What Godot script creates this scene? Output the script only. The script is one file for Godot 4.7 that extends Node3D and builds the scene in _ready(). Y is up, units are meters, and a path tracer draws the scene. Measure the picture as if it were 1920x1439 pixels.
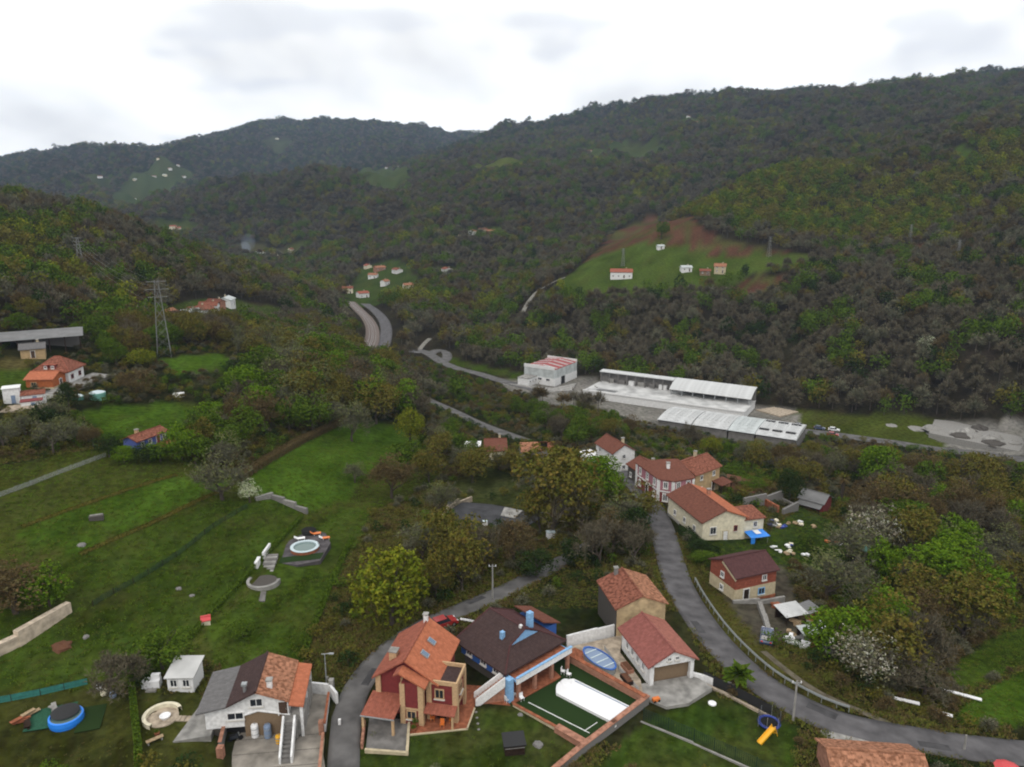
extends Node3D
# A hillside hamlet above a wooded valley, seen from the air under an overcast sky.

var rng := RandomNumberGenerator.new()
var M := {}
var used := {}


func _ready():
	rng.seed = 11
	set_camera()
	set_sky()
	make_textures()
	make_materials()
	make_terrain()
	make_roads()
	make_tree_kinds()
	make_woodland()
	make_main_houses()
	make_hamlet()
	make_left_farm()
	make_factories()
	make_far_houses()
	make_gardens()
	make_street_things()
	make_near_trees()
	make_undergrowth()
	make_grass()
	make_smoke()

# ---------------------------------------------------------------- camera, sky, sun
func set_camera():
	var c := Camera3D.new()
	c.name = "camera"
	c.fov = 54.0
	c.near = 0.5
	c.far = 12000.0
	# the photograph is soft all over: a fast lens focused short of the ground
	var at := CameraAttributesPhysical.new()
	at.frustum_focal_length = 23.55
	at.frustum_near = 0.5
	at.frustum_far = 12000.0
	at.exposure_aperture = 4.0
	at.frustum_focus_distance = 3.0
	c.attributes = at
	c.fov = 54.0
	c.position = Vector3(0, 60, 0)
	c.rotation_degrees.x = -14.0
	add_child(c)

func set_sky():
	var w := 1024
	var h := 512
	var im := Image.create(w, h, false, Image.FORMAT_RGBF)
	var n1 := FastNoiseLite.new(); n1.seed = 5; n1.frequency = 1.0; n1.fractal_octaves = 5
	var n2 := FastNoiseLite.new(); n2.seed = 23; n2.frequency = 1.0; n2.fractal_octaves = 4
	for y in h:
		var up := (0.5 - (y + 0.5) / h) * PI
		var sy := sin(up)
		for x in w:
			var a := (x + 0.5) / w * TAU
			var k := 1.0 / (maxf(sy, 0.0) + 0.16)      # a flat deck of cloud seen from below
			var px := cos(a) * cos(up) * k
			var pz := sin(a) * cos(up) * k
			var v := n1.get_noise_2d(px * 0.55 + 3.1, pz * 1.15 + 9.0)
			var u := n2.get_noise_2d(px * 1.1 + 40.0, pz * 0.55 + 2.0)
			var b := 1.36 + v * 0.5
			var blue := smoothstep(0.3, 0.55, u - v * 0.5)
			b = clampf(b, 1.03, 1.45) 
			var c := Color(b, b, b * 0.985)
			c = c.lerp(Color(0.82, 0.86, 0.93), blue * 0.5)
			if sy < 0.0: c = Color(0.16, 0.17, 0.14)
			im.set_pixel(x, y, c)
	var pm := PanoramaSkyMaterial.new()
	pm.panorama = ImageTexture.create_from_image(im)
	var sky := Sky.new(); sky.sky_material = pm
	var e := Environment.new()
	e.background_mode = Environment.BG_SKY
	e.sky = sky
	e.background_energy_multiplier = 1.0
	e.tonemap_mode = Environment.TONE_MAPPER_LINEAR
	e.tonemap_exposure = 1.0
	e.sdfgi_enabled = true
	e.ssao_enabled = true
	e.ssil_enabled = true
	e.volumetric_fog_enabled = true
	e.volumetric_fog_density = 0.0
	e.fog_enabled = true
	e.fog_density = 0.00007
	e.fog_light_color = Color(0.68, 0.76, 0.88)
	var we := WorldEnvironment.new(); we.name = "daylight"; we.environment = e
	add_child(we)
	var s := DirectionalLight3D.new(); s.name = "sun"
	s.light_energy = 0.4
	s.light_angular_distance = 25.0
	s.light_color = Color(1.0, 0.97, 0.93)
	s.shadow_enabled = true
	s.rotation_degrees = Vector3(-48, -18, 0)
	add_child(s)

# ---------------------------------------------------------------- bookkeeping
func numbered(n: String) -> String:
	if not used.has(n):
		used[n] = 0
		return n
	used[n] += 1
	return "%s_%03d" % [n, used[n]]

func tag(o: Node, label: String, category := "", group := "", kind := ""):
	if label: o.set_meta("label", label)
	if category: o.set_meta("category", category)
	if group: o.set_meta("group", group)
	if kind: o.set_meta("kind", kind)
	return o

func thing(called: String, label: String, category: String, at: Vector3, yaw := 0.0, group := "") -> Node3D:
	var o := Node3D.new()
	o.name = numbered(called)
	add_child(o)
	o.position = at
	o.rotation.y = yaw
	tag(o, label, category, group)
	if category in ["house", "building", "barn", "garage", "shed", "factory", "warehouse", "ruin"]: plots.append([Vector2(at.x, at.z), {"factory": 30.0, "warehouse": 14.0, "shed": 3.0}.get(category, 6.5)])
	return o

var plots := []
func on_plot(p: Vector2, extra: float) -> bool:
	for q in plots:
		if p.distance_squared_to(q[0]) < (q[1] + extra) * (q[1] + extra): return true
	return false

func put(mesh: Mesh, called: String, m: Material, parent: Node = self) -> MeshInstance3D:
	var o := MeshInstance3D.new()
	o.mesh = mesh
	o.material_override = m
	o.name = numbered(called) if parent == self else called
	parent.add_child(o, true)
	return o

func fin(st: SurfaceTool, called: String, m: Material, parent: Node = self) -> MeshInstance3D:
	st.generate_normals()
	return put(st.commit(), called, m, parent)

func new_st() -> SurfaceTool:
	var st := SurfaceTool.new()
	st.begin(Mesh.PRIMITIVE_TRIANGLES)
	st.set_smooth_group(-1)
	return st

func dup(root: Node3D, at: Vector3, yaw: float, label := "", group := "") -> Node3D:
	var r: Node3D = root.duplicate()
	r.name = numbered(String(root.name).trim_suffix("_000"))
	add_child(r)
	r.position = at
	r.rotation.y = yaw
	if label: r.set_meta("label", label)
	if group: r.set_meta("group", group)
	return r

# ---------------------------------------------------------------- shapes
func tri(st: SurfaceTool, a: Vector3, b: Vector3, c: Vector3, ua := Vector2.ZERO, ub := Vector2.ZERO, uc := Vector2.ZERO):
	st.set_uv(ua); st.add_vertex(a)
	st.set_uv(ub); st.add_vertex(b)
	st.set_uv(uc); st.add_vertex(c)

func quad(st: SurfaceTool, a: Vector3, b: Vector3, c: Vector3, d: Vector3):
	# a b c d run clockwise seen from the front; uv in metres
	var e := (b - a)
	var l := maxf(e.length(), 0.001)
	e /= l
	var n := e.cross(d - a)
	var g := n.cross(e).normalized() if n.length() > 1e-6 else Vector3.UP
	tri(st, a, b, c, Vector2.ZERO, Vector2(l, 0), Vector2((c - a).dot(e), (c - a).dot(g)))
	tri(st, a, c, d, Vector2.ZERO, Vector2((c - a).dot(e), (c - a).dot(g)), Vector2((d - a).dot(e), (d - a).dot(g)))

func box(st: SurfaceTool, c: Vector3, s: Vector3, bas := Basis()):
	var h := s * 0.5
	var p := []
	for i in 8:
		p.append(c + bas * Vector3(h.x if i & 1 else -h.x, h.y if i & 2 else -h.y, h.z if i & 4 else -h.z))
	quad(st, p[4], p[6], p[7], p[5])
	quad(st, p[1], p[3], p[2], p[0])
	quad(st, p[5], p[7], p[3], p[1])
	quad(st, p[0], p[2], p[6], p[4])
	quad(st, p[6], p[2], p[3], p[7])
	quad(st, p[0], p[4], p[5], p[1])

func pbox(parent: Node, called: String, m: Material, c: Vector3, s: Vector3, yaw := 0.0, tilt := 0.0) -> MeshInstance3D:
	var st := new_st()
	box(st, Vector3.ZERO, s)
	var o := fin(st, called, m, parent)
	o.position = c
	o.rotation = Vector3(tilt, yaw, 0)
	return o

func tube(st: SurfaceTool, a: Vector3, b: Vector3, r0: float, r1: float, n := 6, caps := true):
	var d := (b - a).normalized()
	var u := d.cross(Vector3.UP if absf(d.y) < 0.9 else Vector3.RIGHT).normalized()
	var v := d.cross(u)
	for i in n:
		var t0 := TAU * i / n
		var t1 := TAU * (i + 1) / n
		var e0 := u * cos(t0) + v * sin(t0)
		var e1 := u * cos(t1) + v * sin(t1)
		quad(st, a + e0 * r0, a + e1 * r0, b + e1 * r1, b + e0 * r1)
		if caps:
			tri(st, b + e0 * r1, b + e1 * r1, b)
			tri(st, a + e1 * r0, a + e0 * r0, a)

func ptube(parent: Node, called: String, m: Material, a: Vector3, b: Vector3, r0: float, r1 := -1.0, n := 8) -> MeshInstance3D:
	var st := new_st()
	tube(st, Vector3.ZERO, b - a, r0, r0 if r1 < 0 else r1, n)
	var o := fin(st, called, m, parent)
	o.position = a
	return o

func lathe(st: SurfaceTool, prof: Array, n := 24, sx := 1.0, sz := 1.0):
	for i in n:
		var a := TAU * i / n
		var b := TAU * (i + 1) / n
		for k in prof.size() - 1:
			var p: Vector2 = prof[k]
			var q: Vector2 = prof[k + 1]
			quad(st, Vector3(cos(a) * p.x * sx, p.y, sin(a) * p.x * sz), Vector3(cos(b) * p.x * sx, p.y, sin(b) * p.x * sz), Vector3(cos(b) * q.x * sx, q.y, sin(b) * q.x * sz), Vector3(cos(a) * q.x * sx, q.y, sin(a) * q.x * sz))

func plathe(parent: Node, called: String, m: Material, at: Vector3, prof: Array, n := 24, sx := 1.0, sz := 1.0) -> MeshInstance3D:
	var st := new_st()
	lathe(st, prof, n, sx, sz)
	var o := fin(st, called, m, parent)
	o.position = at
	return o

func slab(parent: Node, called: String, m: Material, pts: Array, th := 0.18) -> MeshInstance3D:
	# a flat panel: pts are its upper outline in order; th metres thick downwards
	var c := Vector3.ZERO
	for p in pts: c += p
	c /= pts.size()
	var nn := Vector3.ZERO
	for i in pts.size(): nn += (pts[i] - c).cross(pts[(i + 1) % pts.size()] - c)
	if nn.y > 0: pts = pts.duplicate(); pts.reverse()
	# eave direction: the longest level edge
	var e := Vector3.RIGHT
	var best := -1.0
	for i in pts.size():
		var d: Vector3 = pts[(i + 1) % pts.size()] - pts[i]
		var s := d.length() - absf(d.y) * 4.0
		if s > best: best = s; e = d.normalized()
	nn = nn.normalized()
	var g := nn.cross(e).normalized()
	var st := new_st()
	var dn := Vector3(0, -th, 0)
	var P := PackedVector2Array()
	for p in pts: P.append(Vector2((p - c).dot(e), (p - c).dot(g)))
	var ix := Geometry2D.triangulate_polygon(P)
	for k in range(0, ix.size(), 3):
		var q := [pts[ix[k]], pts[ix[k + 1]], pts[ix[k + 2]]]
		if (q[1] - q[0]).cross(q[2] - q[0]).y > 0: q = [q[0], q[2], q[1]]
		var uv := []
		for p in q: uv.append(Vector2(p.dot(e), p.dot(g)))
		tri(st, q[0], q[1], q[2], uv[0], uv[1], uv[2])
		tri(st, q[0] + dn, q[2] + dn, q[1] + dn, uv[0], uv[2], uv[1])
	for i in pts.size():
		var a: Vector3 = pts[i]
		var b: Vector3 = pts[(i + 1) % pts.size()]
		quad(st, b, a, a + dn, b + dn)
	return fin(st, called, m, parent)

func flat(parent: Node, called: String, m: Material, xz: Array, y: float, th := 0.5) -> MeshInstance3D:
	var pts := []
	for p in xz: pts.append(Vector3(p[0], y, p[1]))
	return slab(parent, called, m, pts, th)

# a wall between world points, following the ground
func garden_wall(parent: Node, called: String, m: Material, pts: Array, h: float, th: float, top: Material = null, level = null):
	for i in pts.size() - 1:
		var a := Vector2(pts[i][0], pts[i][1])
		var b := Vector2(pts[i + 1][0], pts[i + 1][1])
		var d := b - a
		var y: float = level if level != null else minf(gh(a.x, a.y), gh(b.x, b.y))
		var y2: float = level if level != null else maxf(gh(a.x, a.y), gh(b.x, b.y))
		var c := (a + b) * 0.5
		pbox(parent, called, m, Vector3(c.x, (y - 0.4 + y2 + h) * 0.5, c.y), Vector3(d.length() + th * 0.98, y2 + h - y + 0.4, th), -d.angle())
		if top: pbox(parent, "coping", top, Vector3(c.x, y2 + h + 0.043, c.y), Vector3(d.length() + th * 1.3, 0.08, th * 1.35), -d.angle())

# ---------------------------------------------------------------- buildings
func side_frame(side: String, L: float, W: float, u: float, v: float, out := 0.0) -> Transform3D:
	match side:
		"f": return Transform3D(Basis(Vector3.RIGHT, Vector3.UP, Vector3.BACK), Vector3(u, v, W * 0.5 + out))
		"b": return Transform3D(Basis(Vector3.LEFT, Vector3.UP, Vector3.FORWARD), Vector3(-u, v, -W * 0.5 - out))
		"r": return Transform3D(Basis(Vector3.FORWARD, Vector3.UP, Vector3.RIGHT), Vector3(L * 0.5 + out, v, -u))
	return Transform3D(Basis(Vector3.BACK, Vector3.UP, Vector3.LEFT), Vector3(-L * 0.5 - out, v, u))

var frame_cache := {}
func ring(w: float, h: float, t: float, d: float) -> Mesh:
	var key := "%.2f_%.2f_%.2f" % [w, h, t]
	if not frame_cache.has(key):
		var st := new_st()
		box(st, Vector3(0, h - t * 0.5, 0), Vector3(w, t, d))
		box(st, Vector3(0, t * 0.5, 0), Vector3(w, t, d))
		for s in [-1, 1]: box(st, Vector3(s * (w - t) * 0.5, h * 0.5, 0), Vector3(t, h - 2 * t, d))
		box(st, Vector3(0, h * 0.5, 0), Vector3(t * 0.6, h - 2 * t, d * 0.7))
		st.generate_normals()
		frame_cache[key] = st.commit()
	return frame_cache[key]

func window(t: Node, tr: Transform3D, w: float, h: float, frame: Material, pane: Material = null, tk := 0.12) -> MeshInstance3D:
	# the frame stands proud of the wall, the pane sits in it; tr is at the middle of the sill
	var o := put(ring(w, h, tk, 0.14), "window", frame, t)
	o.transform = tr.translated_local(Vector3(0, 0, 0.05))
	var st := new_st()
	box(st, Vector3(0, h * 0.5, -0.01), Vector3(w - tk * 1.6, h - tk * 1.6, 0.06))
	fin(st, "pane", pane if pane else M.glass, o)
	var sl := new_st()
	box(sl, Vector3(0, -0.06, 0.06), Vector3(w + 0.16, 0.1, 0.26))
	fin(sl, "sill", M.sill, o)
	return o

func door(t: Node, tr: Transform3D, w: float, h: float, m: Material, frame: Material) -> MeshInstance3D:
	var st := new_st()
	box(st, Vector3(0, h * 0.5, 0), Vector3(w, h, 0.1))
	for k in 2: box(st, Vector3(0, h * (0.28 + 0.45 * k), 0.05), Vector3(w * 0.7, h * 0.34, 0.06))
	var o := fin(st, "door", m, t)
	o.transform = tr.translated_local(Vector3(0, 0, 0.03))
	var f := new_st()
	for s in [-1, 1]: box(f, Vector3(s * (w * 0.5 + 0.06), h * 0.5, 0.02), Vector3(0.12, h, 0.16))
	box(f, Vector3(0, h + 0.06, 0.02), Vector3(w + 0.24, 0.12, 0.16))
	fin(f, "door_frame", frame, o)
	var k := new_st()
	box(k, Vector3(w * 0.36, h * 0.48, 0.09), Vector3(0.06, 0.16, 0.08))
	fin(k, "handle", M.metal, o)
	return o

func gable_walls(t: Node, m: Material, L: float, W: float, y0: float, h: float, rise: float, called := "wall") -> MeshInstance3D:
	# ridge along x
	var st := new_st()
	var a := L * 0.5
	var b := W * 0.5
	quad(st, Vector3(-a, y0, b), Vector3(-a, h, b), Vector3(a, h, b), Vector3(a, y0, b))
	quad(st, Vector3(a, y0, -b), Vector3(a, h, -b), Vector3(-a, h, -b), Vector3(-a, y0, -b))
	for s in [-1.0, 1.0]:
		quad(st, Vector3(s * a, y0, s * b), Vector3(s * a, h, s * b), Vector3(s * a, h, -s * b), Vector3(s * a, y0, -s * b))
		if rise > 0: tri(st, Vector3(s * a, h, s * b), Vector3(s * a, h + rise, 0), Vector3(s * a, h, -s * b), Vector2(0, h), Vector2(b, h + rise), Vector2(W, h))
	return fin(st, called, m, t)

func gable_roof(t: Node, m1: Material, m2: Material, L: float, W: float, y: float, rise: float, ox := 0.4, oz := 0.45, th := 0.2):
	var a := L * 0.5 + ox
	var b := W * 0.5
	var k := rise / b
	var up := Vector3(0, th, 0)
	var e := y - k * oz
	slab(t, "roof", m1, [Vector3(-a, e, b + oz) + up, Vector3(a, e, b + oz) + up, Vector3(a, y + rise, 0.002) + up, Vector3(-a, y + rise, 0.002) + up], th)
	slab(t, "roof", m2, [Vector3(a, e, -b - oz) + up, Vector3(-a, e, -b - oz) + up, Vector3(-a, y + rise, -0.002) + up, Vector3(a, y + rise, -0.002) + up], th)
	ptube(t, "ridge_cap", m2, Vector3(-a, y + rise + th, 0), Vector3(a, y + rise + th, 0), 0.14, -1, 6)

func hip_roof(t: Node, m: Material, m2: Material, L: float, W: float, y: float, rise: float, ov: float, r0: float, r1: float, th := 0.2):
	# ridge along x from r0 to r1
	var a := L * 0.5 + ov
	var b := W * 0.5 + ov
	var top := y + rise + th
	var e := y + th - rise * ov / (W * 0.5) 
	var A := Vector3(r0, top, 0)
	var B := Vector3(r1, top, 0)
	slab(t, "roof", m, [Vector3(-a, e, b), Vector3(a, e, b), B, A], th)
	slab(t, "roof", m2, [Vector3(a, e, -b), Vector3(-a, e, -b), A, B], th)
	slab(t, "roof", m, [Vector3(a, e, b), Vector3(a, e, -b), B], th)
	slab(t, "roof", m2, [Vector3(-a, e, -b), Vector3(-a, e, b), A], th)
	if r1 - r0 > 0.5: ptube(t, "ridge_cap", m2, A, B, 0.13, -1, 6)
	for q in [[A, Vector3(-a, e, b)], [A, Vector3(-a, e, -b)], [B, Vector3(a, e, b)], [B, Vector3(a, e, -b)]]:
		ptube(t, "hip_cap", m2, q[0], q[1], 0.11, -1, 6)

func chimney(t: Node, at: Vector3, h: float, s := 0.6, m: Material = null):
	var o := pbox(t, "chimney", m if m else M.cream, at + Vector3(0, h * 0.5, 0), Vector3(s, h, s))
	pbox(o, "chimney_cap", M.concrete, Vector3(0, h * 0.5 + 0.07, 0), Vector3(s + 0.2, 0.14, s + 0.2))

# an ordinary small house: walls, roof, windows, door, chimney
func cottage(called: String, label: String, group: String, x: float, z: float, yaw: float, L: float, W: float, h: float, rise: float, wm: Material, rm: Material, big := false, rm2: Material = null, base_y = null) -> Node3D:
	var y: float = base_y if base_y != null else gh(x, z)
	var t := thing(called, label, "house" if called.contains("house") or called.contains("cottage") or called.contains("villa") else "building", Vector3(x, y, z), yaw, group)
	gable_walls(t, wm, L, W, -2.0, h, rise)
	gable_roof(t, rm, rm2 if rm2 else rm, L, W, h, rise)
	var n := maxi(1, int(L / 3.2))
	var storeys := 2 if h > 4.4 else 1
	for s in storeys:
		for i in n:
			var u := (i + 0.5) / n * L - L * 0.5
			var v := 0.95 + s * (h * 0.5)
			if s == 0 and i == n / 2: door(t, side_frame("f", L, W, u, 0.05), 0.95, 2.05, M.wood_door, M.white_paint)
			else: window(t, side_frame("f", L, W, u, v), 1.0, 1.15, M.white_paint)
		if big:
			for sd in ["l", "r"]:
				window(t, side_frame(sd, L, W, 0.0, 0.95 + s * h * 0.5), 1.0, 1.15, M.white_paint)
	chimney(t, Vector3(L * 0.22, h + rise * 0.45, -W * 0.16), rise * 0.55 + 0.9, 0.6)
	return t

# ---------------------------------------------------------------- textures and materials
var T := {}

func grey_tex(sz: int, seed_: int, freq: float, oct: int, lo: float, hi := 1.0, gain := 0.5) -> ImageTexture:
	var n := FastNoiseLite.new()
	n.seed = seed_; n.frequency = freq; n.fractal_octaves = oct; n.fractal_gain = gain
	var src := n.get_seamless_image(sz, sz)
	var im := Image.create(sz, sz, false, Image.FORMAT_RGB8)
	for y in sz:
		for x in sz:
			var v := lo + (hi - lo) * src.get_pixel(x, y).r
			im.set_pixel(x, y, Color(v, v, v).linear_to_srgb())
	return ImageTexture.create_from_image(im)

# clay tiles over 8 m: each tile its own tone, patches of lichen; returns colour and relief
func tile_tex(seed_: int, spread: float, patch: float, lichen: Color) -> Array:
	var sz := 512
	var r := RandomNumberGenerator.new(); r.seed = seed_
	var n := FastNoiseLite.new(); n.seed = seed_; n.frequency = 0.022; n.fractal_octaves = 5
	var src := n.get_seamless_image(sz, sz)
	var cols := 32
	var rows := 20
	var tone := []
	for k in cols * rows: tone.append(1.0 - spread * r.randf())
	var im := Image.create(sz, sz, false, Image.FORMAT_RGB8)
	var hm := Image.create(sz, sz, false, Image.FORMAT_RGB8)
	for y in sz:
		for x in sz:
			var fx := x * cols / float(sz)
			var fy := y * rows / float(sz)
			var v: float = tone[(int(fy) % rows) * cols + int(fx) % cols]
			var p := smoothstep(0.4, 0.8, src.get_pixel(x, y).r) * patch
			var c := Color(v, v, v).lerp(lichen, p)
			im.set_pixel(x, y, c.linear_to_srgb())
			var h := 0.35 + 0.4 * sin(fmod(fx, 1.0) * PI) + 0.25 * fmod(fy, 1.0)
			hm.set_pixel(x, y, Color(h, h, h))
	hm.bump_map_to_normal_map(6.0)
	return [ImageTexture.create_from_image(im), ImageTexture.create_from_image(hm)]

func rib_tex(n: int) -> ImageTexture:
	var hm := Image.create(256, 8, false, Image.FORMAT_RGB8)
	for x in 256:
		var h := 0.5 + 0.5 * sin(x * TAU * n / 256.0)
		for y in 8: hm.set_pixel(x, y, Color(h, h, h))
	hm.bump_map_to_normal_map(4.0)
	return ImageTexture.create_from_image(hm)

func make_textures():
	T.soft = grey_tex(256, 3, 0.018, 6, 0.58)
	T.worn = grey_tex(256, 9, 0.016, 5, 0.42)
	T.ground = grey_tex(512, 17, 0.02, 6, 0.3, 1.25, 0.62)
	T.fine = grey_tex(256, 21, 0.12, 3, 0.6)
	T.stone = grey_tex(256, 33, 0.06, 4, 0.35)
	T.tiles = tile_tex(4, 0.25, 0.3, Color(0.45, 0.42, 0.38))
	T.old_tiles = tile_tex(8, 0.45, 0.85, Color(0.33, 0.3, 0.27))
	T.slate = tile_tex(15, 0.22, 0.35, Color(0.6, 0.6, 0.6))
	T.sheet = grey_tex(256, 51, 0.01, 5, 0.62)
	T.ribs = rib_tex(24)

func mt(key: String, c: Color, rough := 0.9, tex = null, scale := 0.25, metal := 0.0) -> StandardMaterial3D:
	var m := StandardMaterial3D.new()
	m.resource_name = key
	m.albedo_color = c.linear_to_srgb()
	m.roughness = rough
	m.metallic = metal
	if tex is ImageTexture:
		m.albedo_texture = tex
		m.uv1_triplanar = true
		m.uv1_world_triplanar = true
		m.uv1_scale = Vector3.ONE * scale
	elif tex is Array:
		m.albedo_texture = tex[0]
		m.normal_enabled = true
		m.normal_texture = tex[1]
		m.normal_scale = 0.8
		m.uv1_scale = Vector3.ONE * scale
	if rough > 0.84: m.metallic_specular = 0.2
	M[key] = m
	return m

func make_materials():
	# plaster and paint
	mt("white_paint", Color(0.8, 0.8, 0.8), 0.85, T.soft, 0.3)
	mt("white_trim", Color(0.82, 0.82, 0.82), 0.7, T.soft, 0.6)
	mt("cream", Color(0.55, 0.47, 0.32), 0.9, T.soft, 0.25)
	mt("pale_cream", Color(0.78, 0.72, 0.55), 0.9, T.soft, 0.2)
	mt("ochre", Color(0.62, 0.47, 0.28), 0.9, T.worn, 0.15)
	mt("beige", Color(0.5, 0.36, 0.2), 0.9, T.soft, 0.2)
	mt("red_paint", Color(0.20, 0.025, 0.025), 0.8, T.soft, 0.3)
	mt("pink_paint", Color(0.45, 0.2, 0.24), 0.85, T.soft, 0.3)
	mt("orange_paint", Color(0.42, 0.13, 0.05), 0.85, T.soft, 0.3)
	mt("salmon_brick", Color(0.33, 0.1, 0.065), 0.9, T.worn, 0.5)
	mt("blue_paint", Color(0.03, 0.12, 0.42), 0.7, T.soft, 0.4)
	mt("sky_blue", Color(0.24, 0.46, 0.74), 0.7, T.soft, 0.4)
	mt("lilac_blue", Color(0.09, 0.13, 0.42), 0.8, T.soft, 0.4)
	mt("quoin", Color(0.56, 0.38, 0.22), 0.9, T.soft, 0.5)
	# masonry and ground works
	mt("concrete", Color(0.36, 0.35, 0.33), 0.92, T.worn, 0.12)
	mt("yard", Color(0.34, 0.31, 0.27), 0.93, T.worn, 0.09)
	mt("grey_slab", Color(0.22, 0.21, 0.20), 0.92, T.worn, 0.12)
	mt("dark_stone", Color(0.11, 0.1, 0.09), 0.95, T.stone, 0.5)
	mt("brown_stone", Color(0.28, 0.2, 0.13), 0.95, T.stone, 0.45)
	mt("grey_stone", Color(0.26, 0.25, 0.24), 0.95, T.stone, 0.5)
	mt("terracotta", Color(0.36, 0.13, 0.07), 0.9, T.worn, 0.3)
	mt("pink_block", Color(0.44, 0.22, 0.15), 0.92, T.worn, 0.3)
	mt("sill", Color(0.5, 0.48, 0.44), 0.85)
	mt("ballast", Color(0.21, 0.17, 0.15), 0.97, T.stone, 0.4)
	mt("asphalt", Color(0.135, 0.13, 0.135), 0.88, T.worn, 0.07)
	mt("old_asphalt", Color(0.145, 0.14, 0.138), 0.9, T.worn, 0.06)
	mt("dark_asphalt", Color(0.075, 0.075, 0.08), 0.9, T.worn, 0.07)
	mt("gravel", Color(0.33, 0.32, 0.3), 0.97, T.stone, 0.2)
	mt("sandy", Color(0.48, 0.4, 0.31), 0.95, T.worn, 0.2)
	mt("track", Color(0.26, 0.25, 0.22), 0.97, T.worn, 0.1)
	mt("worn_track", Color(0.15, 0.13, 0.095), 0.97, T.worn, 0.1)
	mt("patch", Color(0.085, 0.083, 0.086), 0.9, T.worn, 0.1)
	mt("earth", Color(0.16, 0.075, 0.045), 0.97, T.stone, 0.5)
	# roofs
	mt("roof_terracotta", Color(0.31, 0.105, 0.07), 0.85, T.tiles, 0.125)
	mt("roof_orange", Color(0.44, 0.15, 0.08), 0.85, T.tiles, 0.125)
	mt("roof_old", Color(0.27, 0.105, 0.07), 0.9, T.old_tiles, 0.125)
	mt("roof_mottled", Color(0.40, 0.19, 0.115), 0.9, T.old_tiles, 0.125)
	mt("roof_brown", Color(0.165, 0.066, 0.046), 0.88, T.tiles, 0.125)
	mt("roof_dark", Color(0.062, 0.040, 0.038), 0.85, T.slate, 0.125)
	mt("roof_maroon", Color(0.085, 0.04, 0.04), 0.85, T.slate, 0.125)
	mt("roof_grey", Color(0.15, 0.145, 0.145), 0.9, T.slate, 0.125)
	mt("sheet_grey", Color(0.18, 0.18, 0.18), 0.6, [T.sheet, T.ribs], 0.12)
	mt("sheet_white", Color(0.6, 0.61, 0.61), 0.55, [T.sheet, T.ribs], 0.12)
	mt("sheet_pale", Color(0.56, 0.6, 0.6), 0.55, [T.sheet, T.ribs], 0.12)
	mt("sheet_red", Color(0.36, 0.05, 0.045), 0.55, [T.sheet, T.ribs], 0.12)
	mt("membrane", Color(0.58, 0.58, 0.57), 0.8, T.worn, 0.03)
	# fittings
	mt("glass", Color(0.02, 0.024, 0.03), 0.12)
	mt("skylight_glass", Color(0.1, 0.15, 0.22), 0.1)
	mt("metal", Color(0.34, 0.35, 0.36), 0.45, null, 1.0, 0.6)
	mt("galvanised", Color(0.36, 0.38, 0.39), 0.5, T.soft, 0.5, 0.3)
	mt("pylon_steel", Color(0.17, 0.175, 0.17), 0.7)
	mt("rail_steel", Color(0.25, 0.27, 0.27), 0.6, T.soft, 0.5)
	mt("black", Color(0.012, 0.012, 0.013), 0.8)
	mt("dark_wood", Color(0.04, 0.025, 0.018), 0.85, T.worn, 0.6)
	mt("wood_door", Color(0.09, 0.05, 0.03), 0.8, T.worn, 0.8)
	mt("pale_wood", Color(0.42, 0.31, 0.19), 0.85, T.worn, 0.6)
	mt("rubber", Color(0.014, 0.014, 0.014), 0.9)
	mt("yellow_plastic", Color(0.72, 0.37, 0.012), 0.4)
	mt("blue_plastic", Color(0.02, 0.2, 0.72), 0.4)
	mt("navy_plastic", Color(0.02, 0.045, 0.28), 0.45)
	mt("tarp_blue", Color(0.025, 0.21, 0.68), 0.6)
	mt("orange_plastic", Color(0.6, 0.16, 0.03), 0.5)
	mt("red_plastic", Color(0.5, 0.045, 0.05), 0.5)
	mt("white_plastic", Color(0.72, 0.72, 0.73), 0.5)
	mt("steel_blue", Color(0.17, 0.23, 0.34), 0.5)
	mt("pool_water", Color(0.1, 0.15, 0.14), 0.08)
	mt("pool_rim", Color(0.42, 0.5, 0.53), 0.5)
	mt("green_net", Color(0.016, 0.035, 0.026), 0.9)
	mt("deck", Color(0.115, 0.105, 0.11), 0.92, T.worn, 0.15)
	mt("beige_render", Color(0.66, 0.55, 0.43), 0.92, T.worn, 0.2)
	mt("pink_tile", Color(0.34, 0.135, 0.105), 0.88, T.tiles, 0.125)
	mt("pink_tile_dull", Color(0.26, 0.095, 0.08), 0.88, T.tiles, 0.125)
	mt("teal_net", Color(0.03, 0.2, 0.17), 0.8, T.worn, 0.5)
	mt("turf", Color(0.022, 0.044, 0.012), 0.97, T.fine, 0.4)
	mt("green_mat", Color(0.03, 0.1, 0.06), 0.95, T.soft, 0.5)
	mt("tank_green", Color(0.12, 0.3, 0.25), 0.6)
	mt("car_red", Color(0.3, 0.02, 0.018), 0.25)
	mt("car_dark", Color(0.018, 0.022, 0.03), 0.2)
	mt("car_blue", Color(0.03, 0.05, 0.11), 0.2)
	mt("car_white", Color(0.62, 0.63, 0.64), 0.3)
	mt("bark", Color(0.07, 0.058, 0.048), 0.95, T.worn, 0.8)
	for k in ["car_red", "car_dark", "car_blue", "car_white"]:
		M[k].clearcoat_enabled = true
		M[k].clearcoat = 0.6
	var g := StandardMaterial3D.new()
	g.resource_name = "ground"
	g.vertex_color_use_as_albedo = true
	g.albedo_texture = T.ground
	g.uv1_triplanar = true
	g.uv1_world_triplanar = true
	g.uv1_scale = Vector3.ONE * 0.045
	g.roughness = 1.0
	g.specular_mode = BaseMaterial3D.SPECULAR_DISABLED
	M.ground = g
	var lf := StandardMaterial3D.new()
	lf.resource_name = "leaves"
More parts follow.
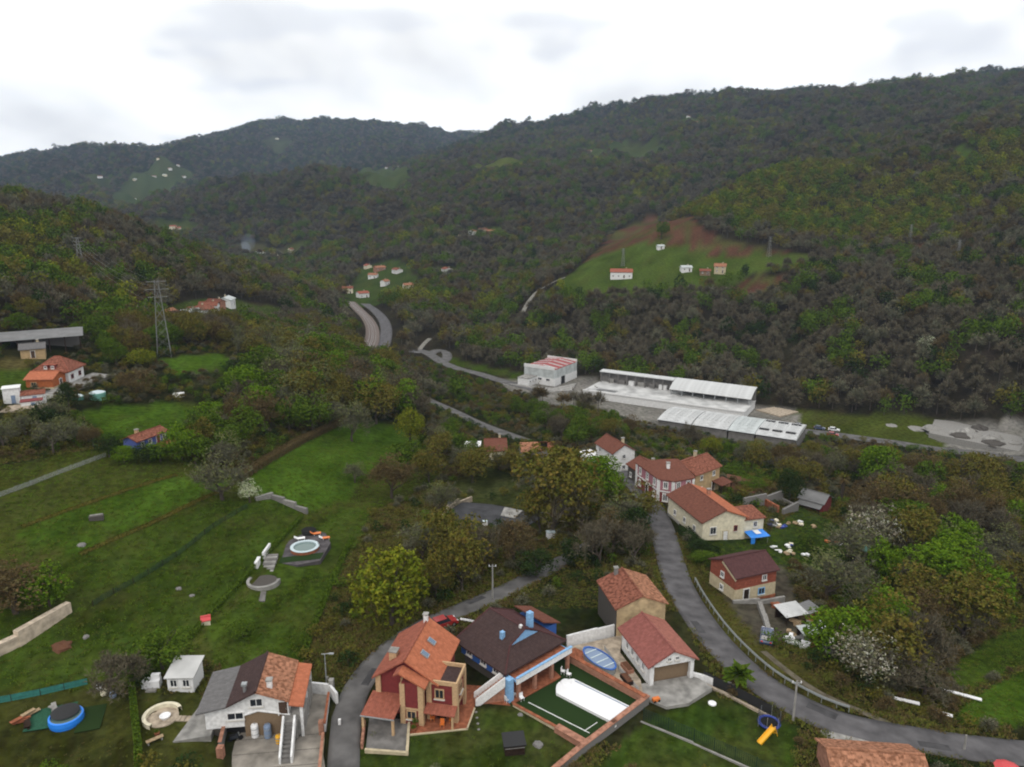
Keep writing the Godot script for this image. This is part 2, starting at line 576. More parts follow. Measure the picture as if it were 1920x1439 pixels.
	lf.vertex_color_use_as_albedo = true
	lf.roughness = 0.9
	lf.specular_mode = BaseMaterial3D.SPECULAR_DISABLED
	lf.backlight_enabled = true
	lf.backlight = Color(0.25, 0.3, 0.12)
	M.leaves = lf
	var tw := StandardMaterial3D.new()
	tw.resource_name = "twigs"
	tw.vertex_color_use_as_albedo = true
	tw.roughness = 1.0
	tw.specular_mode = BaseMaterial3D.SPECULAR_DISABLED
	M.twigs = tw

# ---------------------------------------------------------------- terrain
const TH := 62.0                 # degrees either side of the valley view
const LR0 := 2.48                # ln of the nearest radius
const LR1 := 8.75
const NT := 96
const NR := 96
const SUB := 3
var coarse := PackedFloat64Array()
var H := PackedFloat32Array()
var FT := NT * SUB + 1
var FR := NR * SUB + 1

const SURVEY := [-150, 20, 0, -150, -20, 0, -60, 20, 0, -60, -20, 0, 0, 20, 0, 0, -20, 0, 60, 20, 0, 60, -20, 0, 150, 20, 0, 150, -20, 0, -75.2, -66.2, 3, -54.9, -68.6, 1, -32.6, -69.7, 0, -15.1, -69.7, 0, 2.3, -69.7, 0, 20, -70.3, -0.5, 38.2, -71.5, -1.5, 58.7, -73.2, -3, 85.8, -76.7, -6, -60.7, -88.5, 3, -35.4, -86.3, 0.5, -22.4, -87, 0, -9.8, -87, 0, 3.6, -90.6, 0, 18.2, -83, -0.3, 9.7, -78.9, -0.3, 30.9, -78.6, -0.8, 21.5, -96.6, -0.5, 48.1, -79.2, -2, 57.8, -75.8, -3, 34.4, -86.9, -1.5, 29, -98.7, -1.8, 27.9, -115.1, -3, 30, -134.5, -4.5, 30.9, -153.5, -6, 59.2, -99.8, -7, 73.1, -98.6, -8, 47.9, -102.2, -4, 66.7, -134.4, -9, 89.9, -137.3, -14, 136.4, -190.7, -22, 38.3, -110.7, -3.5, 41.9, -140, -6, 56.8, -155.2, -8, 39.3, -161.9, -7, 32.8, -182, -8, 26.9, -188.7, -9, 74.1, -165.1, -11, 106.8, -205.4, -20, 71.5, -193.9, -14, -5.9, -195.7, -10, 7.4, -198.5, -11, -3.4, -148.3, -5, 9.9, -144, -5.5, 3.7, -119.8, -2.5, 8.4, -107.2, -1.5, -8, -100.9, -0.5, -80.4, -108.6, 7, -106.4, -101.8, 12, -63.8, -101.1, 5.5, -81.5, -128.2, 8, -57.5, -112.8, 4, -70.3, -141.9, 7, -42.7, -114.9, 2, -48.5, -139, 2.5, -37.3, -120.9, 1, -44.3, -164.1, 0, -20.8, -111.3, 0, -27.7, -152.3, -3, -23.2, -194.4, -8, -100.4, -139.8, 10, -86.4, -152.6, 9, -79.9, -155.6, 8, -117.3, -186.6, 12, -141.1, -202.4, 14, -97.4, -169.3, 10, -91.2, -224.4, 9, -76.9, -186.2, 5, -147.3, -160.2, 20, -65.5, -207.1, 2, -51.3, -225, -3, -38.6, -217.8, -6, -74.1, -255.2, 2, -14.8, -250.8, -16, 1.7, -232.6, -15, -28, -293.7, -20, 9.6, -328.5, -27, 31.2, -302.4, -27, 60.1, -280, -27, 6.5, -357.8, -28, 36.5, -357.8, -28, 70.6, -332.3, -28, 102.4, -301.9, -28, 110.7, -276.3, -28, 81.3, -281.6, -27.5, 131.9, -298, -28, 155.1, -283.2, -28, 145.1, -263.4, -28, 176.7, -251.6, -28, 188.4, -269.7, -28, 211.2, -225.9, -28, 233, -251.6, -28, -47.7, -412, -26, -25, -382.8, -27, -8.1, -369.1, -28, -76.2, -441.3, -24, -89.3, -520.8, -24, -114, -593.8, -23, -50.8, -349.4, -22, 136.6, -230.2, -26, 115.2, -240.4, -26, 82.5, -251.5, -26, -133.5, -727.1, -21, -136, -618.2, -22, -83.6, -655.8, -20, -104.1, -739.5, -12, -44.5, -519.2, -20, -48, -477.9, -24, -168.9, -247.9, 24.1, -213.3, -238.5, 25.4, -148, -272.4, 13.1, -131.9, -324.2, 7, -112.3, -326.2, -0.3, -96.8, -336.3, -7, -234, -348.7, 28.7, -212.1, -374, 24.4, -185.1, -399.2, 20.9, -153.2, -423.1, 0.9, -123.5, -422.3, -8.1, -296, -338.9, 41, -329.7, -501.3, 58.8, -420.8, -455.3, 73.2, -300.1, -519.6, 51.4, -270.3, -535.7, 40.6, -241, -549.5, 24.2, -198.7, -555.5, 6.7, -147.1, -519.6, -6.4, -112.3, -477, -16.5, -656.3, -686.8, 40, -531.2, -787.6, 0, -378.6, -816.5, -15, -255.7, -758.1, -20, -194.8, -693.1, -22, -349, -1038.6, -18, -443.6, -1134.2, -15, -307.1, -1071.1, -16, -836.7, -1705.8, 16.7, -908, -1782, 39, -909.6, -2112.5, 99.4, -1267.6, -2154.8, 93.2, -1427.9, -2172.8, 86.4, -1908.8, -2048.5, 77.7, -689.1, -2816.9, 179.2, -323.7, -2982.5, 206, -921.4, -2959.9, 233.6, -1697.2, -2594.1, 138.8, -1614.5, -2762.8, 176.8, -1473.4, -2896.8, 205.4, -1365.5, -3004.2, 207.1, -1222.8, -3172.5, 256.8, -1096.9, -3323.7, 317.7, -847.5, -3498.8, 345.1, -661.2, -3640.4, 361.5, -407.2, -3778.1, 353.8, -170.9, -3896.3, 333.2, -2173.8, -2348.3, 143.1, -3676.8, -4223.8, 150, -3095.2, -4666.9, 150, -2020.6, -5222.7, 150, -615.3, -5566.1, 150, -601.6, -1319.3, 26.2, -572.3, -1386.5, 48, -511.3, -1463.2, 71.9, -417, -1524, 82.7, -301.8, -1469.3, 76.9, -439.5, -1170.2, -2.3, -307.3, -1108.2, 15.8, -218.3, -975.9, -12.9, -829.8, -1819.8, -5, -664.6, -1886.3, 10, -482.7, -1940.9, 60, -241.3, -1682.8, 96.7, -55.2, -1348.9, 90.2, 84.5, -1377.4, 96.4, -11.6, -1700, 130.6, -171.4, -2293.6, 157, 62.1, -2299.2, 216.8, 229.7, -1785.3, 157.6, 379.1, -1657.2, 192.9, -188.1, -1134.5, 30.2, -86.9, -1146.7, 45.4, 29, -1049.6, 39.1, -62.4, -897.8, 11, -130.9, -940.9, 8.9, 186.6, -1134.8, 68.1, 21.8, -779.7, -4.6, -29.2, -689.4, -17, -72.8, -2699, 253.6, 35.6, -2649.8, 252, 156.5, -2595.3, 278.5, 271, -2384.6, 277, 384.1, -2217, 286.7, 514.6, -1984.4, 274.6, 711.3, -1815.6, 263, 818.5, -1714.7, 260, 874.1, -1630.5, 258.2, 992.6, -1561.2, 244.2, 1225.6, -1385.8, 237.6, 424.6, -1281.5, 136.9, 571.9, -1332.4, 182.8, 717.1, -1202.4, 174.2, 831.3, -999.5, 150.9, -124.3, -2997.4, 150, 686, -2920.5, 330, 1365.6, -2671.2, 380, 1951.8, -2278.3, 420, 76, -539.7, 5.6, 144.1, -525.6, 10.7, 113.3, -579, 19.7, 122.1, -628.2, 34.4, 49.8, -502.5, -2.4, 110.5, -487.6, 0.5, 29.4, -519.2, -3.3, 178.2, -541.4, 18.6, 198.1, -523.8, 19.9, 7.1, -499.9, -17, 177.2, -656.5, 41.2, 168.9, -720.5, 42.1, 239.2, -794.8, 67.5, 310.3, -844.8, 87.8, 407.9, -835.8, 98.3, 495.1, -845.7, 123.4, 542.3, -840.2, 125.6, 608, -729.9, 118.4, 271.8, -666.7, 38.4, 353.2, -695.5, 56.4, 385.3, -631.8, 60.3, 244.7, -547.8, 18.7, 268, -491.7, 19.5, 296.5, -451.3, 21.6, 181, -433.7, 1.6, 229, -410.4, 7.3, 244.2, -366, 4.5, 282.5, -324.2, 23.7, 89.5, -430.8, -19.6, 139.3, -396.2, -16.7, 171.2, -344.8, -12.6, 197.1, -307.2, -7.7, 226.6, -253.5, 2.9, 27.8, -429.1, -28.7, -22.4, -519.5, -38.3, 5.8, -401.2, -27, 39.4, -387.9, -27, 87.5, -352.7, -27, 117.6, -327.6, -27, 147.7, -314.1, -27, 184.3, -297.7, -27, 217.6, -282.8, -27, 300.8, -1006, 76, 450.7, -1036.2, 100, 585, -1024.8, 125, 669.8, -995.7, 130, -40.8, -75.4, 1.3, -36.1, -75.1, 1.2, -41.3, -80.8, 1.3, -44.6, -70.8, 1.2, -52.2, -74.7, 1.5, -32.9, -67.9, 1, -28.5, -69.5, -0.4, -24.8, -71, -0.4, -29, -72.9, -0.2, -20.9, -69.4, -0.3, -29.9, -69.5, -0.4, -30.8, -72.2, -0.4, -31, -74.3, -0.2, 139, -838.6, 14, 242, -898, 40, 44.7, -718.6, -4, -5.5, -800, 2]

func solve_surface() -> Array:
	# smooth surface through the surveyed points (thin-plate spline in log-stretched plan)
	var n := SURVEY.size() / 3
	var ux := PackedFloat64Array(); var uz := PackedFloat64Array(); var g := PackedFloat64Array()
	for i in n:
		var x: float = SURVEY[i * 3]; var z: float = SURVEY[i * 3 + 1]
		var r := sqrt(x * x + z * z) + 1e-6
		var k := log(1 + r / 80.0) / r
		ux.append(x * k); uz.append(z * k); g.append(SURVEY[i * 3 + 2] / (80.0 + r))
	var m := n + 3
	var A := []
	for i in m:
		var row := PackedFloat64Array(); row.resize(m + 1)
		if i < n:
			for j in n:
				var d2 := (ux[i] - ux[j]) * (ux[i] - ux[j]) + (uz[i] - uz[j]) * (uz[i] - uz[j])
				row[j] = d2 * log(d2 + 1e-9)
			row[i] += 0.003
			row[n] = 1; row[n + 1] = ux[i]; row[n + 2] = uz[i]; row[m] = g[i]
		else:
			for j in n: row[j] = 1.0 if i == n else (ux[j] if i == n + 1 else uz[j])
		A.append(row)
	for c in m:
		var best := c
		for i in range(c + 1, m):
			if absf(A[i][c]) > absf(A[best][c]): best = i
		var tmp = A[c]; A[c] = A[best]; A[best] = tmp
		var pc: PackedFloat64Array = A[c]
		var inv := 1.0 / pc[c]
		for i in range(c + 1, m):
			var ri: PackedFloat64Array = A[i]
			var q := ri[c] * inv
			if q == 0.0: continue
			for j in range(c, m + 1): ri[j] -= q * pc[j]
			A[i] = ri
	var w := PackedFloat64Array(); w.resize(m)
	for i in range(m - 1, -1, -1):
		var s: float = A[i][m]
		for j in range(i + 1, m): s -= A[i][j] * w[j]
		w[i] = s / A[i][i]
	return [ux, uz, w, n]

func cub(a: float, b: float, c: float, d: float, t: float) -> float:
	return b + 0.5 * t * (c - a + t * (2.0 * a - 5.0 * b + 4.0 * c - d + t * (3.0 * (b - c) + d - a)))

func make_heights():
	var s := solve_surface()
	var ux: PackedFloat64Array = s[0]; var uz: PackedFloat64Array = s[1]; var w: PackedFloat64Array = s[2]
	var n: int = s[3]
	var CT := NT + 3
	coarse.resize(CT * (NR + 3))
	for ir in NR + 3:
		var r := exp(LR0 + (ir - 1) * (LR1 - LR0) / NR)
		var k := log(1 + r / 80.0)
		for it in CT:
			var th := deg_to_rad(-TH + (it - 1) * 2.0 * TH / NT)
			var a := sin(th) * k
			var b := -cos(th) * k
			var v := w[n] + w[n + 1] * a + w[n + 2] * b
			for i in n:
				var da := a - ux[i]
				var db := b - uz[i]
				var d2 := da * da + db * db + 1e-9
				v += w[i] * d2 * log(d2)
			coarse[ir * CT + it] = v * (80.0 + r)
	var nz := FastNoiseLite.new(); nz.seed = 77; nz.frequency = 0.0055; nz.fractal_octaves = 4
	var rg := FastNoiseLite.new(); rg.seed = 12; rg.frequency = 0.0032; rg.fractal_type = FastNoiseLite.FRACTAL_RIDGED; rg.fractal_octaves = 3
	H.resize(FT * FR)
	for jr in FR:
		var ir := mini(jr / SUB, NR - 1)
		var tr := jr / float(SUB) - ir
		var r := exp(LR0 + jr * (LR1 - LR0) / (NR * SUB))
		var amp := 0.012 * minf(r, 2600.0) * smoothstep(600.0, 1100.0, r)
		for jt in FT:
			var it := mini(jt / SUB, NT - 1)
			var tt := jt / float(SUB) - it
			var v := [0.0, 0.0, 0.0, 0.0]
			for q in 4:
				var o := (ir + q) * CT + it
				v[q] = cub(coarse[o], coarse[o + 1], coarse[o + 2], coarse[o + 3], tt)
			var h := cub(v[0], v[1], v[2], v[3], tr)
			if amp > 0.0:
				var th := deg_to_rad(-TH + jt * 2.0 * TH / (NT * SUB))
				h += amp * (nz.get_noise_2d(sin(th) * r, -cos(th) * r) + 1.5 * rg.get_noise_2d(sin(th) * r, -cos(th) * r))
			H[jr * FT + jt] = h

func gh(x: float, z: float) -> float:
	var r := maxf(sqrt(x * x + z * z), 12.1)
	var fr := clampf((log(r) - LR0) / (LR1 - LR0) * NR * SUB, 0.0, FR - 1.001)
	var ft := clampf((rad_to_deg(atan2(x, -z)) + TH) / (2.0 * TH) * NT * SUB, 0.0, FT - 1.001)
	var jr := int(fr); var jt := int(ft)
	var a := fr - jr; var b := ft - jt
	var o := jr * FT + jt
	return lerpf(lerpf(H[o], H[o + 1], b), lerpf(H[o + FT], H[o + FT + 1], b), a)

var ZONES := [
	["field", Color(0.0544, 0.0640, 0.0144), PackedVector2Array([Vector2(-104.3, -124.7), Vector2(-98.7, -137.1), Vector2(-82.8, -152.2), Vector2(-71.7, -152.3), Vector2(-56.5, -147.3), Vector2(-56.2, -159.7), Vector2(-49.8, -211.1), Vector2(-31.0, -220.4), Vector2(-16.7, -170.3), Vector2(-27.9, -140.8), Vector2(-28.9, -102.2), Vector2(-28.2, -82.7), Vector2(-40.3, -86.5), Vector2(-46.3, -80.3), Vector2(-68.1, -75.0)]), true],
	["field_green", Color(0.0440, 0.0704, 0.0112), PackedVector2Array([Vector2(-77.7, -93.2), Vector2(-73.4, -97.7), Vector2(-54.6, -133.0), Vector2(-41.6, -136.8), Vector2(-39.0, -127.2), Vector2(-40.5, -108.3), Vector2(-43.0, -93.2), Vector2(-44.5, -83.6), Vector2(-53.2, -80.0), Vector2(-67.0, -77.8)]), true],
	["plot_bright", Color(0.0496, 0.0920, 0.0112), PackedVector2Array([Vector2(-80.5, -112.8), Vector2(-66.8, -140.8), Vector2(-55.9, -142.5), Vector2(-67.6, -107.9), Vector2(-73.9, -106.2)]), true],
	["plot_olive", Color(0.0440, 0.0528, 0.0128), PackedVector2Array([Vector2(-93.4, -115.6), Vector2(-80.6, -147.7), Vector2(-68.1, -141.6), Vector2(-82.3, -114.3), Vector2(-87.0, -106.5)]), true],
	["field_upper", Color(0.0496, 0.0920, 0.0112), PackedVector2Array([Vector2(-56.4, -143.9), Vector2(-55.2, -160.4), Vector2(-48.0, -209.8), Vector2(-32.4, -218.6), Vector2(-27.1, -190.9), Vector2(-34.5, -163.8), Vector2(-34.0, -144.4), Vector2(-40.0, -134.7), Vector2(-49.4, -138.5)]), true],
	["strip", Color(0.0440, 0.0704, 0.0112), PackedVector2Array([Vector2(-38.4, -125.0), Vector2(-33.3, -141.3), Vector2(-27.9, -140.8), Vector2(-27.6, -110.6), Vector2(-28.2, -99.3), Vector2(-27.5, -82.7), Vector2(-36.6, -83.7), Vector2(-42.5, -92.1), Vector2(-39.2, -106.9)]), true],
	["scrub", Color(0.0600, 0.0496, 0.0176), PackedVector2Array([Vector2(-26.6, -81.7), Vector2(-27.0, -100.9), Vector2(-27.3, -137.7), Vector2(-15.5, -157.3), Vector2(-9.6, -111.4), Vector2(-16.5, -94.4), Vector2(-20.6, -84.8)]), true],
	["meadow_vivid", Color(0.0496, 0.0920, 0.0112), PackedVector2Array([Vector2(-103.6, -171.5), Vector2(-82.2, -194.6), Vector2(-75.5, -161.1), Vector2(-86.1, -152.1)]), true],
	["meadow_far", Color(0.0496, 0.0920, 0.0112), PackedVector2Array([Vector2(-109.1, -230.0), Vector2(-95.6, -249.4), Vector2(-84.9, -224.5), Vector2(-98.4, -211.2)]), true],
	["meadow_left", Color(0.0440, 0.0704, 0.0112), PackedVector2Array([Vector2(-144.9, -195.7), Vector2(-134.0, -205.0), Vector2(-120.3, -182.7), Vector2(-129.1, -172.8)]), true],
	["yellow_plot", Color(0.0880, 0.0760, 0.0280), PackedVector2Array([Vector2(-147.9, -200.0), Vector2(-139.4, -216.7), Vector2(-135.7, -212.9), Vector2(-136.3, -204.0), Vector2(-143.4, -193.4)]), true],
	["lawn_left", Color(0.0496, 0.0544, 0.0144), PackedVector2Array([Vector2(-66.5, -77.0), Vector2(-54.0, -79.1), Vector2(-37.8, -80.2), Vector2(-30.0, -67.4), Vector2(-58.8, -66.1)]), true],
	["lawn_middle", Color(0.0384, 0.0576, 0.0120), PackedVector2Array([Vector2(-17.6, -73.2), Vector2(0.0, -78.9), Vector2(8.1, -72.4), Vector2(7.4, -67.6), Vector2(-16.4, -67.5)]), true],
	["lawn_right", Color(0.0360, 0.0624, 0.0112), PackedVector2Array([Vector2(7.7, -67.6), Vector2(15.0, -76.1), Vector2(24.8, -82.3), Vector2(34.3, -77.1), Vector2(30.4, -68.4)]), true],
	["dark_field", Color(0.0224, 0.0288, 0.0104), PackedVector2Array([Vector2(-2.4, -101.1), Vector2(10.9, -121.7), Vector2(14.7, -110.3), Vector2(15.3, -96.6), Vector2(7.4, -92.8)]), true],
	["verge", Color(0.0680, 0.0656, 0.0176), PackedVector2Array([Vector2(32.0, -127.1), Vector2(34.1, -118.2), Vector2(36.5, -95.2), Vector2(45.2, -81.2), Vector2(38.2, -80.5), Vector2(28.5, -96.8)]), true],
	["meadow_low_right", Color(0.0496, 0.0920, 0.0112), PackedVector2Array([Vector2(56.7, -83.5), Vector2(68.6, -93.1), Vector2(86.7, -105.0), Vector2(69.7, -82.3), Vector2(54.8, -79.3)]), true],
	["meadow_right2", Color(0.0440, 0.0704, 0.0112), PackedVector2Array([Vector2(62.2, -95.2), Vector2(76.9, -108.4), Vector2(101.6, -124.8), Vector2(88.4, -107.2), Vector2(60.4, -88.5)]), true],
	["lot", Color(0.0400, 0.0480, 0.0160), PackedVector2Array([Vector2(-15.9, -161.4), Vector2(-8.5, -189.0), Vector2(5.3, -174.8), Vector2(5.3, -136.8), Vector2(-11.6, -138.0)]), true],
	["garden_hamlet", Color(0.0280, 0.0440, 0.0112), PackedVector2Array([Vector2(34.4, -135.4), Vector2(52.4, -142.1), Vector2(66.6, -162.0), Vector2(74.9, -147.6), Vector2(58.4, -124.9), Vector2(47.9, -125.9), Vector2(38.1, -125.9), Vector2(32.3, -122.4)]), true],
	["house_pad", Color(0.0720, 0.0640, 0.0480), PackedVector2Array([Vector2(33.5, -115.9), Vector2(50.1, -126.5), Vector2(44.7, -98.2), Vector2(35.7, -95.0)]), true],
	["works_yard", Color(0.1900, 0.1805, 0.1615), PackedVector2Array([Vector2(-5.2, -356.6), Vector2(34.9, -368.7), Vector2(110.6, -313.6), Vector2(121.5, -305.6), Vector2(102.0, -253.3), Vector2(80.9, -258.6), Vector2(55.7, -278.4), Vector2(0.0, -320.2)]), true],
	["works_meadow", Color(0.0600, 0.0760, 0.0144), PackedVector2Array([Vector2(119.8, -307.1), Vector2(172.3, -289.4), Vector2(157.8, -261.2), Vector2(142.6, -258.5), Vector2(113.1, -280.2)]), true],
	["works_meadow2", Color(0.0560, 0.0720, 0.0144), PackedVector2Array([Vector2(104.6, -257.5), Vector2(138.3, -250.2), Vector2(171.2, -220.9), Vector2(168.3, -216.7), Vector2(142.0, -224.7), Vector2(110.7, -230.7)]), true],
	["rubble_yard", Color(0.2280, 0.2185, 0.1995), PackedVector2Array([Vector2(172.7, -292.3), Vector2(199.7, -278.1), Vector2(176.1, -240.1), Vector2(159.5, -264.2)]), true],
	["road_meadow", Color(0.0440, 0.0704, 0.0112), PackedVector2Array([Vector2(-35.8, -412.6), Vector2(-11.2, -386.3), Vector2(6.8, -374.9), Vector2(5.3, -361.1), Vector2(-8.0, -368.6), Vector2(-31.0, -388.3)]), true],
	["hedge_bank", Color(0.0480, 0.0480, 0.0160), PackedVector2Array([Vector2(29.2, -332.3), Vector2(53.5, -267.3), Vector2(94.7, -243.8), Vector2(102.6, -228.0), Vector2(69.8, -193.2), Vector2(21.1, -236.9)]), false],
	["road_bank", Color(0.0360, 0.0360, 0.0160), PackedVector2Array([Vector2(-60.1, -385.8), Vector2(-54.0, -403.8), Vector2(-35.8, -378.9), Vector2(-7.6, -347.3), Vector2(0.0, -332.7), Vector2(12.1, -329.2), Vector2(8.4, -286.4), Vector2(-13.0, -293.9), Vector2(-35.8, -306.1), Vector2(-54.6, -341.4)]), true],
	["pasture", Color(0.0576, 0.0864, 0.0160), PackedVector2Array([Vector2(18.5, -521.2), Vector2(39.4, -559.5), Vector2(69.7, -663.3), Vector2(99.3, -647.8), Vector2(123.4, -590.0), Vector2(143.9, -555.4), Vector2(182.0, -554.0), Vector2(211.8, -521.1), Vector2(190.2, -501.3), Vector2(157.1, -506.9), Vector2(142.5, -491.8), Vector2(117.3, -487.3), Vector2(77.1, -493.9), Vector2(45.5, -492.4)]), true],
	["bracken", Color(0.1080, 0.0520, 0.0336), PackedVector2Array([Vector2(61.3, -623.8), Vector2(119.6, -904.7), Vector2(183.3, -981.3), Vector2(160.1, -680.7), Vector2(155.3, -603.3), Vector2(181.8, -566.3), Vector2(199.9, -528.9), Vector2(176.4, -548.0), Vector2(143.3, -553.2), Vector2(122.8, -586.6), Vector2(99.3, -619.3)]), true],
	["bracken2", Color(0.0880, 0.0400, 0.0272), PackedVector2Array([Vector2(141.3, -487.1), Vector2(162.9, -502.8), Vector2(177.6, -484.5), Vector2(166.3, -460.1), Vector2(145.3, -465.2)]), true],
	["bracken3", Color(0.0960, 0.0440, 0.0288), PackedVector2Array([Vector2(273.8, -536.4), Vector2(300.8, -553.3), Vector2(295.3, -528.8), Vector2(272.1, -511.2)]), true],
	["terrace", Color(0.0760, 0.0960, 0.0176), PackedVector2Array([Vector2(-74.7, -1366.2), Vector2(-60.9, -1489.8), Vector2(0.0, -1502.8), Vector2(140.4, -1471.8), Vector2(123.9, -1397.3), Vector2(19.1, -1396.4), Vector2(0.0, -1342.5)]), true],
	["terrace5", Color(0.0480, 0.0680, 0.0192), PackedVector2Array([Vector2(339.7, -1737.9), Vector2(397.3, -1792.2), Vector2(439.1, -1698.4), Vector2(404.3, -1579.6), Vector2(350.9, -1625.7)]), true],
	["terrace6", Color(0.0440, 0.0640, 0.0192), PackedVector2Array([Vector2(129.0, -1456.1), Vector2(221.6, -1719.2), Vector2(304.3, -1550.8), Vector2(278.2, -1464.7), Vector2(205.2, -1508.7), Vector2(154.1, -1412.9)]), true],
	["terrace7", Color(0.0400, 0.0560, 0.0192), PackedVector2Array([Vector2(689.4, -1253.1), Vector2(750.7, -1259.2), Vector2(767.4, -1217.2), Vector2(695.6, -1163.1)]), true],
	["terrace2", Color(0.0480, 0.0680, 0.0192), PackedVector2Array([Vector2(236.2, -1742.3), Vector2(302.2, -1655.6), Vector2(297.6, -1515.3), Vector2(233.8, -1565.2)]), true],
	["terrace3", Color(0.0480, 0.0680, 0.0192), PackedVector2Array([Vector2(-474.2, -2234.3), Vector2(-373.1, -2277.4), Vector2(-203.9, -1757.7), Vector2(-194.2, -1417.1), Vector2(-261.9, -1362.9)]), true],
	["terrace4", Color(0.0480, 0.0800, 0.0160), PackedVector2Array([Vector2(417.9, -788.5), Vector2(439.8, -772.0), Vector2(442.8, -732.8), Vector2(420.2, -735.0)]), true],
	["village_slope", Color(0.0480, 0.0680, 0.0224), PackedVector2Array([Vector2(-842.8, -1605.2), Vector2(-990.5, -1962.1), Vector2(-1040.0, -2173.8), Vector2(-968.1, -2291.1), Vector2(-895.7, -2240.2), Vector2(-881.6, -2038.9), Vector2(-875.2, -1890.7)]), true],
	["village_slope2", Color(0.0440, 0.0560, 0.0240), PackedVector2Array([Vector2(-1041.7, -2960.2), Vector2(-972.8, -3131.6), Vector2(-814.0, -3004.6), Vector2(-832.2, -2783.3)]), true],
	["valley_hamlet", Color(0.0440, 0.0680, 0.0160), PackedVector2Array([Vector2(-124.3, -545.8), Vector2(-156.8, -714.9), Vector2(-159.1, -838.6), Vector2(-110.3, -785.9), Vector2(-75.3, -665.7), Vector2(-99.4, -608.2)]), true],
	["left_village", Color(0.0480, 0.0680, 0.0160), PackedVector2Array([Vector2(-139.5, -288.5), Vector2(-154.4, -344.6), Vector2(-158.5, -429.4), Vector2(-135.2, -452.1), Vector2(-122.8, -389.9), Vector2(-125.0, -311.6)]), true],
	["smoke_village", Color(0.0640, 0.0640, 0.0320), PackedVector2Array([Vector2(-415.5, -1089.6), Vector2(-416.7, -1126.7), Vector2(-308.3, -1077.2), Vector2(-292.7, -1045.7), Vector2(-332.7, -1009.3)]), true],
	["mid_farm", Color(0.0480, 0.0680, 0.0160), PackedVector2Array([Vector2(-69.0, -900.8), Vector2(-66.2, -953.7), Vector2(-9.7, -926.5), Vector2(-12.1, -867.5)]), true],
]

var zone_boxes := []
var edge_noise := FastNoiseLite.new()
var tone_noise := FastNoiseLite.new()

func zone_at(x: float, z: float) -> int:
	var p := Vector2(x, z)
	for i in range(ZONES.size() - 1, -1, -1):
		if zone_boxes[i].has_point(p) and Geometry2D.is_point_in_polygon(p, ZONES[i][2]): return i
	return -1

func far_clearing(x: float, z: float, k: float) -> bool:
	var r2 := x * x + z * z
	for q in FAR:
		var dx: float = q[0] - x
		var dz: float = q[1] - z
		var d2 := dx * dx + dz * dz
		if r2 < 810000.0 and d2 > pow(9.0 * k, 2.0): continue
		if d2 < 3600.0 and d2 < pow(11.0 * k * clampf(sqrt(x * x + z * z) / 900.0, 0.9, 1.5), 2.0): return true
	return false

func make_terrain():
	make_heights()
	for zn in ZONES:
		var b := Rect2(zn[2][0], Vector2.ZERO)
		for p in zn[2]: b = b.expand(p)
		zone_boxes.append(b)
	edge_noise.seed = 41; edge_noise.frequency = 0.09; edge_noise.fractal_octaves = 3
	tone_noise.seed = 43; tone_noise.frequency = 0.035; tone_noise.fractal_octaves = 4
	var vs := PackedVector3Array(); var cs := PackedColorArray(); var ns := PackedVector3Array(); var ix := PackedInt32Array()
	vs.resize(FT * FR); cs.resize(FT * FR); ns.resize(FT * FR)
	for jr in FR:
		var r := exp(LR0 + jr * (LR1 - LR0) / (NR * SUB))
		for jt in FT:
			var th := deg_to_rad(-TH + jt * 2.0 * TH / (NT * SUB))
			var x := sin(th) * r
			var z := -cos(th) * r
			var o := jr * FT + jt
			vs[o] = Vector3(x, H[o], z)
			var w := clampf(r / 140.0, 0.6, 2.5) + clampf((r - 350.0) / 60.0, 0.0, 14.0)
			var zi := zone_at(x + edge_noise.get_noise_2d(x, z) * w, z + edge_noise.get_noise_2d(x + 300, z) * w)
			var c: Color = Color(0.028, 0.030, 0.013) if zi < 0 else ZONES[zi][1]
			if zi < 0 and r > 280.0: c = Color(0.03, 0.026, 0.017)
			if zi < 0 and r > 450.0 and far_clearing(x, z, 2.4): c = Color(0.05, 0.068, 0.018)
			var t := tone_noise.get_noise_2d(x, z)
			var strip := tone_noise.get_noise_2d((x * 0.97 + z * 0.24) * 5.0, (x * 0.24 - z * 0.97) * 0.35) if r < 230.0 else 0.0
			var t2 := tone_noise.get_noise_2d(x * 3.1 + 90, z * 3.1)
			var t3 := tone_noise.get_noise_2d(x * 0.3 + 190, z * 0.3)
			if zi >= 0 and ZONES[zi][0].begins_with("bracken"): c = c.lerp(Color(0.055, 0.075, 0.018), smoothstep(-0.15, 0.2, t2 + t * 0.5) * 0.75)
			c = c * (1.0 + 0.45 * t + 0.35 * t2 + 0.5 * strip)
			c = c.lerp(Color(0.055, 0.047, 0.018), clampf(t2 * 0.9 + t3 * 0.7 - 0.1, 0.0, 0.45))
			c.a = 1.0
			cs[o] = c
	for jr in FR:
		for jt in FT:
			var o := jr * FT + jt
			var a := vs[jr * FT + mini(jt + 1, FT - 1)] - vs[jr * FT + maxi(jt - 1, 0)]
			var b := vs[mini(jr + 1, FR - 1) * FT + jt] - vs[maxi(jr - 1, 0) * FT + jt]
			ns[o] = a.cross(b).normalized()
			if jr < FR - 1 and jt < FT - 1:
				ix.append_array([o, o + FT, o + FT + 1, o, o + FT + 1, o + 1])
	var arr := []
	arr.resize(Mesh.ARRAY_MAX)
	arr[Mesh.ARRAY_VERTEX] = vs; arr[Mesh.ARRAY_NORMAL] = ns; arr[Mesh.ARRAY_COLOR] = cs; arr[Mesh.ARRAY_INDEX] = ix
	var am := ArrayMesh.new()
	am.add_surface_from_arrays(Mesh.PRIMITIVE_TRIANGLES, arr)
	tag(put(am, "terrain", M.ground), "grassy terraces, wooded hillsides and valley floor", "ground", "", "structure")

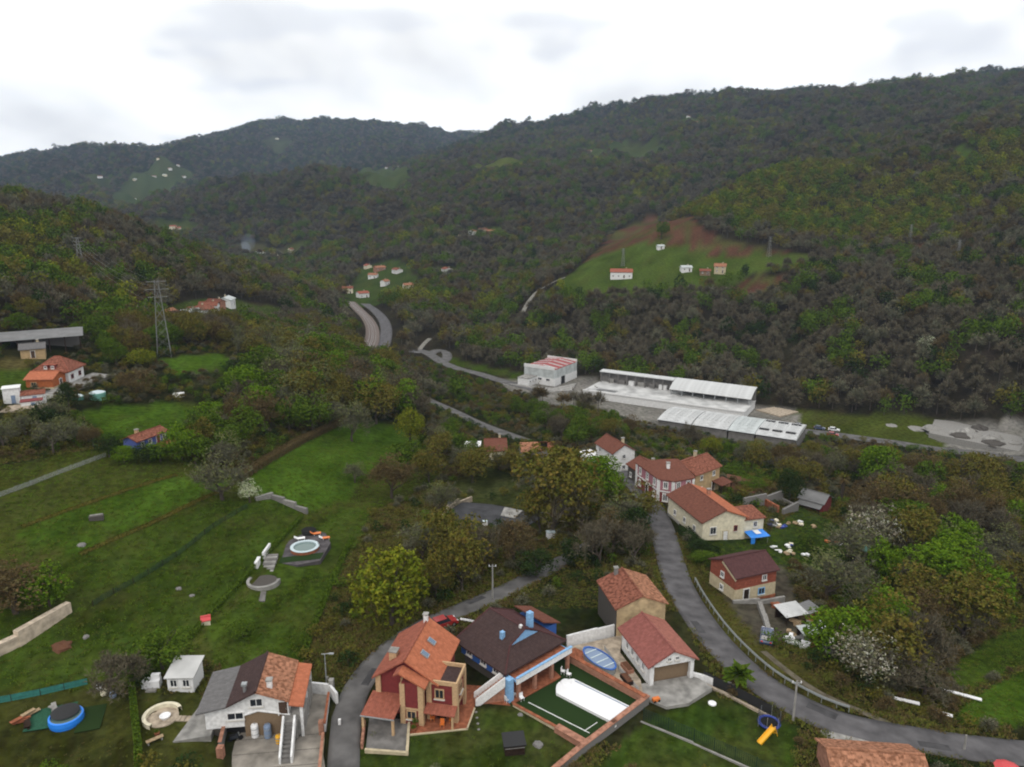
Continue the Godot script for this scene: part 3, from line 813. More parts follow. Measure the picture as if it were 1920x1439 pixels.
# a strip of road draped over the ground
func ribbon(called: String, m: Material, pts: Array, width: float, lift: float, label: String, cat := "road", parent: Node = self, u0 := 0.0) -> MeshInstance3D:
	var cu := Curve2D.new()
	for i in pts.size():
		var a := Vector2(pts[maxi(i - 1, 0)][0], pts[maxi(i - 1, 0)][1])
		var b := Vector2(pts[mini(i + 1, pts.size() - 1)][0], pts[mini(i + 1, pts.size() - 1)][1])
		var t := (b - a) / 6.0
		cu.add_point(Vector2(pts[i][0], pts[i][1]), -t, t)
	var ln := cu.get_baked_length()
	var n := int(ln / maxf(1.0, width * 0.35)) + 1
	var st := new_st()
	st.set_smooth_group(0)
	var cross := 6
	var rows := []
	for i in n + 1:
		var p := cu.sample_baked(ln * i / n)
		var q := cu.sample_baked(minf(ln * i / n + 0.5, ln)) - cu.sample_baked(maxf(ln * i / n - 0.5, 0.0))
		var s := Vector2(-q.y, q.x).normalized()
		var row := []
		var yc := gh(p.x, p.y)
		for k in cross + 1:
			var e := p + s * (u0 + width * (k / float(cross) - 0.5))
			row.append(Vector3(e.x, maxf(gh(e.x, e.y), yc - 0.25) + lift, e.y))
		rows.append(row)
	for i in n:
		for k in cross: quad(st, rows[i][k], rows[i + 1][k], rows[i + 1][k + 1], rows[i][k + 1])
		quad(st, rows[i][0] - Vector3(0, 0.6, 0), rows[i + 1][0] - Vector3(0, 0.6, 0), rows[i + 1][0], rows[i][0])
		quad(st, rows[i][cross], rows[i + 1][cross], rows[i + 1][cross] - Vector3(0, 0.6, 0), rows[i][cross] - Vector3(0, 0.6, 0))
	var o := fin(st, called, m, parent)
	if parent == self: tag(o, label, cat, "", "structure")
	return o

# ---------------------------------------------------------------- trees
class Soup:
	var v := PackedVector3Array()
	var n := PackedVector3Array()
	var c := PackedColorArray()
	func tri(a: Vector3, b: Vector3, d: Vector3, col: Color):
		var nn := (d - a).cross(b - a).normalized()
		v.append(a); v.append(b); v.append(d)
		n.append(nn); n.append(nn); n.append(nn)
		c.append(col); c.append(col); c.append(col)
	func leaf(p: Vector3, nrm: Vector3, s: float, col: Color, r: RandomNumberGenerator):
		var u := nrm.cross(Vector3(r.randf() - 0.5, r.randf() - 0.5, r.randf() - 0.5)).normalized()
		var w := nrm.cross(u) * 0.62
		tri(p - u * s, p - w * s, p + u * s, col)
		tri(p - u * s, p + u * s, p + w * s, col)
	func limb(a: Vector3, b: Vector3, r0: float, r1: float, col: Color, sides := 5):
		var d := (b - a).normalized()
		var u := d.cross(Vector3.UP if absf(d.y) < 0.9 else Vector3.RIGHT).normalized()
		var w := d.cross(u)
		for i in sides:
			var e0 := u * cos(TAU * i / sides) + w * sin(TAU * i / sides)
			var e1 := u * cos(TAU * (i + 1) / sides) + w * sin(TAU * (i + 1) / sides)
			tri(a + e0 * r0, a + e1 * r0, b + e1 * r1, col)
			tri(a + e0 * r0, b + e1 * r1, b + e0 * r1, col)
	func mesh() -> ArrayMesh:
		var arr := []
		arr.resize(Mesh.ARRAY_MAX)
		arr[Mesh.ARRAY_VERTEX] = v; arr[Mesh.ARRAY_NORMAL] = n; arr[Mesh.ARRAY_COLOR] = c
		var m := ArrayMesh.new()
		m.add_surface_from_arrays(Mesh.PRIMITIVE_TRIANGLES, arr)
		return m

func rdir(r: RandomNumberGenerator) -> Vector3:
	var z := r.randf_range(-1, 1)
	var a := r.randf() * TAU
	var k := sqrt(1 - z * z)
	return Vector3(cos(a) * k, z, sin(a) * k)

func tint(cols: Array, r: RandomNumberGenerator, vary := 0.3) -> Color:
	var c: Color = cols[r.randi() % cols.size()]
	var k := 1.0 + r.randf_range(-vary, vary)
	return Color(c.r * k * (1.0 + r.randf_range(-0.1, 0.1)), c.g * k, c.b * k)

# a crown of leaf sprays gathered in lobes
func leafy(s: Soup, r: RandomNumberGenerator, c: Vector3, R: Vector3, lobes: int, sprays: int, per: int, size: float, cols: Array, low := -0.35):
	var L := []
	for i in lobes:
		var d := rdir(r)
		d.y = maxf(d.y, low)
		var k := 0.62 if i > 0 else 0.1
		L.append([c + d * R * k * r.randf_range(0.75, 1.1), r.randf_range(0.36, 0.56) if i > 0 else 0.7])
	for i in sprays:
		var l = L[i % lobes]
		var d := rdir(r)
		if d.y < low: d.y = -d.y
		var lr: float = l[1]
		var p: Vector3 = l[0] + d * R * lr * (0.6 + 0.45 * sqrt(r.randf()))
		var tc := tint(cols, r, 0.14)
		for k in per:
			var q := p + rdir(r) * size * 2.2 * r.randf()
			var col := tc * r.randf_range(0.88, 1.12)
			s.leaf(q, (d + rdir(r) * 0.9).normalized(), size * r.randf_range(0.7, 1.3), col, r)

func grow(tr: Soup, tw: Soup, r: RandomNumberGenerator, p: Vector3, d: Vector3, ln: float, rad: float, depth: int, maxd: int, kids: int, cols: Array, upward := 0.25):
	var e := p + d * ln
	var mid := p.lerp(e, 0.5) + rdir(r) * ln * 0.06
	if depth <= 1:
		tr.limb(p, mid, rad, rad * 0.85, Color(0.07, 0.058, 0.048), 5)
		tr.limb(mid, e, rad * 0.85, rad * 0.62, Color(0.07, 0.058, 0.048), 5)
	else:
		var c := tint(cols, r, 0.3)
		var w := d.cross(rdir(r)).normalized() * rad
		tw.tri(p - w, p + w, e, c)
	if depth >= maxd: return
	for i in kids:
		var t := r.randf_range(0.45, 1.0) if depth > 0 else r.randf_range(0.6, 1.0)
		var nd := (d * 0.75 + rdir(r) * 0.85 + Vector3(0, upward, 0)).normalized()
		grow(tr, tw, r, p.lerp(e, t), nd, ln * r.randf_range(0.6, 0.85), maxf(rad * 0.5, 0.032), depth + 1, maxd, kids, cols, upward)

var KINDS := {}

# colours are those of the leaves and bark themselves
const LEAF := {
	"fresh": [Color(0.125, 0.14, 0.013), Color(0.15, 0.155, 0.017), Color(0.092, 0.117, 0.013)],
	"green": [Color(0.062, 0.1, 0.012), Color(0.078, 0.12, 0.015), Color(0.05, 0.082, 0.012)],
	"dark": [Color(0.024, 0.04, 0.012), Color(0.031, 0.048, 0.014), Color(0.02, 0.033, 0.012)],
	"olive": [Color(0.102, 0.094, 0.02), Color(0.09, 0.09, 0.02), Color(0.115, 0.09, 0.023)],
	"bare": [Color(0.1, 0.088, 0.06), Color(0.085, 0.073, 0.05), Color(0.115, 0.102, 0.07)],
	"rust": [Color(0.102, 0.07, 0.033), Color(0.09, 0.067, 0.033), Color(0.098, 0.08, 0.038)],
	"blossom": [Color(0.37, 0.35, 0.29), Color(0.17, 0.165, 0.11), Color(0.115, 0.115, 0.06), Color(0.1, 0.095, 0.066)],
	"white": [Color(0.6, 0.62, 0.48), Color(0.48, 0.52, 0.36), Color(0.28, 0.34, 0.16)],
	"lime": [Color(0.08, 0.14, 0.011), Color(0.1, 0.165, 0.014), Color(0.065, 0.115, 0.011)],
	"grey": [Color(0.108, 0.105, 0.07), Color(0.094, 0.093, 0.06), Color(0.12, 0.118, 0.078)],
}

func make_tree_kinds():
	for k in LEAF:
		var near := []
		var far := []
		var cols: Array = LEAF[k]
		for variant in 3:
			var r := RandomNumberGenerator.new(); r.seed = hash(k) + variant * 101
			var tr := Soup.new(); var cr := Soup.new()
			var bk := Color(0.07, 0.058, 0.048)
			if k in ["bare", "grey", "rust"]:
				grow(tr, cr, r, Vector3(0, -0.6, 0), Vector3(r.randf_range(-0.06, 0.06), 1, 0).normalized(), 2.5, 0.24, 0, 6, 4, cols, 0.3)
				if k == "grey": leafy(cr, r, Vector3(0, 4.4, 0), Vector3(3.4, 3.4, 3.4), 9, 300, 3, 0.11, [Color(0.11, 0.12, 0.05)], -0.6)
				if k == "rust": leafy(cr, r, Vector3(0, 4.4, 0), Vector3(3.4, 3.4, 3.4), 9, 360, 3, 0.12, cols, -0.6)
			elif k == "olive":
				grow(tr, cr, r, Vector3(0, -0.6, 0), Vector3(0.04, 1, r.randf_range(-0.06, 0.06)).normalized(), 2.6, 0.24, 0, 5, 4, LEAF.bare, 0.3)
				leafy(cr, r, Vector3(0, 5.0, 0), Vector3(3.9, 4.2, 3.9), 13, 800, 4, 0.17, cols, -0.6)
			else:
				var top := Vector3(r.randf_range(-0.3, 0.3), 4.2, r.randf_range(-0.3, 0.3))
				tr.limb(Vector3(0, -0.6, 0), top, 0.26, 0.17, bk, 7)
				for i in 7:
					var e := top + Vector3(r.randf_range(-2.4, 2.4), r.randf_range(0.8, 4.0), r.randf_range(-2.4, 2.4))
					tr.limb(top - Vector3(0, r.randf() * 1.4, 0), e, 0.11, 0.04, bk, 4)
				if k in ["blossom", "white"]:
					leafy(cr, r, Vector3(0, 5.2, 0), Vector3(4.0, 3.9, 4.0), 14, 800, 4, 0.12, cols, -0.5)
					grow(tr, cr, r, Vector3(0, 1.5, 0), Vector3.UP, 3.0, 0.2, 1, 5, 4, LEAF.bare, 0.1)
				else:
					leafy(cr, r, Vector3(0, 4.9, 0), Vector3(4.0, 4.5, 4.0), 15, [900, 1200, 700][variant], 5, [0.18, 0.15, 0.21][variant], cols, -0.7)
			near.append([tr.mesh(), cr.mesh()])
		for variant in 2:
			var r := RandomNumberGenerator.new(); r.seed = hash(k) + variant * 57 + 7
			var s := Soup.new()
			s.limb(Vector3(0, -2, 0), Vector3(0, 5, 0), 0.2, 0.1, Color(0.075, 0.065, 0.055), 3)
			if k in ["bare", "grey", "rust"]:
				for i in 300:
					var d := rdir(r)
					d.y = absf(d.y) * 1.1 - 0.25
					var b := Vector3(0, 4.2, 0) + d * Vector3(2.4, 2.6, 2.4) * r.randf_range(0.3, 1.0)
					var w := d.cross(rdir(r)).normalized() * 0.13
					s.tri(b - w, b + w, b + (d + rdir(r) * 0.4 + Vector3(0, 0.35, 0)).normalized() * r.randf_range(1.0, 2.0), tint(cols, r))
				leafy(s, r, Vector3(0, 5.0, 0), Vector3(3.3, 3.6, 3.3), 7, 30 if k == "bare" else 70, 2, 0.3, cols)
			else:
				leafy(s, r, Vector3(0, 4.9, 0), Vector3(3.9, 4.6, 3.9), 9, 120, 2, 0.45, [cols[0], cols[0].lerp(cols[1], 0.5), cols[0].lerp(cols[2], 0.5)], -0.6)
			far.append(s.mesh())
		KINDS[k] = {"near": near, "far": far}

const TREE_NAME := {"fresh": "spring_leaf_tree", "green": "leafy_tree", "dark": "evergreen_tree", "olive": "budding_tree", "bare": "bare_tree", "rust": "rusty_tree", "blossom": "blossom_tree", "white": "blossom_tree", "lime": "leafy_tree", "grey": "twiggy_tree"}
var tree_count := 0

func plant(kind: String, x: float, z: float, h: float, w: float, label: String, group := "", called := "") -> Node3D:
	tree_count += 1
	var r := RandomNumberGenerator.new(); r.seed = tree_count * 7919
	var t := thing(called if called else TREE_NAME[kind], label, "tree" if h > 3.2 else "bush", Vector3(x, gh(x, z) - 0.05, z), r.randf() * TAU, group)
	var m = KINDS[kind].near[r.randi() % 3]
	var bb: AABB = m[1].get_aabb()
	var k := w / (0.5 * (bb.size.x + bb.size.z) * 0.92)
	t.scale = Vector3(k, h / bb.end.y, k)
	put(m[0], "trunk", M.twigs, t)
	put(m[1], "crown", M.leaves if not kind in ["bare", "grey"] else M.twigs, t)
	return t

var TREES := [
	["fresh", -17.3, -96.9, 12.5, 11.5, "large rounded yellow-green tree above the lane", ""],
	["olive", -7.8, -108.1, 13.5, 10.0, "tall olive-yellow tree beside the round yellow-green one", ""],
	["olive", -12.0, -105.5, 7.5, 7.0, "low olive bush under the tall olive-yellow tree", ""],
	["olive", 8.3, -134.7, 18.5, 18.0, "broad brownish budding tree beside the grey parking area", ""],
	["lime", 20.0, -157.0, 10.5, 11, "dense mid green tree beside the hamlet street", ""],
	["olive", 26.0, -141.7, 9.5, 8.5, "olive tree on the verge of the hamlet street", ""],
	["rust", 18.5, -125.9, 9, 8, "dark brown tree at the bend of the lane", ""],
	["bare", 21.6, -121.0, 8, 8, "leafless tree on the road bank above the old barn", ""],
	["bare", 14.4, -123.6, 8, 7, "leafless tree at the head of the lane", ""],
	["dark", 10.8, -120.4, 5, 6, "dark shrub at the end of the lane", ""],
	["green", 19.4, -216.7, 7.5, 7.5, "round green tree behind the orange roofed ruin", ""],
	["rust", -25.8, -151.1, 10, 11.5, "brown bushy tree in the upper green field", ""],
	["grey", -34.9, -157.0, 5, 6, "small grey bush in the upper green field", ""],
	["fresh", -28.2, -199.0, 11, 9, "upright yellow-green tree beside the mid road", ""],
	["olive", -40.1, -212.4, 14.5, 14.5, "large domed olive tree at the head of the green field", ""],
	["grey", -49.8, -197.9, 10, 11, "grey-green tree beside the domed olive tree", ""],
	["lime", -66.5, -187.3, 10, 11, "broad bright green tree below the dark hedge", ""],
	["lime", -73.3, -176.1, 7, 9, "green tree beside the vivid meadow", ""],
	["green", -66.1, -148.2, 7, 8, "green tree behind the blue cottage", ""],
	["grey", -55.1, -133.3, 11, 11, "pale twiggy tree beside the white blossoming shrub", ""],
	["white", -50.2, -134.3, 5.0, 5.0, "white blossoming shrub by the stone wall", ""],
	["lime", -64.5, -94.4, 6.5, 6.5, "bright green bush at the end of the beige wall", ""],
	["rust", -68.0, -92.6, 8.0, 13.0, "spreading brown bramble thicket beside the beige wall", ""],
	["bare", -48.5, -79.3, 6.0, 7.5, "leafless fruit tree beside the hedge", ""],
	["green", -44.4, -84.1, 5.5, 7.5, "green fruit tree behind the white garden pavilion", ""],
	["green", -37.2, -92.4, 2.5, 4.5, "low green bush in the field above the white house", ""],
	["blossom", 72.7, -138.1, 11, 12, "grey-white blossoming tree beside the hamlet gardens", ""],
	["blossom", 46.5, -86.2, 8.0, 9.5, "cream blossoming tree above the guard rail", ""],
	["grey", 52.9, -114.0, 10, 13, "wide grey twiggy tree beside the salmon house", ""],
	["lime", 45.3, -93.3, 9.0, 9.0, "bright green tree beside the junk yard", ""],
	["lime", 58.8, -105.5, 9, 8, "green tree between the twiggy tree and the cream blossoming tree", ""],
	["lime", 86.7, -133.8, 11, 12, "broad bright green tree in the wood below the hamlet", ""],
	["lime", 84.4, -120.0, 9, 9, "green tree at the edge of the sloping meadow", ""],
	["rust", 66.0, -106.9, 8.5, 8.5, "brown budding tree at the edge of the sloping meadow", ""],
	["bare", 53.9, -85.4, 6.5, 8.5, "leafless tree among the white planks", ""],
	["green", 117.5, -602.7, 14, 12, "solitary dark green tree on the bracken slope", ""],
	["white", 189.0, -336.1, 9, 9, "lone white blossoming tree in the wooded slope", ""],
	["dark", 64.4, -163.0, 9, 7, "dark conifer-like tree behind the ruined walls", ""],
	["fresh", 61.1, -220.7, 6, 7, "yellow-green bush behind the beige house", ""],
	["green", 58.6, -172.2, 3, 6, "green shrub behind the stone wall", ""],
	["dark", 34.6, -127.6, 3.0, 5, "dark shrub in front of the cream house", ""],
	["green", 34.6, -124.0, 2.5, 5, "green shrub on the bank below the cream house", ""],
	["grey", -92.9, -144.6, 8, 9, "pale twiggy tree below the white sheds", ""],
	["dark", -104.6, -171.1, 7, 5, "dark tree beside the farm courtyard", ""],
	["rust", -87.6, -149.6, 5, 5, "reddish brown bush beside the farm track", ""],
	["dark", -73.9, -145.0, 4, 7, "dark shrub before the blue cottage", ""],
	["rust", -97.8, -187.9, 8, 12, "grey-brown thicket beside the vivid meadow", ""],
	["dark", -83.8, -225.9, 5, 11, "dark evergreen clump at the edge of the far meadow", ""],
	["fresh", -109.0, -216.0, 6, 9, "yellow-green tree above the thicket", ""],
	["olive", -158.2, -245.9, 8, 9, "olive tree behind the long barn", ""],
	["green", -152.4, -230.8, 7, 8, "bright green tree behind the long barn", ""],
	["green", -143.3, -246.4, 5, 6, "bright green bush at the end of the long barn", ""],
	["grey", -42.1, -188.8, 12, 11, "tall twiggy tree at the upper edge of the green field", ""],
	["green", -25.4, -173.1, 9, 9, "green tree on the slope above the parking area", ""],
	["olive", -19.5, -166.7, 10.5, 9, "olive tree on the slope above the parking area", ""],
	["grey", -15.1, -143.9, 8, 8, "twiggy tree at the end of the parking area wall", ""],
	["olive", -9.6, -170.2, 9, 9, "olive tree below the canopy shed", ""],
	["olive", 0.0, -178.6, 9, 9, "olive tree below the cream house by the road bend", ""],
	["grey", 5.4, -159.4, 10, 9, "twiggy tree behind the broad brownish tree", ""],
	["olive", 14.3, -141.2, 12, 11, "olive tree between the broad brownish tree and the street", ""],
	["grey", 21.4, -135.6, 11, 10, "twiggy tree beside the paved circle", ""],
	["dark", 22.1, -127.3, 9, 8, "dark tree on the road bank", ""],
	["bare", 15.4, -120.1, 10, 10, "bare tree where the lane meets the bank", ""],
	["green", 13.2, -172.0, 10, 9, "green tree above the broad brownish tree", ""],
	["olive", -11.1, -117.1, 11, 9, "olive tree beside the tall olive-yellow one", ""],
	["grey", -15.5, -118.9, 9, 9, "twiggy tree behind the large rounded yellow-green tree", ""],
	["bare", -5.0, -118.1, 9, 9, "bare tree above the middle of the lane", ""],
	["rust", 0.2, -121.3, 9, 9, "rust brown tree above the middle of the lane", ""],
	["dark", 4.0, -114.7, 5, 7, "dark bush beside the upper lane", ""],
	["lime", -69.1, -149.2, 8, 8, "bright green tree beside the blue cottage deck", ""],
	["lime", -72.1, -145.9, 4.5, 6, "bright green bush before the blue cottage", ""],
	["grey", -59.6, -148.2, 9, 9, "twiggy tree above the white blossoming shrub", ""],
	["green", -62.5, -166.9, 9.5, 9, "green tree at the corner of the upper green field", ""],
	["green", -69.8, -162.3, 9, 9, "green tree between the blue cottage and the upper field", ""],
	["dark", -81.8, -144.8, 5, 6, "dark bush at the end of the pale fence", ""],
	["lime", -77.9, -142.8, 3.5, 5, "low bright bush below the end of the pale fence", ""],
	["olive", 31.4, -265.3, 8, 8, "olive tree screening the long works", ""],
	["rust", 42.1, -255.4, 8, 8, "rust brown tree screening the ribbed sheds", ""],
	["olive", 19.7, -261.1, 9, 9, "olive tree beside the works yard corner", ""],
	["green", 10.2, -265.6, 8, 8, "green tree below the works yard", ""],
	["olive", 0.4, -282.1, 9, 9, "olive tree above the collapsing house", ""],
	["bare", 61.9, -244.5, 7, 8, "bare tree behind the beige house", ""],
	["olive", 5.3, -136.8, 10, 9, "olive tree at the corner of the parking area", ""],
]
var WOODS := [
	["in the wood below the hamlet", 8.2, PackedVector2Array([Vector2(60.5, -129.9), Vector2(94.8, -183.8), Vector2(101.3, -210.4), Vector2(119.5, -214.3), Vector2(162.4, -208.3), Vector2(101.6, -124.8), Vector2(79.8, -112.8), Vector2(66.5, -101.1), Vector2(51.9, -87.6), Vector2(49.2, -89.6), Vector2(53.2, -104.6)]), ["bare", "bare", "olive", "green", "olive", "rust", "grey", "lime"], 8, 13],
	["between the hamlet and the works", 7.0, PackedVector2Array([Vector2(0.0, -285.8), Vector2(24.3, -273.8), Vector2(48.1, -230.5), Vector2(87.2, -223.7), Vector2(106.1, -236.1), Vector2(128.5, -225.0), Vector2(163.9, -210.4), Vector2(117.3, -210.2), Vector2(89.3, -197.4), Vector2(68.6, -170.7), Vector2(71.4, -198.0), Vector2(61.5, -205.0), Vector2(60.2, -237.6), Vector2(40.2, -235.0), Vector2(18.4, -205.6), Vector2(9.0, -242.3)]), ["bare", "olive", "bare", "olive", "rust", "green", "grey"], 6, 9.5],
	["along the road above the works", 7.5, PackedVector2Array([Vector2(-76.1, -440.6), Vector2(-43.5, -374.4), Vector2(-7.5, -343.4), Vector2(0.0, -320.2), Vector2(-6.0, -271.2), Vector2(-21.1, -286.4), Vector2(-36.7, -294.5), Vector2(-51.8, -323.2)]), ["olive", "bare", "green", "rust", "grey"], 2.5, 4.5],
	["in the belt above the green field", 7.2, PackedVector2Array([Vector2(-76.6, -196.5), Vector2(-76.9, -219.6), Vector2(-74.3, -255.9), Vector2(-80.4, -347.3), Vector2(-61.1, -350.8), Vector2(-41.2, -281.4), Vector2(-29.2, -232.2), Vector2(-40.2, -208.7), Vector2(-48.6, -205.6), Vector2(-52.8, -177.4), Vector2(-56.4, -164.2), Vector2(-64.9, -167.6)]), ["grey", "bare", "olive", "green", "rust", "lime"], 10, 14.5],
	["along the foot of the rounded hill", 8.0, PackedVector2Array([Vector2(-131.1, -226.8), Vector2(-156.0, -279.8), Vector2(-134.9, -280.7), Vector2(-123.7, -325.7), Vector2(-117.7, -411.0), Vector2(-93.1, -463.4), Vector2(-67.9, -360.1), Vector2(-71.8, -274.8), Vector2(-86.4, -243.2), Vector2(-99.9, -261.3), Vector2(-112.7, -240.1), Vector2(-114.7, -213.4)]), ["olive", "rust", "bare", "olive", "grey", "olive", "green"], 8, 11.5],
	["in the strip of trees by the parking area", 6.0, PackedVector2Array([Vector2(-11.1, -109.2), Vector2(-10.3, -121.2), Vector2(3.9, -124.9), Vector2(11.7, -125.6), Vector2(3.7, -118.6), Vector2(-2.6, -110.7)]), ["bare", "rust", "olive", "bare"], 6, 9],
	["beside the blue cottage", 6.5, PackedVector2Array([Vector2(-69.1, -146.2), Vector2(-76.3, -168.5), Vector2(-70.5, -179.7), Vector2(-60.8, -156.2), Vector2(-59.8, -141.8)]), ["green", "grey", "olive"], 5, 8],
	["around the cream house at the road bend", 6.5, PackedVector2Array([Vector2(-16.7, -170.3), Vector2(-24.5, -193.1), Vector2(-22.3, -231.3), Vector2(-13.0, -193.5), Vector2(0.0, -185.1), Vector2(12.2, -179.6), Vector2(18.4, -205.6), Vector2(18.3, -173.6), Vector2(14.7, -161.3), Vector2(0.0, -174.5)]), ["olive", "green", "bare", "grey"], 6, 9],
	["on the bank beside the main street", 5.5, PackedVector2Array([Vector2(9.3, -120.3), Vector2(19.0, -137.2), Vector2(27.7, -141.8), Vector2(26.4, -123.9), Vector2(25.1, -110.3), Vector2(21.0, -117.4)]), ["bare", "dark", "rust", "olive", "grey"], 7, 10.5],
	["below the farm sheds", 6.5, PackedVector2Array([Vector2(-100.3, -139.6), Vector2(-109.7, -156.0), Vector2(-101.4, -163.4), Vector2(-90.0, -155.3), Vector2(-86.2, -146.1), Vector2(-93.6, -138.6)]), ["dark", "olive", "grey", "green"], 4.5, 7],
]

func make_near_trees():
	for a in TREES: plant(a[0], a[1], a[2], a[3], a[4], a[5], a[6])
	# wooded belts close by: every tree on its own
	for w in WOODS:
		var r := RandomNumberGenerator.new(); r.seed = hash(w[0])
		var poly: PackedVector2Array = w[2]
		var b := Rect2(poly[0], Vector2.ZERO)
		for p in poly: b = b.expand(p)
		var sp: float = w[1]
		var x := b.position.x
		while x < b.end.x:
			var z := b.position.y
			while z < b.end.y:
				var p := Vector2(x + r.randf_range(-0.42, 0.42) * sp, z + r.randf_range(-0.42, 0.42) * sp)
				z += sp
				var pick: String = w[3][r.randi() % w[3].size()]
				var h: float = r.randf_range(w[4], w[5])
				if not Geometry2D.is_point_in_polygon(p, poly): continue
				var ok := true
				for a in TREES:
					if Vector2(a[1], a[2]).distance_to(p) < (a[4] + h * 0.8) * 0.3: ok = false
				if not ok or near_road(p, h * 0.3) or on_plot(p, h * 0.25): continue
				plant(pick, p.x, p.y, h, h * r.randf_range(0.78, 1.05), "%s %s" % [KIND_WORDS[pick], w[0]], w[0])
			x += sp

const KIND_WORDS := {"fresh": "yellow-green spring leaf tree", "green": "mid green leafy tree", "dark": "dark evergreen tree", "olive": "olive budding tree", "bare": "bare brown tree", "rust": "rust brown budding tree", "blossom": "white blossoming tree", "white": "white blossoming tree", "lime": "bright green leafy tree", "grey": "grey twiggy tree"}

var road_points := []   # [Vector2, half width]
var road_cells := {}
func near_road(p: Vector2, extra: float) -> bool:
	if road_cells.is_empty():
		for q in road_points:
			var c := Vector2i((q[0] / 12.0).floor())
			for dx in range(-1, 2):
				for dy in range(-1, 2):
					var k := c + Vector2i(dx, dy)
					if not road_cells.has(k): road_cells[k] = []
					road_cells[k].append(q)
	for q in road_cells.get(Vector2i((p / 12.0).floor()), []):
		if p.distance_squared_to(q[0]) < (q[1] + extra) * (q[1] + extra): return true
	return false

# ---------------------------------------------------------------- woods on the hillsides
func make_woodland():
	var r := RandomNumberGenerator.new(); r.seed = 99
	var nz := FastNoiseLite.new(); nz.seed = 7; nz.frequency = 0.011; nz.fractal_octaves = 3
	var nb := FastNoiseLite.new(); nb.seed = 19; nb.frequency = 0.0035; nb.fractal_octaves = 2
	var nk := FastNoiseLite.new(); nk.seed = 29; nk.frequency = 0.028; nk.fractal_octaves = 2
	var lists := {}
	var bands := [[295.0, 720.0, 6.4], [720.0, 1300.0, 8.2], [1300.0, 2300.0, 10.0], [2300.0, 4200.0, 13.5]]
	for bi in 4:
		var bd = bands[bi]
		var s: float = bd[2]
		var half := deg_to_rad(43.0)
		var z := 0.0
		while z > -bd[1]:
			z -= s
			var xm := minf(bd[1], -z * tan(half))
			var x := -xm
			while x < xm:
				x += s
				var px := x + r.randf_range(-0.48, 0.48) * s
				var pz := z + r.randf_range(-0.48, 0.48) * s
				var d := sqrt(px * px + pz * pz)
				if d < bd[0] or d > bd[1]: continue
				var ew := clampf((d - 300.0) / 60.0, 0.5, 9.0)
				var zi := zone_at(px + edge_noise.get_noise_2d(px * 0.6, pz * 0.6) * ew, pz + edge_noise.get_noise_2d(px * 0.6 + 300, pz * 0.6) * ew)
				if zi >= 0 and ZONES[zi][3]: continue
				if d < 700 and near_road(Vector2(px, pz), 6.0): continue
				if d > 450.0 and far_clearing(px, pz, 1.7): continue
				var n := nz.get_noise_2d(px, pz)
				var g := nb.get_noise_2d(px + 500, pz) * 0.9 + n * 0.8 + green_bias(px, pz)
				var roll := clampf(0.5 + nk.get_noise_2d(px, pz) * 1.1 + r.randf_range(-0.16, 0.16), 0.0, 0.999)
				var kind := "bare"
				if g > 0.55: kind = ["green", "fresh", "olive", "green", "olive"][int(roll * 5)]
				elif g > 0.3: kind = ["green", "olive", "grey", "olive", "fresh", "rust"][int(roll * 6)]
				elif g > 0.05: kind = ["green", "olive", "grey", "bare", "bare", "rust"][int(roll * 6)]
				elif roll < 0.12: kind = "green"
				elif roll < 0.2: kind = "olive"
				elif roll < 0.27: kind = "dark"
				elif roll < 0.36: kind = "rust"
				elif roll < 0.5: kind = "grey"
				if d > 2200 and roll < 0.5: kind = "dark" if roll < 0.4 else "green"
				var side := "slope"
				if d > 2300: side = "mountain"
				elif px < -0.12 * d - 40 and d < 720: side = "spur"
				var key := kind + str(r.randi() % 2) + side
				if not lists.has(key): lists[key] = []
				var k := s * r.randf_range(0.115, 0.175) * (1.12 if d < 2300 else 1.0)
				var ky := k * r.randf_range(0.85, 1.2) * (1.0 if d < 720 else 0.9)
				lists[key].append([Transform3D(Basis(Vector3.UP, r.randf() * TAU).scaled(Vector3(k, ky, k)), Vector3(px, gh(px, pz) - 0.3, pz)), r.randf_range(0.8, 1.2)])
	var words := {"slope": "covering the slopes across the valley", "mountain": "covering the far mountain", "spur": "covering the rounded hill beyond the farm"}
	var keys := lists.keys(); keys.sort()
	for key in keys:
		var kind: String = ""
		for kk in LEAF:
			if key.begins_with(kk): kind = kk
		var vi := int(key[kind.length()])
		var side: String = key.substr(kind.length() + 1)
		var mm := MultiMesh.new()
		mm.transform_format = MultiMesh.TRANSFORM_3D
		mm.use_colors = true
		mm.mesh = KINDS[kind].far[vi]
		mm.instance_count = lists[key].size()
		for i in lists[key].size():
			mm.set_instance_transform(i, lists[key][i][0])
			var q: float = lists[key][i][1]
			mm.set_instance_color(i, Color(q, q, q))
		var o := MultiMeshInstance3D.new()
		o.multimesh = mm
		o.material_override = M.leaves if not kind in ["bare", "grey"] else M.twigs
		o.name = numbered("woodland")
		add_child(o)
		tag(o, "%s %s" % [KIND_WORDS[kind].replace(" tree", " woodland"), words[side]], "woodland", "woods " + words[side], "stuff")

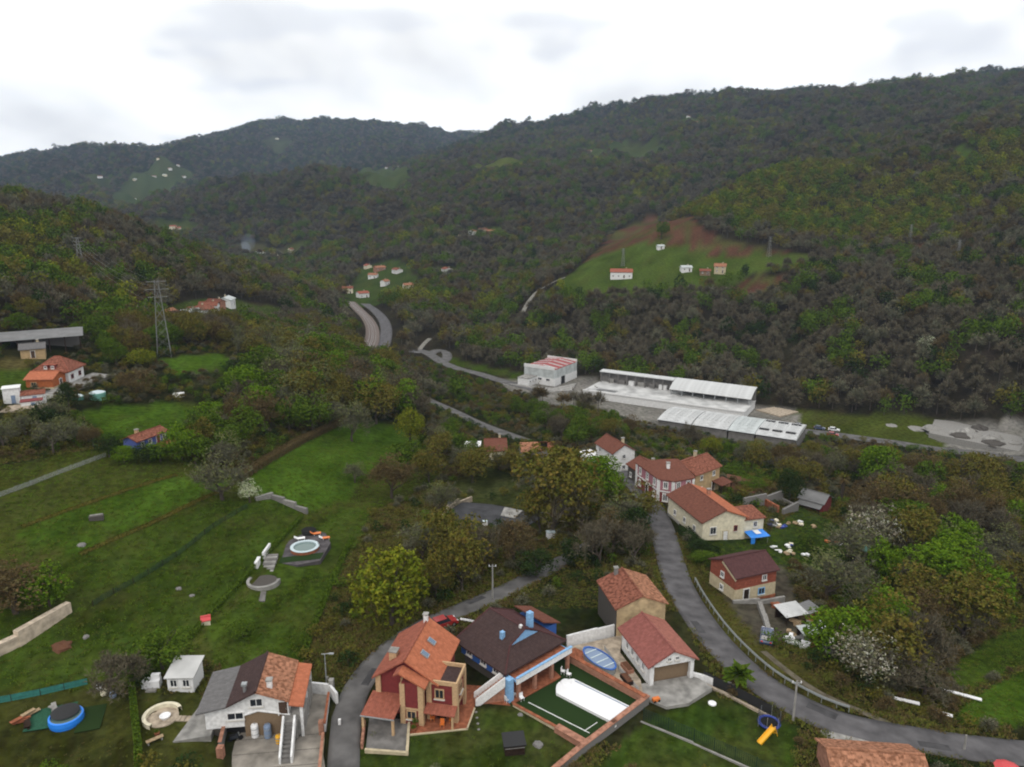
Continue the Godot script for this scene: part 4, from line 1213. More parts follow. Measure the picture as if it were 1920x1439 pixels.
# shrubs and brambles on every unkempt bank
func make_undergrowth():
	var r := RandomNumberGenerator.new(); r.seed = 404
	var nz := FastNoiseLite.new(); nz.seed = 3; nz.frequency = 0.03
	var lists := {}
	var s := 2.7
	var z := -62.0
	while z > -430.0:
		z -= s
		var x := z * 0.78
		while x < -z * 0.78:
			x += s
			var p := Vector2(x + r.randf_range(-1, 1) * s * 0.5, z + r.randf_range(-1, 1) * s * 0.5)
			var d := p.length()
			if d > 430.0 or (d > 302.0 and absf(x) > 90.0): continue
			var zi := zone_at(p.x, p.y)
			var nm: String = ZONES[zi][0] if zi >= 0 else ""
			if nm == "road_bank": nm = ""
			elif d > 302.0: continue
			if nm == "scrub" and r.randf() < 0.45: nm = ""
			elif nm in ["dark_field", "lot", "verge"] and r.randf() < 0.1: nm = ""
			if nm != "" and nm != "hedge_bank": continue
			if near_road(p, 1.2) or on_plot(p, 1.5) or grass_blocked(p.x, p.y): continue
			var n := nz.get_noise_2d(p.x, p.y) + r.randf_range(-0.3, 0.3)
			var kind := "rust" if n < -0.25 else ("grey" if n < -0.05 else ("olive" if n < 0.12 else ("dark" if n < 0.28 else "green")))
			if not lists.has(kind): lists[kind] = []
			var k := r.randf_range(0.14, 0.34) * (1.0 if nm != "verge" else 0.5)
			lists[kind].append(Transform3D(Basis(Vector3.UP, r.randf() * TAU).scaled(Vector3(k * 1.25, k, k * 1.25)), Vector3(p.x, gh(p.x, p.y) - 0.5 * k * 3.0, p.y)))
	for kind in lists:
		var mm := MultiMesh.new()
		mm.transform_format = MultiMesh.TRANSFORM_3D
		mm.mesh = KINDS[kind].far[0]
		mm.instance_count = lists[kind].size()
		for i in lists[kind].size(): mm.set_instance_transform(i, lists[kind][i])
		var o := MultiMeshInstance3D.new()
		o.multimesh = mm
		o.material_override = M.leaves
		o.name = numbered("undergrowth")
		add_child(o)
		tag(o, "%s undergrowth on the banks between the trees" % {"rust": "rust brown", "grey": "grey twiggy", "olive": "olive", "dark": "dark green", "green": "fresh green"}[kind], "undergrowth", "undergrowth on the banks", "stuff")

func green_bias(x: float, z: float) -> float:
	var b := -0.12
	var p := Vector2(x, z)
	b += 0.55 * exp(-p.distance_squared_to(Vector2(315, -713)) / 28900.0)
	b += 0.45 * exp(-p.distance_squared_to(Vector2(326, -562)) / 25600.0)
	b += 0.4 * exp(-p.distance_squared_to(Vector2(215, -708)) / 14400.0)
	b += 0.1 * exp(-p.distance_squared_to(Vector2(25, -900)) / 14400.0)
	b += -0.35 * exp(-p.distance_squared_to(Vector2(133, -356)) / 32400.0)
	b += -0.3 * exp(-p.distance_squared_to(Vector2(56, -426)) / 16900.0)
	b += -0.35 * exp(-p.distance_squared_to(Vector2(172, -316)) / 22500.0)
	b += 0.45 * exp(-p.distance_squared_to(Vector2(-194, -327)) / 8100.0)
	b += 0.1 * exp(-p.distance_squared_to(Vector2(-195, -428)) / 16900.0)
	b += -0.1 * exp(-p.distance_squared_to(Vector2(-270, -444)) / 6400.0)
	b += 0.15 * exp(-p.distance_squared_to(Vector2(-27, -649)) / 14400.0)
	b += 0.05 * exp(-p.distance_squared_to(Vector2(96, -995)) / 40000.0)
	b += -0.1 * exp(-p.distance_squared_to(Vector2(343, -1460)) / 160000.0)
	b += -0.4 * exp(-p.distance_squared_to(Vector2(-454, -1430)) / 62500.0)
	b += -0.4 * exp(-p.distance_squared_to(Vector2(-563, -1336)) / 40000.0)
	return b


var ROADS := {
	"verge_track": [[35.2, -93.2], [37.0, -88.2], [39.5, -83.7], [43.4, -80.3], [46.2, -77.7]],
	"main": [[26.7, -187.5], [28.7, -174.7], [30.1, -162.3], [30.5, -145.1], [29.1, -129.2], [27.8, -115.0], [27.9, -103.2], [29.1, -94.0], [31.5, -86.2], [34.8, -81.4], [39.2, -77.9], [45.2, -75.9], [52.3, -75.0], [59.8, -74.9], [69.1, -75.4]],
	"lane": [[-17.8, -66.5], [-18.9, -72.4], [-19.7, -77.3], [-19.6, -81.7], [-18.4, -86.7], [-16.0, -92.0], [-12.3, -97.0], [-7.9, -101.6], [-2.5, -107.1], [3.6, -114.9], [11.2, -125.3], [18.8, -136.3], [27.4, -146.5], [31.5, -149.5]],
	"valley": [[107.3, -278.5], [121.9, -273.6], [144.0, -261.2], [166.7, -256.4], [174.6, -235.4], [188.5, -220.0]],
	"upper": [[12.3, -337.4], [-3.9, -355.5], [-16.2, -370.3], [-27.6, -379.4], [-37.1, -393.4], [-46.0, -412.8], [-53.0, -422.3], [-54.9, -413.3]],
	"loop": [[-46.1, -414.3], [-42.5, -426.9], [-37.9, -422.8], [-35.9, -406.3], [-37.6, -393.2]],
	"spurtrack": [[-53.4, -417.4], [-52.4, -440.8], [-50.5, -455.9]],
	"railway": [[-128.7, -593.9], [-112.7, -549.0], [-100.2, -515.5], [-90.5, -480.3], [-83.4, -442.7], [-78.0, -400.0], [-71.6, -347.8]],
	"bend": [[-116.2, -592.2], [-101.3, -555.2], [-89.8, -519.0], [-81.5, -481.7], [-76.1, -444.5], [-72.1, -406.0], [-69.0, -378.3]],
	"mid": [[-34.4, -284.1], [-22.7, -268.4], [-11.0, -246.7], [-3.5, -234.7], [4.1, -222.8]],
	"hill": [[39.4, -559.5], [27.7, -559.1], [18.9, -555.0], [12.1, -533.5], [6.5, -505.0], [2.8, -496.1]],
}

func make_roads():
	for k in ROADS:
		var pts: Array = ROADS[k]
		var hw: float = {"main": 2.7, "lane": 1.9, "valley": 3.8, "upper": 3.6, "loop": 3.0, "spurtrack": 1.5, "railway": 4.5, "bend": 3.8, "mid": 3.0, "hill": 2.0, "verge_track": 0.8}[k]
		for i in pts.size() - 1:
			var a := Vector2(pts[i][0], pts[i][1])
			var b := Vector2(pts[i + 1][0], pts[i + 1][1])
			var n := int(a.distance_to(b) / 2.5) + 1
			for j in n: road_points.append([a.lerp(b, j / float(n)), hw])
	var mr := ribbon("road", M.asphalt, ROADS.main, 5.0, 0.10, "winding grey asphalt road through the hamlet")
	var ln := ribbon("lane", M.old_asphalt, ROADS.lane, 3.5, 0.07, "narrow asphalt lane curving round the red house")
	for q in [[mr, ROADS.main, 6, 1.2, 1.1, 0.104], [mr, ROADS.main, 9, -1.0, 1.4, 0.104], [mr, ROADS.main, 11, 0.9, 1.0, 0.104], [ln, ROADS.lane, 3, 0.6, 1.0, 0.074], [ln, ROADS.lane, 7, -0.7, 0.9, 0.074]]:
		var A := Vector2(q[1][q[2]][0], q[1][q[2]][1])
		var B := Vector2(q[1][q[2] + 1][0], q[1][q[2] + 1][1])
		var s := A.lerp(B, 0.3)
		var e := A.lerp(B, 0.3 + 3.5 / A.distance_to(B))
		ribbon("repair_patch", M.patch, [[s.x, s.y], [s.lerp(e, 0.5).x, s.lerp(e, 0.5).y], [e.x, e.y]], q[4], q[5], "", "", q[0], q[3])
	ribbon("road", M.old_asphalt, ROADS.valley, 7.2, 0.12, "straight valley road beside the works meadow")
	ribbon("road", M.old_asphalt, ROADS.upper, 6.6, 0.12, "grey road bending behind the red roofed warehouse")
	ribbon("road", M.old_asphalt, ROADS.loop, 5.5, 0.10, "short loop of road round a traffic island")
	ribbon("track", M.track, ROADS.spurtrack, 2.6, 0.08, "pale track climbing from the road loop", "track")
	var rw := ribbon("railway_bed", M.ballast, ROADS.railway, 8.5, 0.15, "pinkish ballasted railway bed curving into the valley", "railway")
	for s in [-1.9, -0.45, 0.45, 1.9]: ribbon("rail", M.metal, ROADS.railway, 0.12, 0.26, "", "", rw, s)
	ribbon("road", M.asphalt, ROADS.bend, 7.4, 0.13, "grey road curving beside the railway")
	ribbon("road", M.old_asphalt, ROADS.mid, 5.2, 0.12, "grey road descending behind the domed olive tree")
	ribbon("track", M.track, ROADS.hill, 3.6, 0.1, "pale track climbing to the hill pasture", "track")
	ribbon("track", M.worn_track, ROADS.verge_track, 1.0, 0.06, "worn pale track on the verge above the guard rail", "track")
	# guard rail on the outer side of the bend
	var g := thing("guard_rail", "galvanised guard rail along the outer bend of the road", "guard rail", Vector3.ZERO)
	var cu := Curve2D.new()
	var P: Array = ROADS.main
	for i in P.size():
		var a := Vector2(P[maxi(i - 1, 0)][0], P[maxi(i - 1, 0)][1])
		var b := Vector2(P[mini(i + 1, P.size() - 1)][0], P[mini(i + 1, P.size() - 1)][1])
		cu.add_point(Vector2(P[i][0], P[i][1]), -(b - a) / 6.0, (b - a) / 6.0)
	var s0 := cu.get_closest_offset(Vector2(P[5][0], P[5][1]))
	var s1 := cu.get_closest_offset(Vector2(P[10][0], P[10][1])) + 3.0
	var st := new_st()
	var prev = null
	var d := s0
	while d < s1:
		var p := cu.sample_baked(d)
		var q := (cu.sample_baked(d + 0.5) - cu.sample_baked(d - 0.5)).normalized()
		var e := p + Vector2(q.y, -q.x) * 2.95
		var y := gh(p.x, p.y)
		var v := Vector3(e.x, y + 0.6, e.y)
		if prev != null:
			var nn := Vector3(q.y, 0, -q.x) * 0.06
			for k in 3:
				var o := Vector3(0, -0.12 + 0.12 * k, 0)
				var bulge := nn * (1.0 if k != 1 else -0.2)
				tube(st, prev + o + bulge, v + o + bulge, 0.07, 0.07, 5, false)
		prev = v
		ptube(g, "post", M.rail_steel, Vector3(e.x, minf(y, gh(e.x, e.y)) - 0.3, e.y), Vector3(e.x, y + 0.75, e.y), 0.06, -1, 4)
		d += 2.0
	fin(st, "rail_beam", M.rail_steel, g)

# ---------------------------------------------------------------- the houses in front
func stairs(t: Node, m: Material, wall_m: Material, a: Vector3, b: Vector3, w: float, n: int):
	# steps from the foot a up to the head b, with parapets
	var f := Vector3(b.x - a.x, 0, b.z - a.z)
	var yaw := atan2(f.x, f.z)
	var bas := Basis(Vector3.UP, yaw)
	for i in n:
		var k := (i + 0.5) / n
		var h := (b.y - a.y) * (i + 1) / n
		var p := a.lerp(b, k)
		pbox(t, "step", m, Vector3(p.x, a.y + h * 0.5 - 0.2, p.z), Vector3(w, h + 0.4, f.length() / n), yaw)
	for s in [-1, 1]:
		var st := new_st()
		var o := bas * Vector3(s * (w * 0.5 + 0.12), 0, 0)
		var u := bas * Vector3(0.11, 0, 0)
		var lo := Vector3(0, -0.4, 0)
		var up := Vector3(0, 0.85, 0)
		var p := [a + o - u, b + o - u, b + o + u, a + o + u]
		var q := [a + o - u + lo, b + o - u + lo, b + o + u + lo, a + o + u + lo]
		var r := [p[0] + up, p[1] + up, p[2] + up, p[3] + up]
		quad(st, r[0], r[1], r[2], r[3])
		quad(st, q[0], q[1], r[1], r[0])
		quad(st, q[2], q[3], r[3], r[2])
		quad(st, q[3], q[0], r[0], r[3])
		quad(st, q[1], q[2], r[2], r[1])
		fin(st, "parapet", wall_m, t)

func make_main_houses():
	white_house()
	red_house()
	blue_house()
	garage()
	old_barn()

func white_house():
	var t := thing("white_house", "white house with half grey, half orange roof and an outside stair", "house", Vector3(-30.0, 0.1, -77.2), 0.13)
	# lower storey, upper storey
	pbox(t, "stone_base", M.brown_stone, Vector3(-0.7, 0.4, -0.6), Vector3(9.2, 3.6, 6.0))
	pbox(t, "stone_front", M.brown_stone, Vector3(1.5, 1.2, 2.8), Vector3(4.8, 3.4, 0.84))
	pbox(t, "end_wall", M.dark_stone, Vector3(-4.3, 0.4, 2.8), Vector3(1.4, 1.9, 0.9))
	var st := new_st()
	var zf := 3.3
	var zb := -3.5
	# gabled upper storey, ridge along z at x=0.7; the front dips to an arch over the stone wall
	var pr := [Vector2(-5.1, 1.2), Vector2(-5.1, 3.75), Vector2(-2.6, 4.15), Vector2(-0.9, 4.97), Vector2(0.7, 5.75), Vector2(4.1, 4.25), Vector2(4.1, 2.3)]
	for i in 6:
		var a: Vector2 = pr[i]
		var b: Vector2 = pr[i + 1]
		quad(st, Vector3(a.x, a.y, zf), Vector3(a.x, a.y, zb), Vector3(b.x, b.y, zb), Vector3(b.x, b.y, zf))
	for s in [zf, zb]:
		for k in range(1, 3): tri(st, Vector3(-5.1, 1.2, s), Vector3(pr[k].x, pr[k].y, s), Vector3(pr[k + 1].x, pr[k + 1].y, s))
		tri(st, Vector3(-5.1, 1.2, s), Vector3(-0.9, 4.97, s), Vector3(-0.9, 1.2, s))
		var q := [Vector3(0.7, 3.15, s), Vector3(-0.9, 2.7, s), Vector3(-0.9, 4.97, s), Vector3(0.7, 5.75, s), Vector3(4.1, 4.25, s), Vector3(4.1, 2.3, s)]
		for k in range(1, 5): tri(st, q[0], q[k], q[k + 1])
	quad(st, Vector3(-0.9, 1.2, zf), Vector3(-0.9, 2.7, zf), Vector3(-0.9, 2.7, zf - 0.9), Vector3(-0.9, 1.2, zf - 0.9))
	quad(st, Vector3(-5.1, 1.2, zf), Vector3(-0.9, 1.2, zf), Vector3(-0.9, 1.2, zb), Vector3(-5.1, 1.2, zb))
	fin(st, "wall", M.white_paint, t)
	ptube(t, "arch_trim", M.white_trim, Vector3(0.7, 3.15, zf), Vector3(4.2, 2.3, zf), 0.14, -1, 6)
	ptube(t, "arch_trim", M.white_trim, Vector3(0.7, 3.15, zf), Vector3(-0.9, 2.7, zf), 0.14, -1, 6)
	var up := 0.2
	slab(t, "roof", M.roof_grey, [Vector3(-5.9, 3.55 + up, 3.9), Vector3(-2.6, 4.15 + up, 3.9), Vector3(-2.6, 4.15 + up, -3.9), Vector3(-5.9, 3.55 + up, -3.9)], 0.2).set_meta("label", "mottled grey slate slope")
	slab(t, "roof", M.roof_dark, [Vector3(-2.6, 4.16 + up, 3.9), Vector3(0.7, 5.76 + up, 3.9), Vector3(0.7, 5.76 + up, -3.9), Vector3(-2.6, 4.16 + up, -3.9)], 0.2).set_meta("label", "dark brown slope")
	slab(t, "roof", M.roof_mottled, [Vector3(0.7, 5.77 + up, 3.9), Vector3(4.3, 4.25 + up, 3.9), Vector3(4.3, 4.25 + up, -3.9), Vector3(0.7, 5.77 + up, -3.9)], 0.2).set_meta("label", "mottled orange tile slope")
	slab(t, "roof", M.roof_orange, [Vector3(4.3, 4.1 + up, 4.3), Vector3(5.9, 3.75 + up, 4.3), Vector3(5.9, 3.75 + up, -3.7), Vector3(4.3, 4.1 + up, -3.7)], 0.16).set_meta("label", "bright orange tile strip over the side porch")
	ptube(t, "ridge_cap", M.roof_dark, Vector3(0.7, 5.95, -3.9), Vector3(0.7, 5.95, 3.9), 0.15, -1, 6)
	for z in [3.9, 0.2, -3.3]: pbox(t, "porch_post", M.white_paint, Vector3(5.6, 1.8, z), Vector3(0.3, 4.0, 0.3))
	pbox(t, "porch_floor", M.concrete, Vector3(4.9, 1.05, 0.3), Vector3(1.7, 2.2, 7.2))
	chimney(t, Vector3(2.0, 5.1, 2.3), 1.2, 0.55, M.white_trim)
	ptube(t, "vent_pipe", M.metal, Vector3(-0.7, 5.0, 2.6), Vector3(-0.7, 6.1, 2.6), 0.2)
	pbox(t, "vent_cowl", M.galvanised, Vector3(-0.7, 6.2, 2.6), Vector3(0.6, 0.25, 0.6))
	window(t, Transform3D(Basis(), Vector3(0.6, 3.7, zf)), 1.5, 1.1, M.white_trim)
	window(t, Transform3D(Basis(), Vector3(-1.8, 2.2, zf)), 1.9, 1.0, M.white_trim)
	door(t, Transform3D(Basis(), Vector3(3.5, 2.32, zf)), 0.95, 1.75, M.wood_door, M.white_trim)
	# garage mouth and arched trim over the stone wall
	pbox(t, "garage_shade_panel", M.black, Vector3(-2.25, 0.4, 2.46), Vector3(2.6, 1.55, 0.1))  # black panel painting the shade inside the open garage mouth
	# landing and stair down to the yard
	pbox(t, "landing", M.concrete, Vector3(4.3, 1.1, 3.95), Vector3(1.6, 2.3, 1.2))
	stairs(t, M.grey_slab, M.white_paint, Vector3(4.3, -0.2, 8.2), Vector3(4.3, 2.25, 4.55), 1.0, 9)
	# apron on the garden side
	flat(t, "apron", M.concrete, [[-8.3, 4.8], [-4.4, 4.3], [-4.4, -3.0], [-6.6, -3.0]], 1.18, 1.4)
	# yard slab in front, with its retaining walls
	var y := thing("courtyard", "pale concrete courtyard with low walls before the white house", "courtyard", Vector3.ZERO)
	flat(y, "paving", M.yard, [[-33.2, -76.6], [-31.2, -66.0], [-19.2, -66.0], [-21.6, -73.0], [-23.0, -81.6], [-26.0, -81.4], [-27.4, -75.0]], -0.1, 0.7)
	garden_wall(y, "side_wall", M.white_paint, [[-22.5, -80.4], [-21.7, -75.0]], 1.0, 0.22, M.terracotta)
	garden_wall(y, "side_wall", M.cream, [[-21.5, -73.4], [-20.4, -67.0]], 0.9, 0.25, M.pink_block)
	garden_wall(y, "retaining_wall", M.grey_stone, [[-33.2, -75.6], [-32.3, -71.2]], 1.2, 0.3, M.pink_block)
	pbox(y, "gate_pier", M.pink_block, Vector3(-32.0, 0.7, -70.4), Vector3(0.7, 1.5, 0.7))
	pbox(y, "gate_pier", M.pink_block, Vector3(-21.9, 0.8, -74.3), Vector3(0.5, 1.8, 0.5))
	for k in 3: pbox(y, "expansion_joint", M.dark_stone, Vector3(-26.6, -0.096, -69.0 - k * 2.4), Vector3(11.0 - k * 0.4, 0.012, 0.06), 0.12)
	var bw := thing("boundary_wall", "white rendered wall beside the lane behind the white house", "wall", Vector3.ZERO)
	garden_wall(bw, "panel", M.white_paint, [[-25.8, -81.9], [-22.6, -81.4], [-21.4, -79.8]], 1.5, 0.3)
	pbox(bw, "pier", M.concrete, Vector3(-22.4, 0.9, -81.6), Vector3(0.6, 2.0, 0.6))
	# tanks and bin under the arch
	tank("gas_tank", "upright white tank against the stone wall", -29.4, -73.9, -0.1, 0.42, 1.7, M.white_plastic)
	tank("gas_tank", "upright grey-blue tank against the stone wall", -27.9, -73.8, -0.1, 0.42, 1.7, M.steel_blue)
	tank("plastic_barrel", "yellow barrel at the foot of the outside stair", -26.4, -72.9, -0.1, 0.36, 1.0, M.yellow_plastic)
	var st2 := thing("scooter", "dark parked scooter before the garage mouth", "scooter", Vector3(-31.4, -0.1, -73.2), 0.4)
	for s in [-0.55, 0.55]: ptube(st2, "wheel", M.rubber, Vector3(s, 0.28, -0.06), Vector3(s, 0.28, 0.06), 0.28, -1, 12)
	pbox(st2, "body", M.car_dark, Vector3(-0.15, 0.6, 0), Vector3(0.9, 0.4, 0.34))
	pbox(st2, "seat", M.rubber, Vector3(-0.3, 0.84, 0), Vector3(0.6, 0.12, 0.3))
	ptube(st2, "handlebar", M.metal, Vector3(0.5, 0.3, 0), Vector3(0.35, 1.05, 0), 0.05)

func tank(called: String, label: String, x: float, z: float, y: float, r: float, h: float, m: Material) -> Node3D:
	var t := thing(called, label, "tank" if called.contains("tank") else "barrel", Vector3(x, y, z))
	plathe(t, "shell", m, Vector3.ZERO, [Vector2(r * 0.9, 0), Vector2(r, 0.08), Vector2(r, h * 0.86), Vector2(r * 0.8, h * 0.96), Vector2(0.02, h)], 20)
	ptube(t, "valve", M.metal, Vector3(0, h * 0.98, 0), Vector3(0, h + 0.12, 0), 0.06)
	for k in 2: plathe(t, "band", M.galvanised, Vector3(0, h * (0.25 + 0.4 * k), 0), [Vector2(r, 0), Vector2(r + 0.025, 0.01), Vector2(r + 0.025, 0.07), Vector2(r, 0.08)], 20)
	return t

func quoins(t: Node, x: float, z: float, y0: float, y1: float):
	pbox(t, "corner_trim", M.quoin, Vector3(x, (y0 + y1) * 0.5, z), Vector3(0.62, y1 - y0, 0.62))

func red_house():
	var t := thing("red_house", "dark red house with cream corners and orange tiled roof", "house", Vector3(-11.6, 0.08, -81.6), -0.2)
	# main block, gables front and back: ridge along local z
	var b := Node3D.new()
	b.name = "main_block"
	t.add_child(b)
	b.rotation.y = PI / 2
	gable_walls(b, M.red_paint, 8.4, 7.0, -0.8, 5.0, 2.4)
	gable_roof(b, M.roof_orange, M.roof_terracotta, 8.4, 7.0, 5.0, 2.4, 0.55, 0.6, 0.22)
	for x in [-3.45, -0.3]: quoins(t, x, 4.15, 0, 5.0)
	# stair tower at the front
	pbox(t, "tower_wall", M.red_paint, Vector3(1.15, 2.4, 4.95), Vector3(2.4, 6.2, 1.7))
	for x in [0.05, 2.25]: quoins(t, x, 5.6, -0.4, 5.3)
	pbox(t, "band", M.quoin, Vector3(1.15, 2.1, 5.83), Vector3(2.3, 0.24, 0.12))
	slab(t, "roof", M.roof_orange, [Vector3(-0.2, 6.9, 6.2), Vector3(-0.2, 6.9, 4.6), Vector3(2.95, 5.3, 4.6), Vector3(2.95, 5.3, 6.2)], 0.2)
	slab(t, "roof", M.roof_terracotta, [Vector3(-0.2, 6.9, 6.2), Vector3(-0.2, 6.9, 4.6), Vector3(-0.9, 6.5, 4.6), Vector3(-0.9, 6.5, 6.2)], 0.2)
	window(t, Transform3D(Basis(), Vector3(1.1, 0.75, 5.81)), 1.2, 1.15, M.quoin)
	# side wing with flat terrace roof
	pbox(t, "wing_wall", M.red_paint, Vector3(4.4, 3.5, 2.6), Vector3(3.4, 2.6, 3.6))
	pbox(t, "wing_floor", M.quoin, Vector3(4.4, 2.1, 2.6), Vector3(3.7, 0.22, 3.9))
	pbox(t, "terrace_deck", M.roof_dark, Vector3(4.4, 4.83, 2.6), Vector3(3.3, 0.06, 3.5))
	for q in [[Vector3(4.4, 5.05, 4.45), Vector3(3.8, 0.5, 0.22)], [Vector3(4.4, 5.05, 0.75), Vector3(3.8, 0.5, 0.22)], [Vector3(6.2, 5.05, 2.6), Vector3(0.22, 0.5, 3.48)]]: pbox(t, "terrace_parapet", M.quoin, q[0], q[1])
	for q in [[6.0, 4.3], [6.0, 0.9], [2.85, 4.3]]: quoins(t, q[0], q[1], 0.0, 4.8)
	window(t, Transform3D(Basis(), Vector3(4.1, 2.9, 4.41)), 1.15, 1.3, M.quoin)
	window(t, Transform3D(Basis(Vector3.FORWARD, Vector3.UP, Vector3.RIGHT), Vector3(6.11, 2.9, 2.6)), 1.1, 1.3, M.quoin)
	pbox(t, "back_wall", M.red_paint, Vector3(4.4, 1.0, 1.2), Vector3(3.2, 2.0, 0.25))
	slab(t, "porch_roof", M.roof_terracotta, [Vector3(2.6, 2.35, 4.6), Vector3(6.3, 2.35, 4.6), Vector3(6.3, 1.95, 6.0), Vector3(2.6, 1.95, 6.0)], 0.12)
	pbox(t, "porch_post", M.quoin, Vector3(6.0, 0.95, 5.8), Vector3(0.22, 1.9, 0.22))
	# skylights and chimneys
	for q in [[1.3, -1.0], [1.3, 1.7]]:
		var o := pbox(t, "skylight", M.galvanised, Vector3(q[0] + 0.25, 6.7, q[1]), Vector3(1.1, 0.14, 0.8))
		o.rotation.z = -0.6
		pbox(o, "pane", M.skylight_glass, Vector3(0, 0.05, 0), Vector3(0.9, 0.08, 0.62))
	chimney(t, Vector3(-0.1, 6.9, -3.9), 1.6, 0.5, M.white_trim)
	chimney(t, Vector3(-2.2, 5.6, 2.2), 1.4, 0.9, M.quoin)
	# carport on the lane side
	slab(t, "carport_roof", M.roof_terracotta, [Vector3(-4.2, 2.75, 4.3), Vector3(-0.2, 2.75, 4.3), Vector3(-0.2, 2.3, 8.2), Vector3(-4.2, 2.3, 8.2)], 0.16)
	for x in [-4.0, -0.4]:
		for z in [4.5, 8.0]: pbox(t, "carport_post", M.quoin, Vector3(x, 1.05, z), Vector3(0.28, 2.5, 0.28))
	pbox(t, "gutter", M.galvanised, Vector3(-2.2, 2.2, 8.25), Vector3(4.1, 0.12, 0.12))
	# patio, drive and its coping
	var p := thing("patio", "terracotta tiled patio round the red house", "patio", Vector3.ZERO)
	flat(p, "paving", M.terracotta, [[-12.4, -78.5], [-12.0, -73.9], [-5.2, -74.9], [-4.4, -79.6], [-0.2, -79.0], [-1.6, -82.5], [-6.0, -83.0]], 0.13, 0.5)
	garden_wall(p, "edging", M.cream, [[-12.0, -73.8], [-5.2, -74.8], [-4.5, -78.4]], 0.12, 0.18, null, 0.1)
	var dr := thing("driveway", "grey slab driveway with cream kerb wall below the carport", "driveway", Vector3.ZERO)
	flat(dr, "paving", M.grey_slab, [[-16.9, -77.0], [-16.3, -71.4], [-11.7, -70.9], [-12.3, -76.5]], 0.11, 0.5)
	garden_wall(dr, "kerb_wall", M.cream, [[-16.2, -71.3], [-11.6, -70.8], [-12.1, -76.6]], 0.35, 0.3)
	garden_wall(dr, "lane_wall", M.pink_block, [[-17.2, -75.5], [-16.8, -72.0]], 0.8, 0.3)
	# garden furniture on the patio
	table("patio_table", "dark round table on the terracotta patio", -8.2, -76.2, 0.14, 0.6, M.dark_wood)
	for q in [[-9.3, -76.3, 1.4], [-7.1, -76.0, -1.5], [-8.1, -75.2, 0.0]]: chair(q[0], q[1], 0.14, q[2], M.orange_plastic, "orange garden chair at the round patio table", "patio chairs")
	pot("green potted shrub beside the stair tower", -11.2, -75.3, 0.14, 0.35, 0.9)
	pot("dark potted shrub at the corner of the patio", -11.3, -74.4, 0.14, 0.3, 0.7)

func table(called: String, label: String, x: float, z: float, y: float, r: float, m: Material):
	var t := thing(called, label, "table", Vector3(x, y, z))
	plathe(t, "table_top", m, Vector3(0, 0.7, 0), [Vector2(0, 0), Vector2(r, 0), Vector2(r, 0.05), Vector2(0, 0.05)], 20)
	for k in 3: ptube(t, "leg", M.metal, Vector3(cos(k * 2.1) * r * 0.7, 0, sin(k * 2.1) * r * 0.7), Vector3(cos(k * 2.1) * r * 0.4, 0.7, sin(k * 2.1) * r * 0.4), 0.03)

func chair(x: float, z: float, y: float, yaw: float, m: Material, label: String, group: String):
	var t := thing("garden_chair", label, "chair", Vector3(x, y, z), yaw, group)
	pbox(t, "seat", m, Vector3(0, 0.44, 0), Vector3(0.5, 0.06, 0.5))
	pbox(t, "backrest", m, Vector3(0, 0.72, -0.24), Vector3(0.5, 0.5, 0.05))
	for a in [-0.2, 0.2]:
		for b in [-0.2, 0.2]: ptube(t, "leg", m, Vector3(a, 0, b), Vector3(a, 0.42, b), 0.025)

func pot(label: String, x: float, z: float, y: float, r: float, h: float):
	var t := thing("potted_plant", label, "plant", Vector3(x, y, z))
	plathe(t, "pot", M.terracotta, Vector3.ZERO, [Vector2(0, 0), Vector2(r * 0.7, 0), Vector2(r, 0.4), Vector2(r * 0.9, 0.4), Vector2(0, 0.36)], 16)
	var o := put(KINDS.green.near[0][1], "leaves", M.leaves, t)
	o.scale = Vector3.ONE * h / 9.0
	o.position.y = 0.25

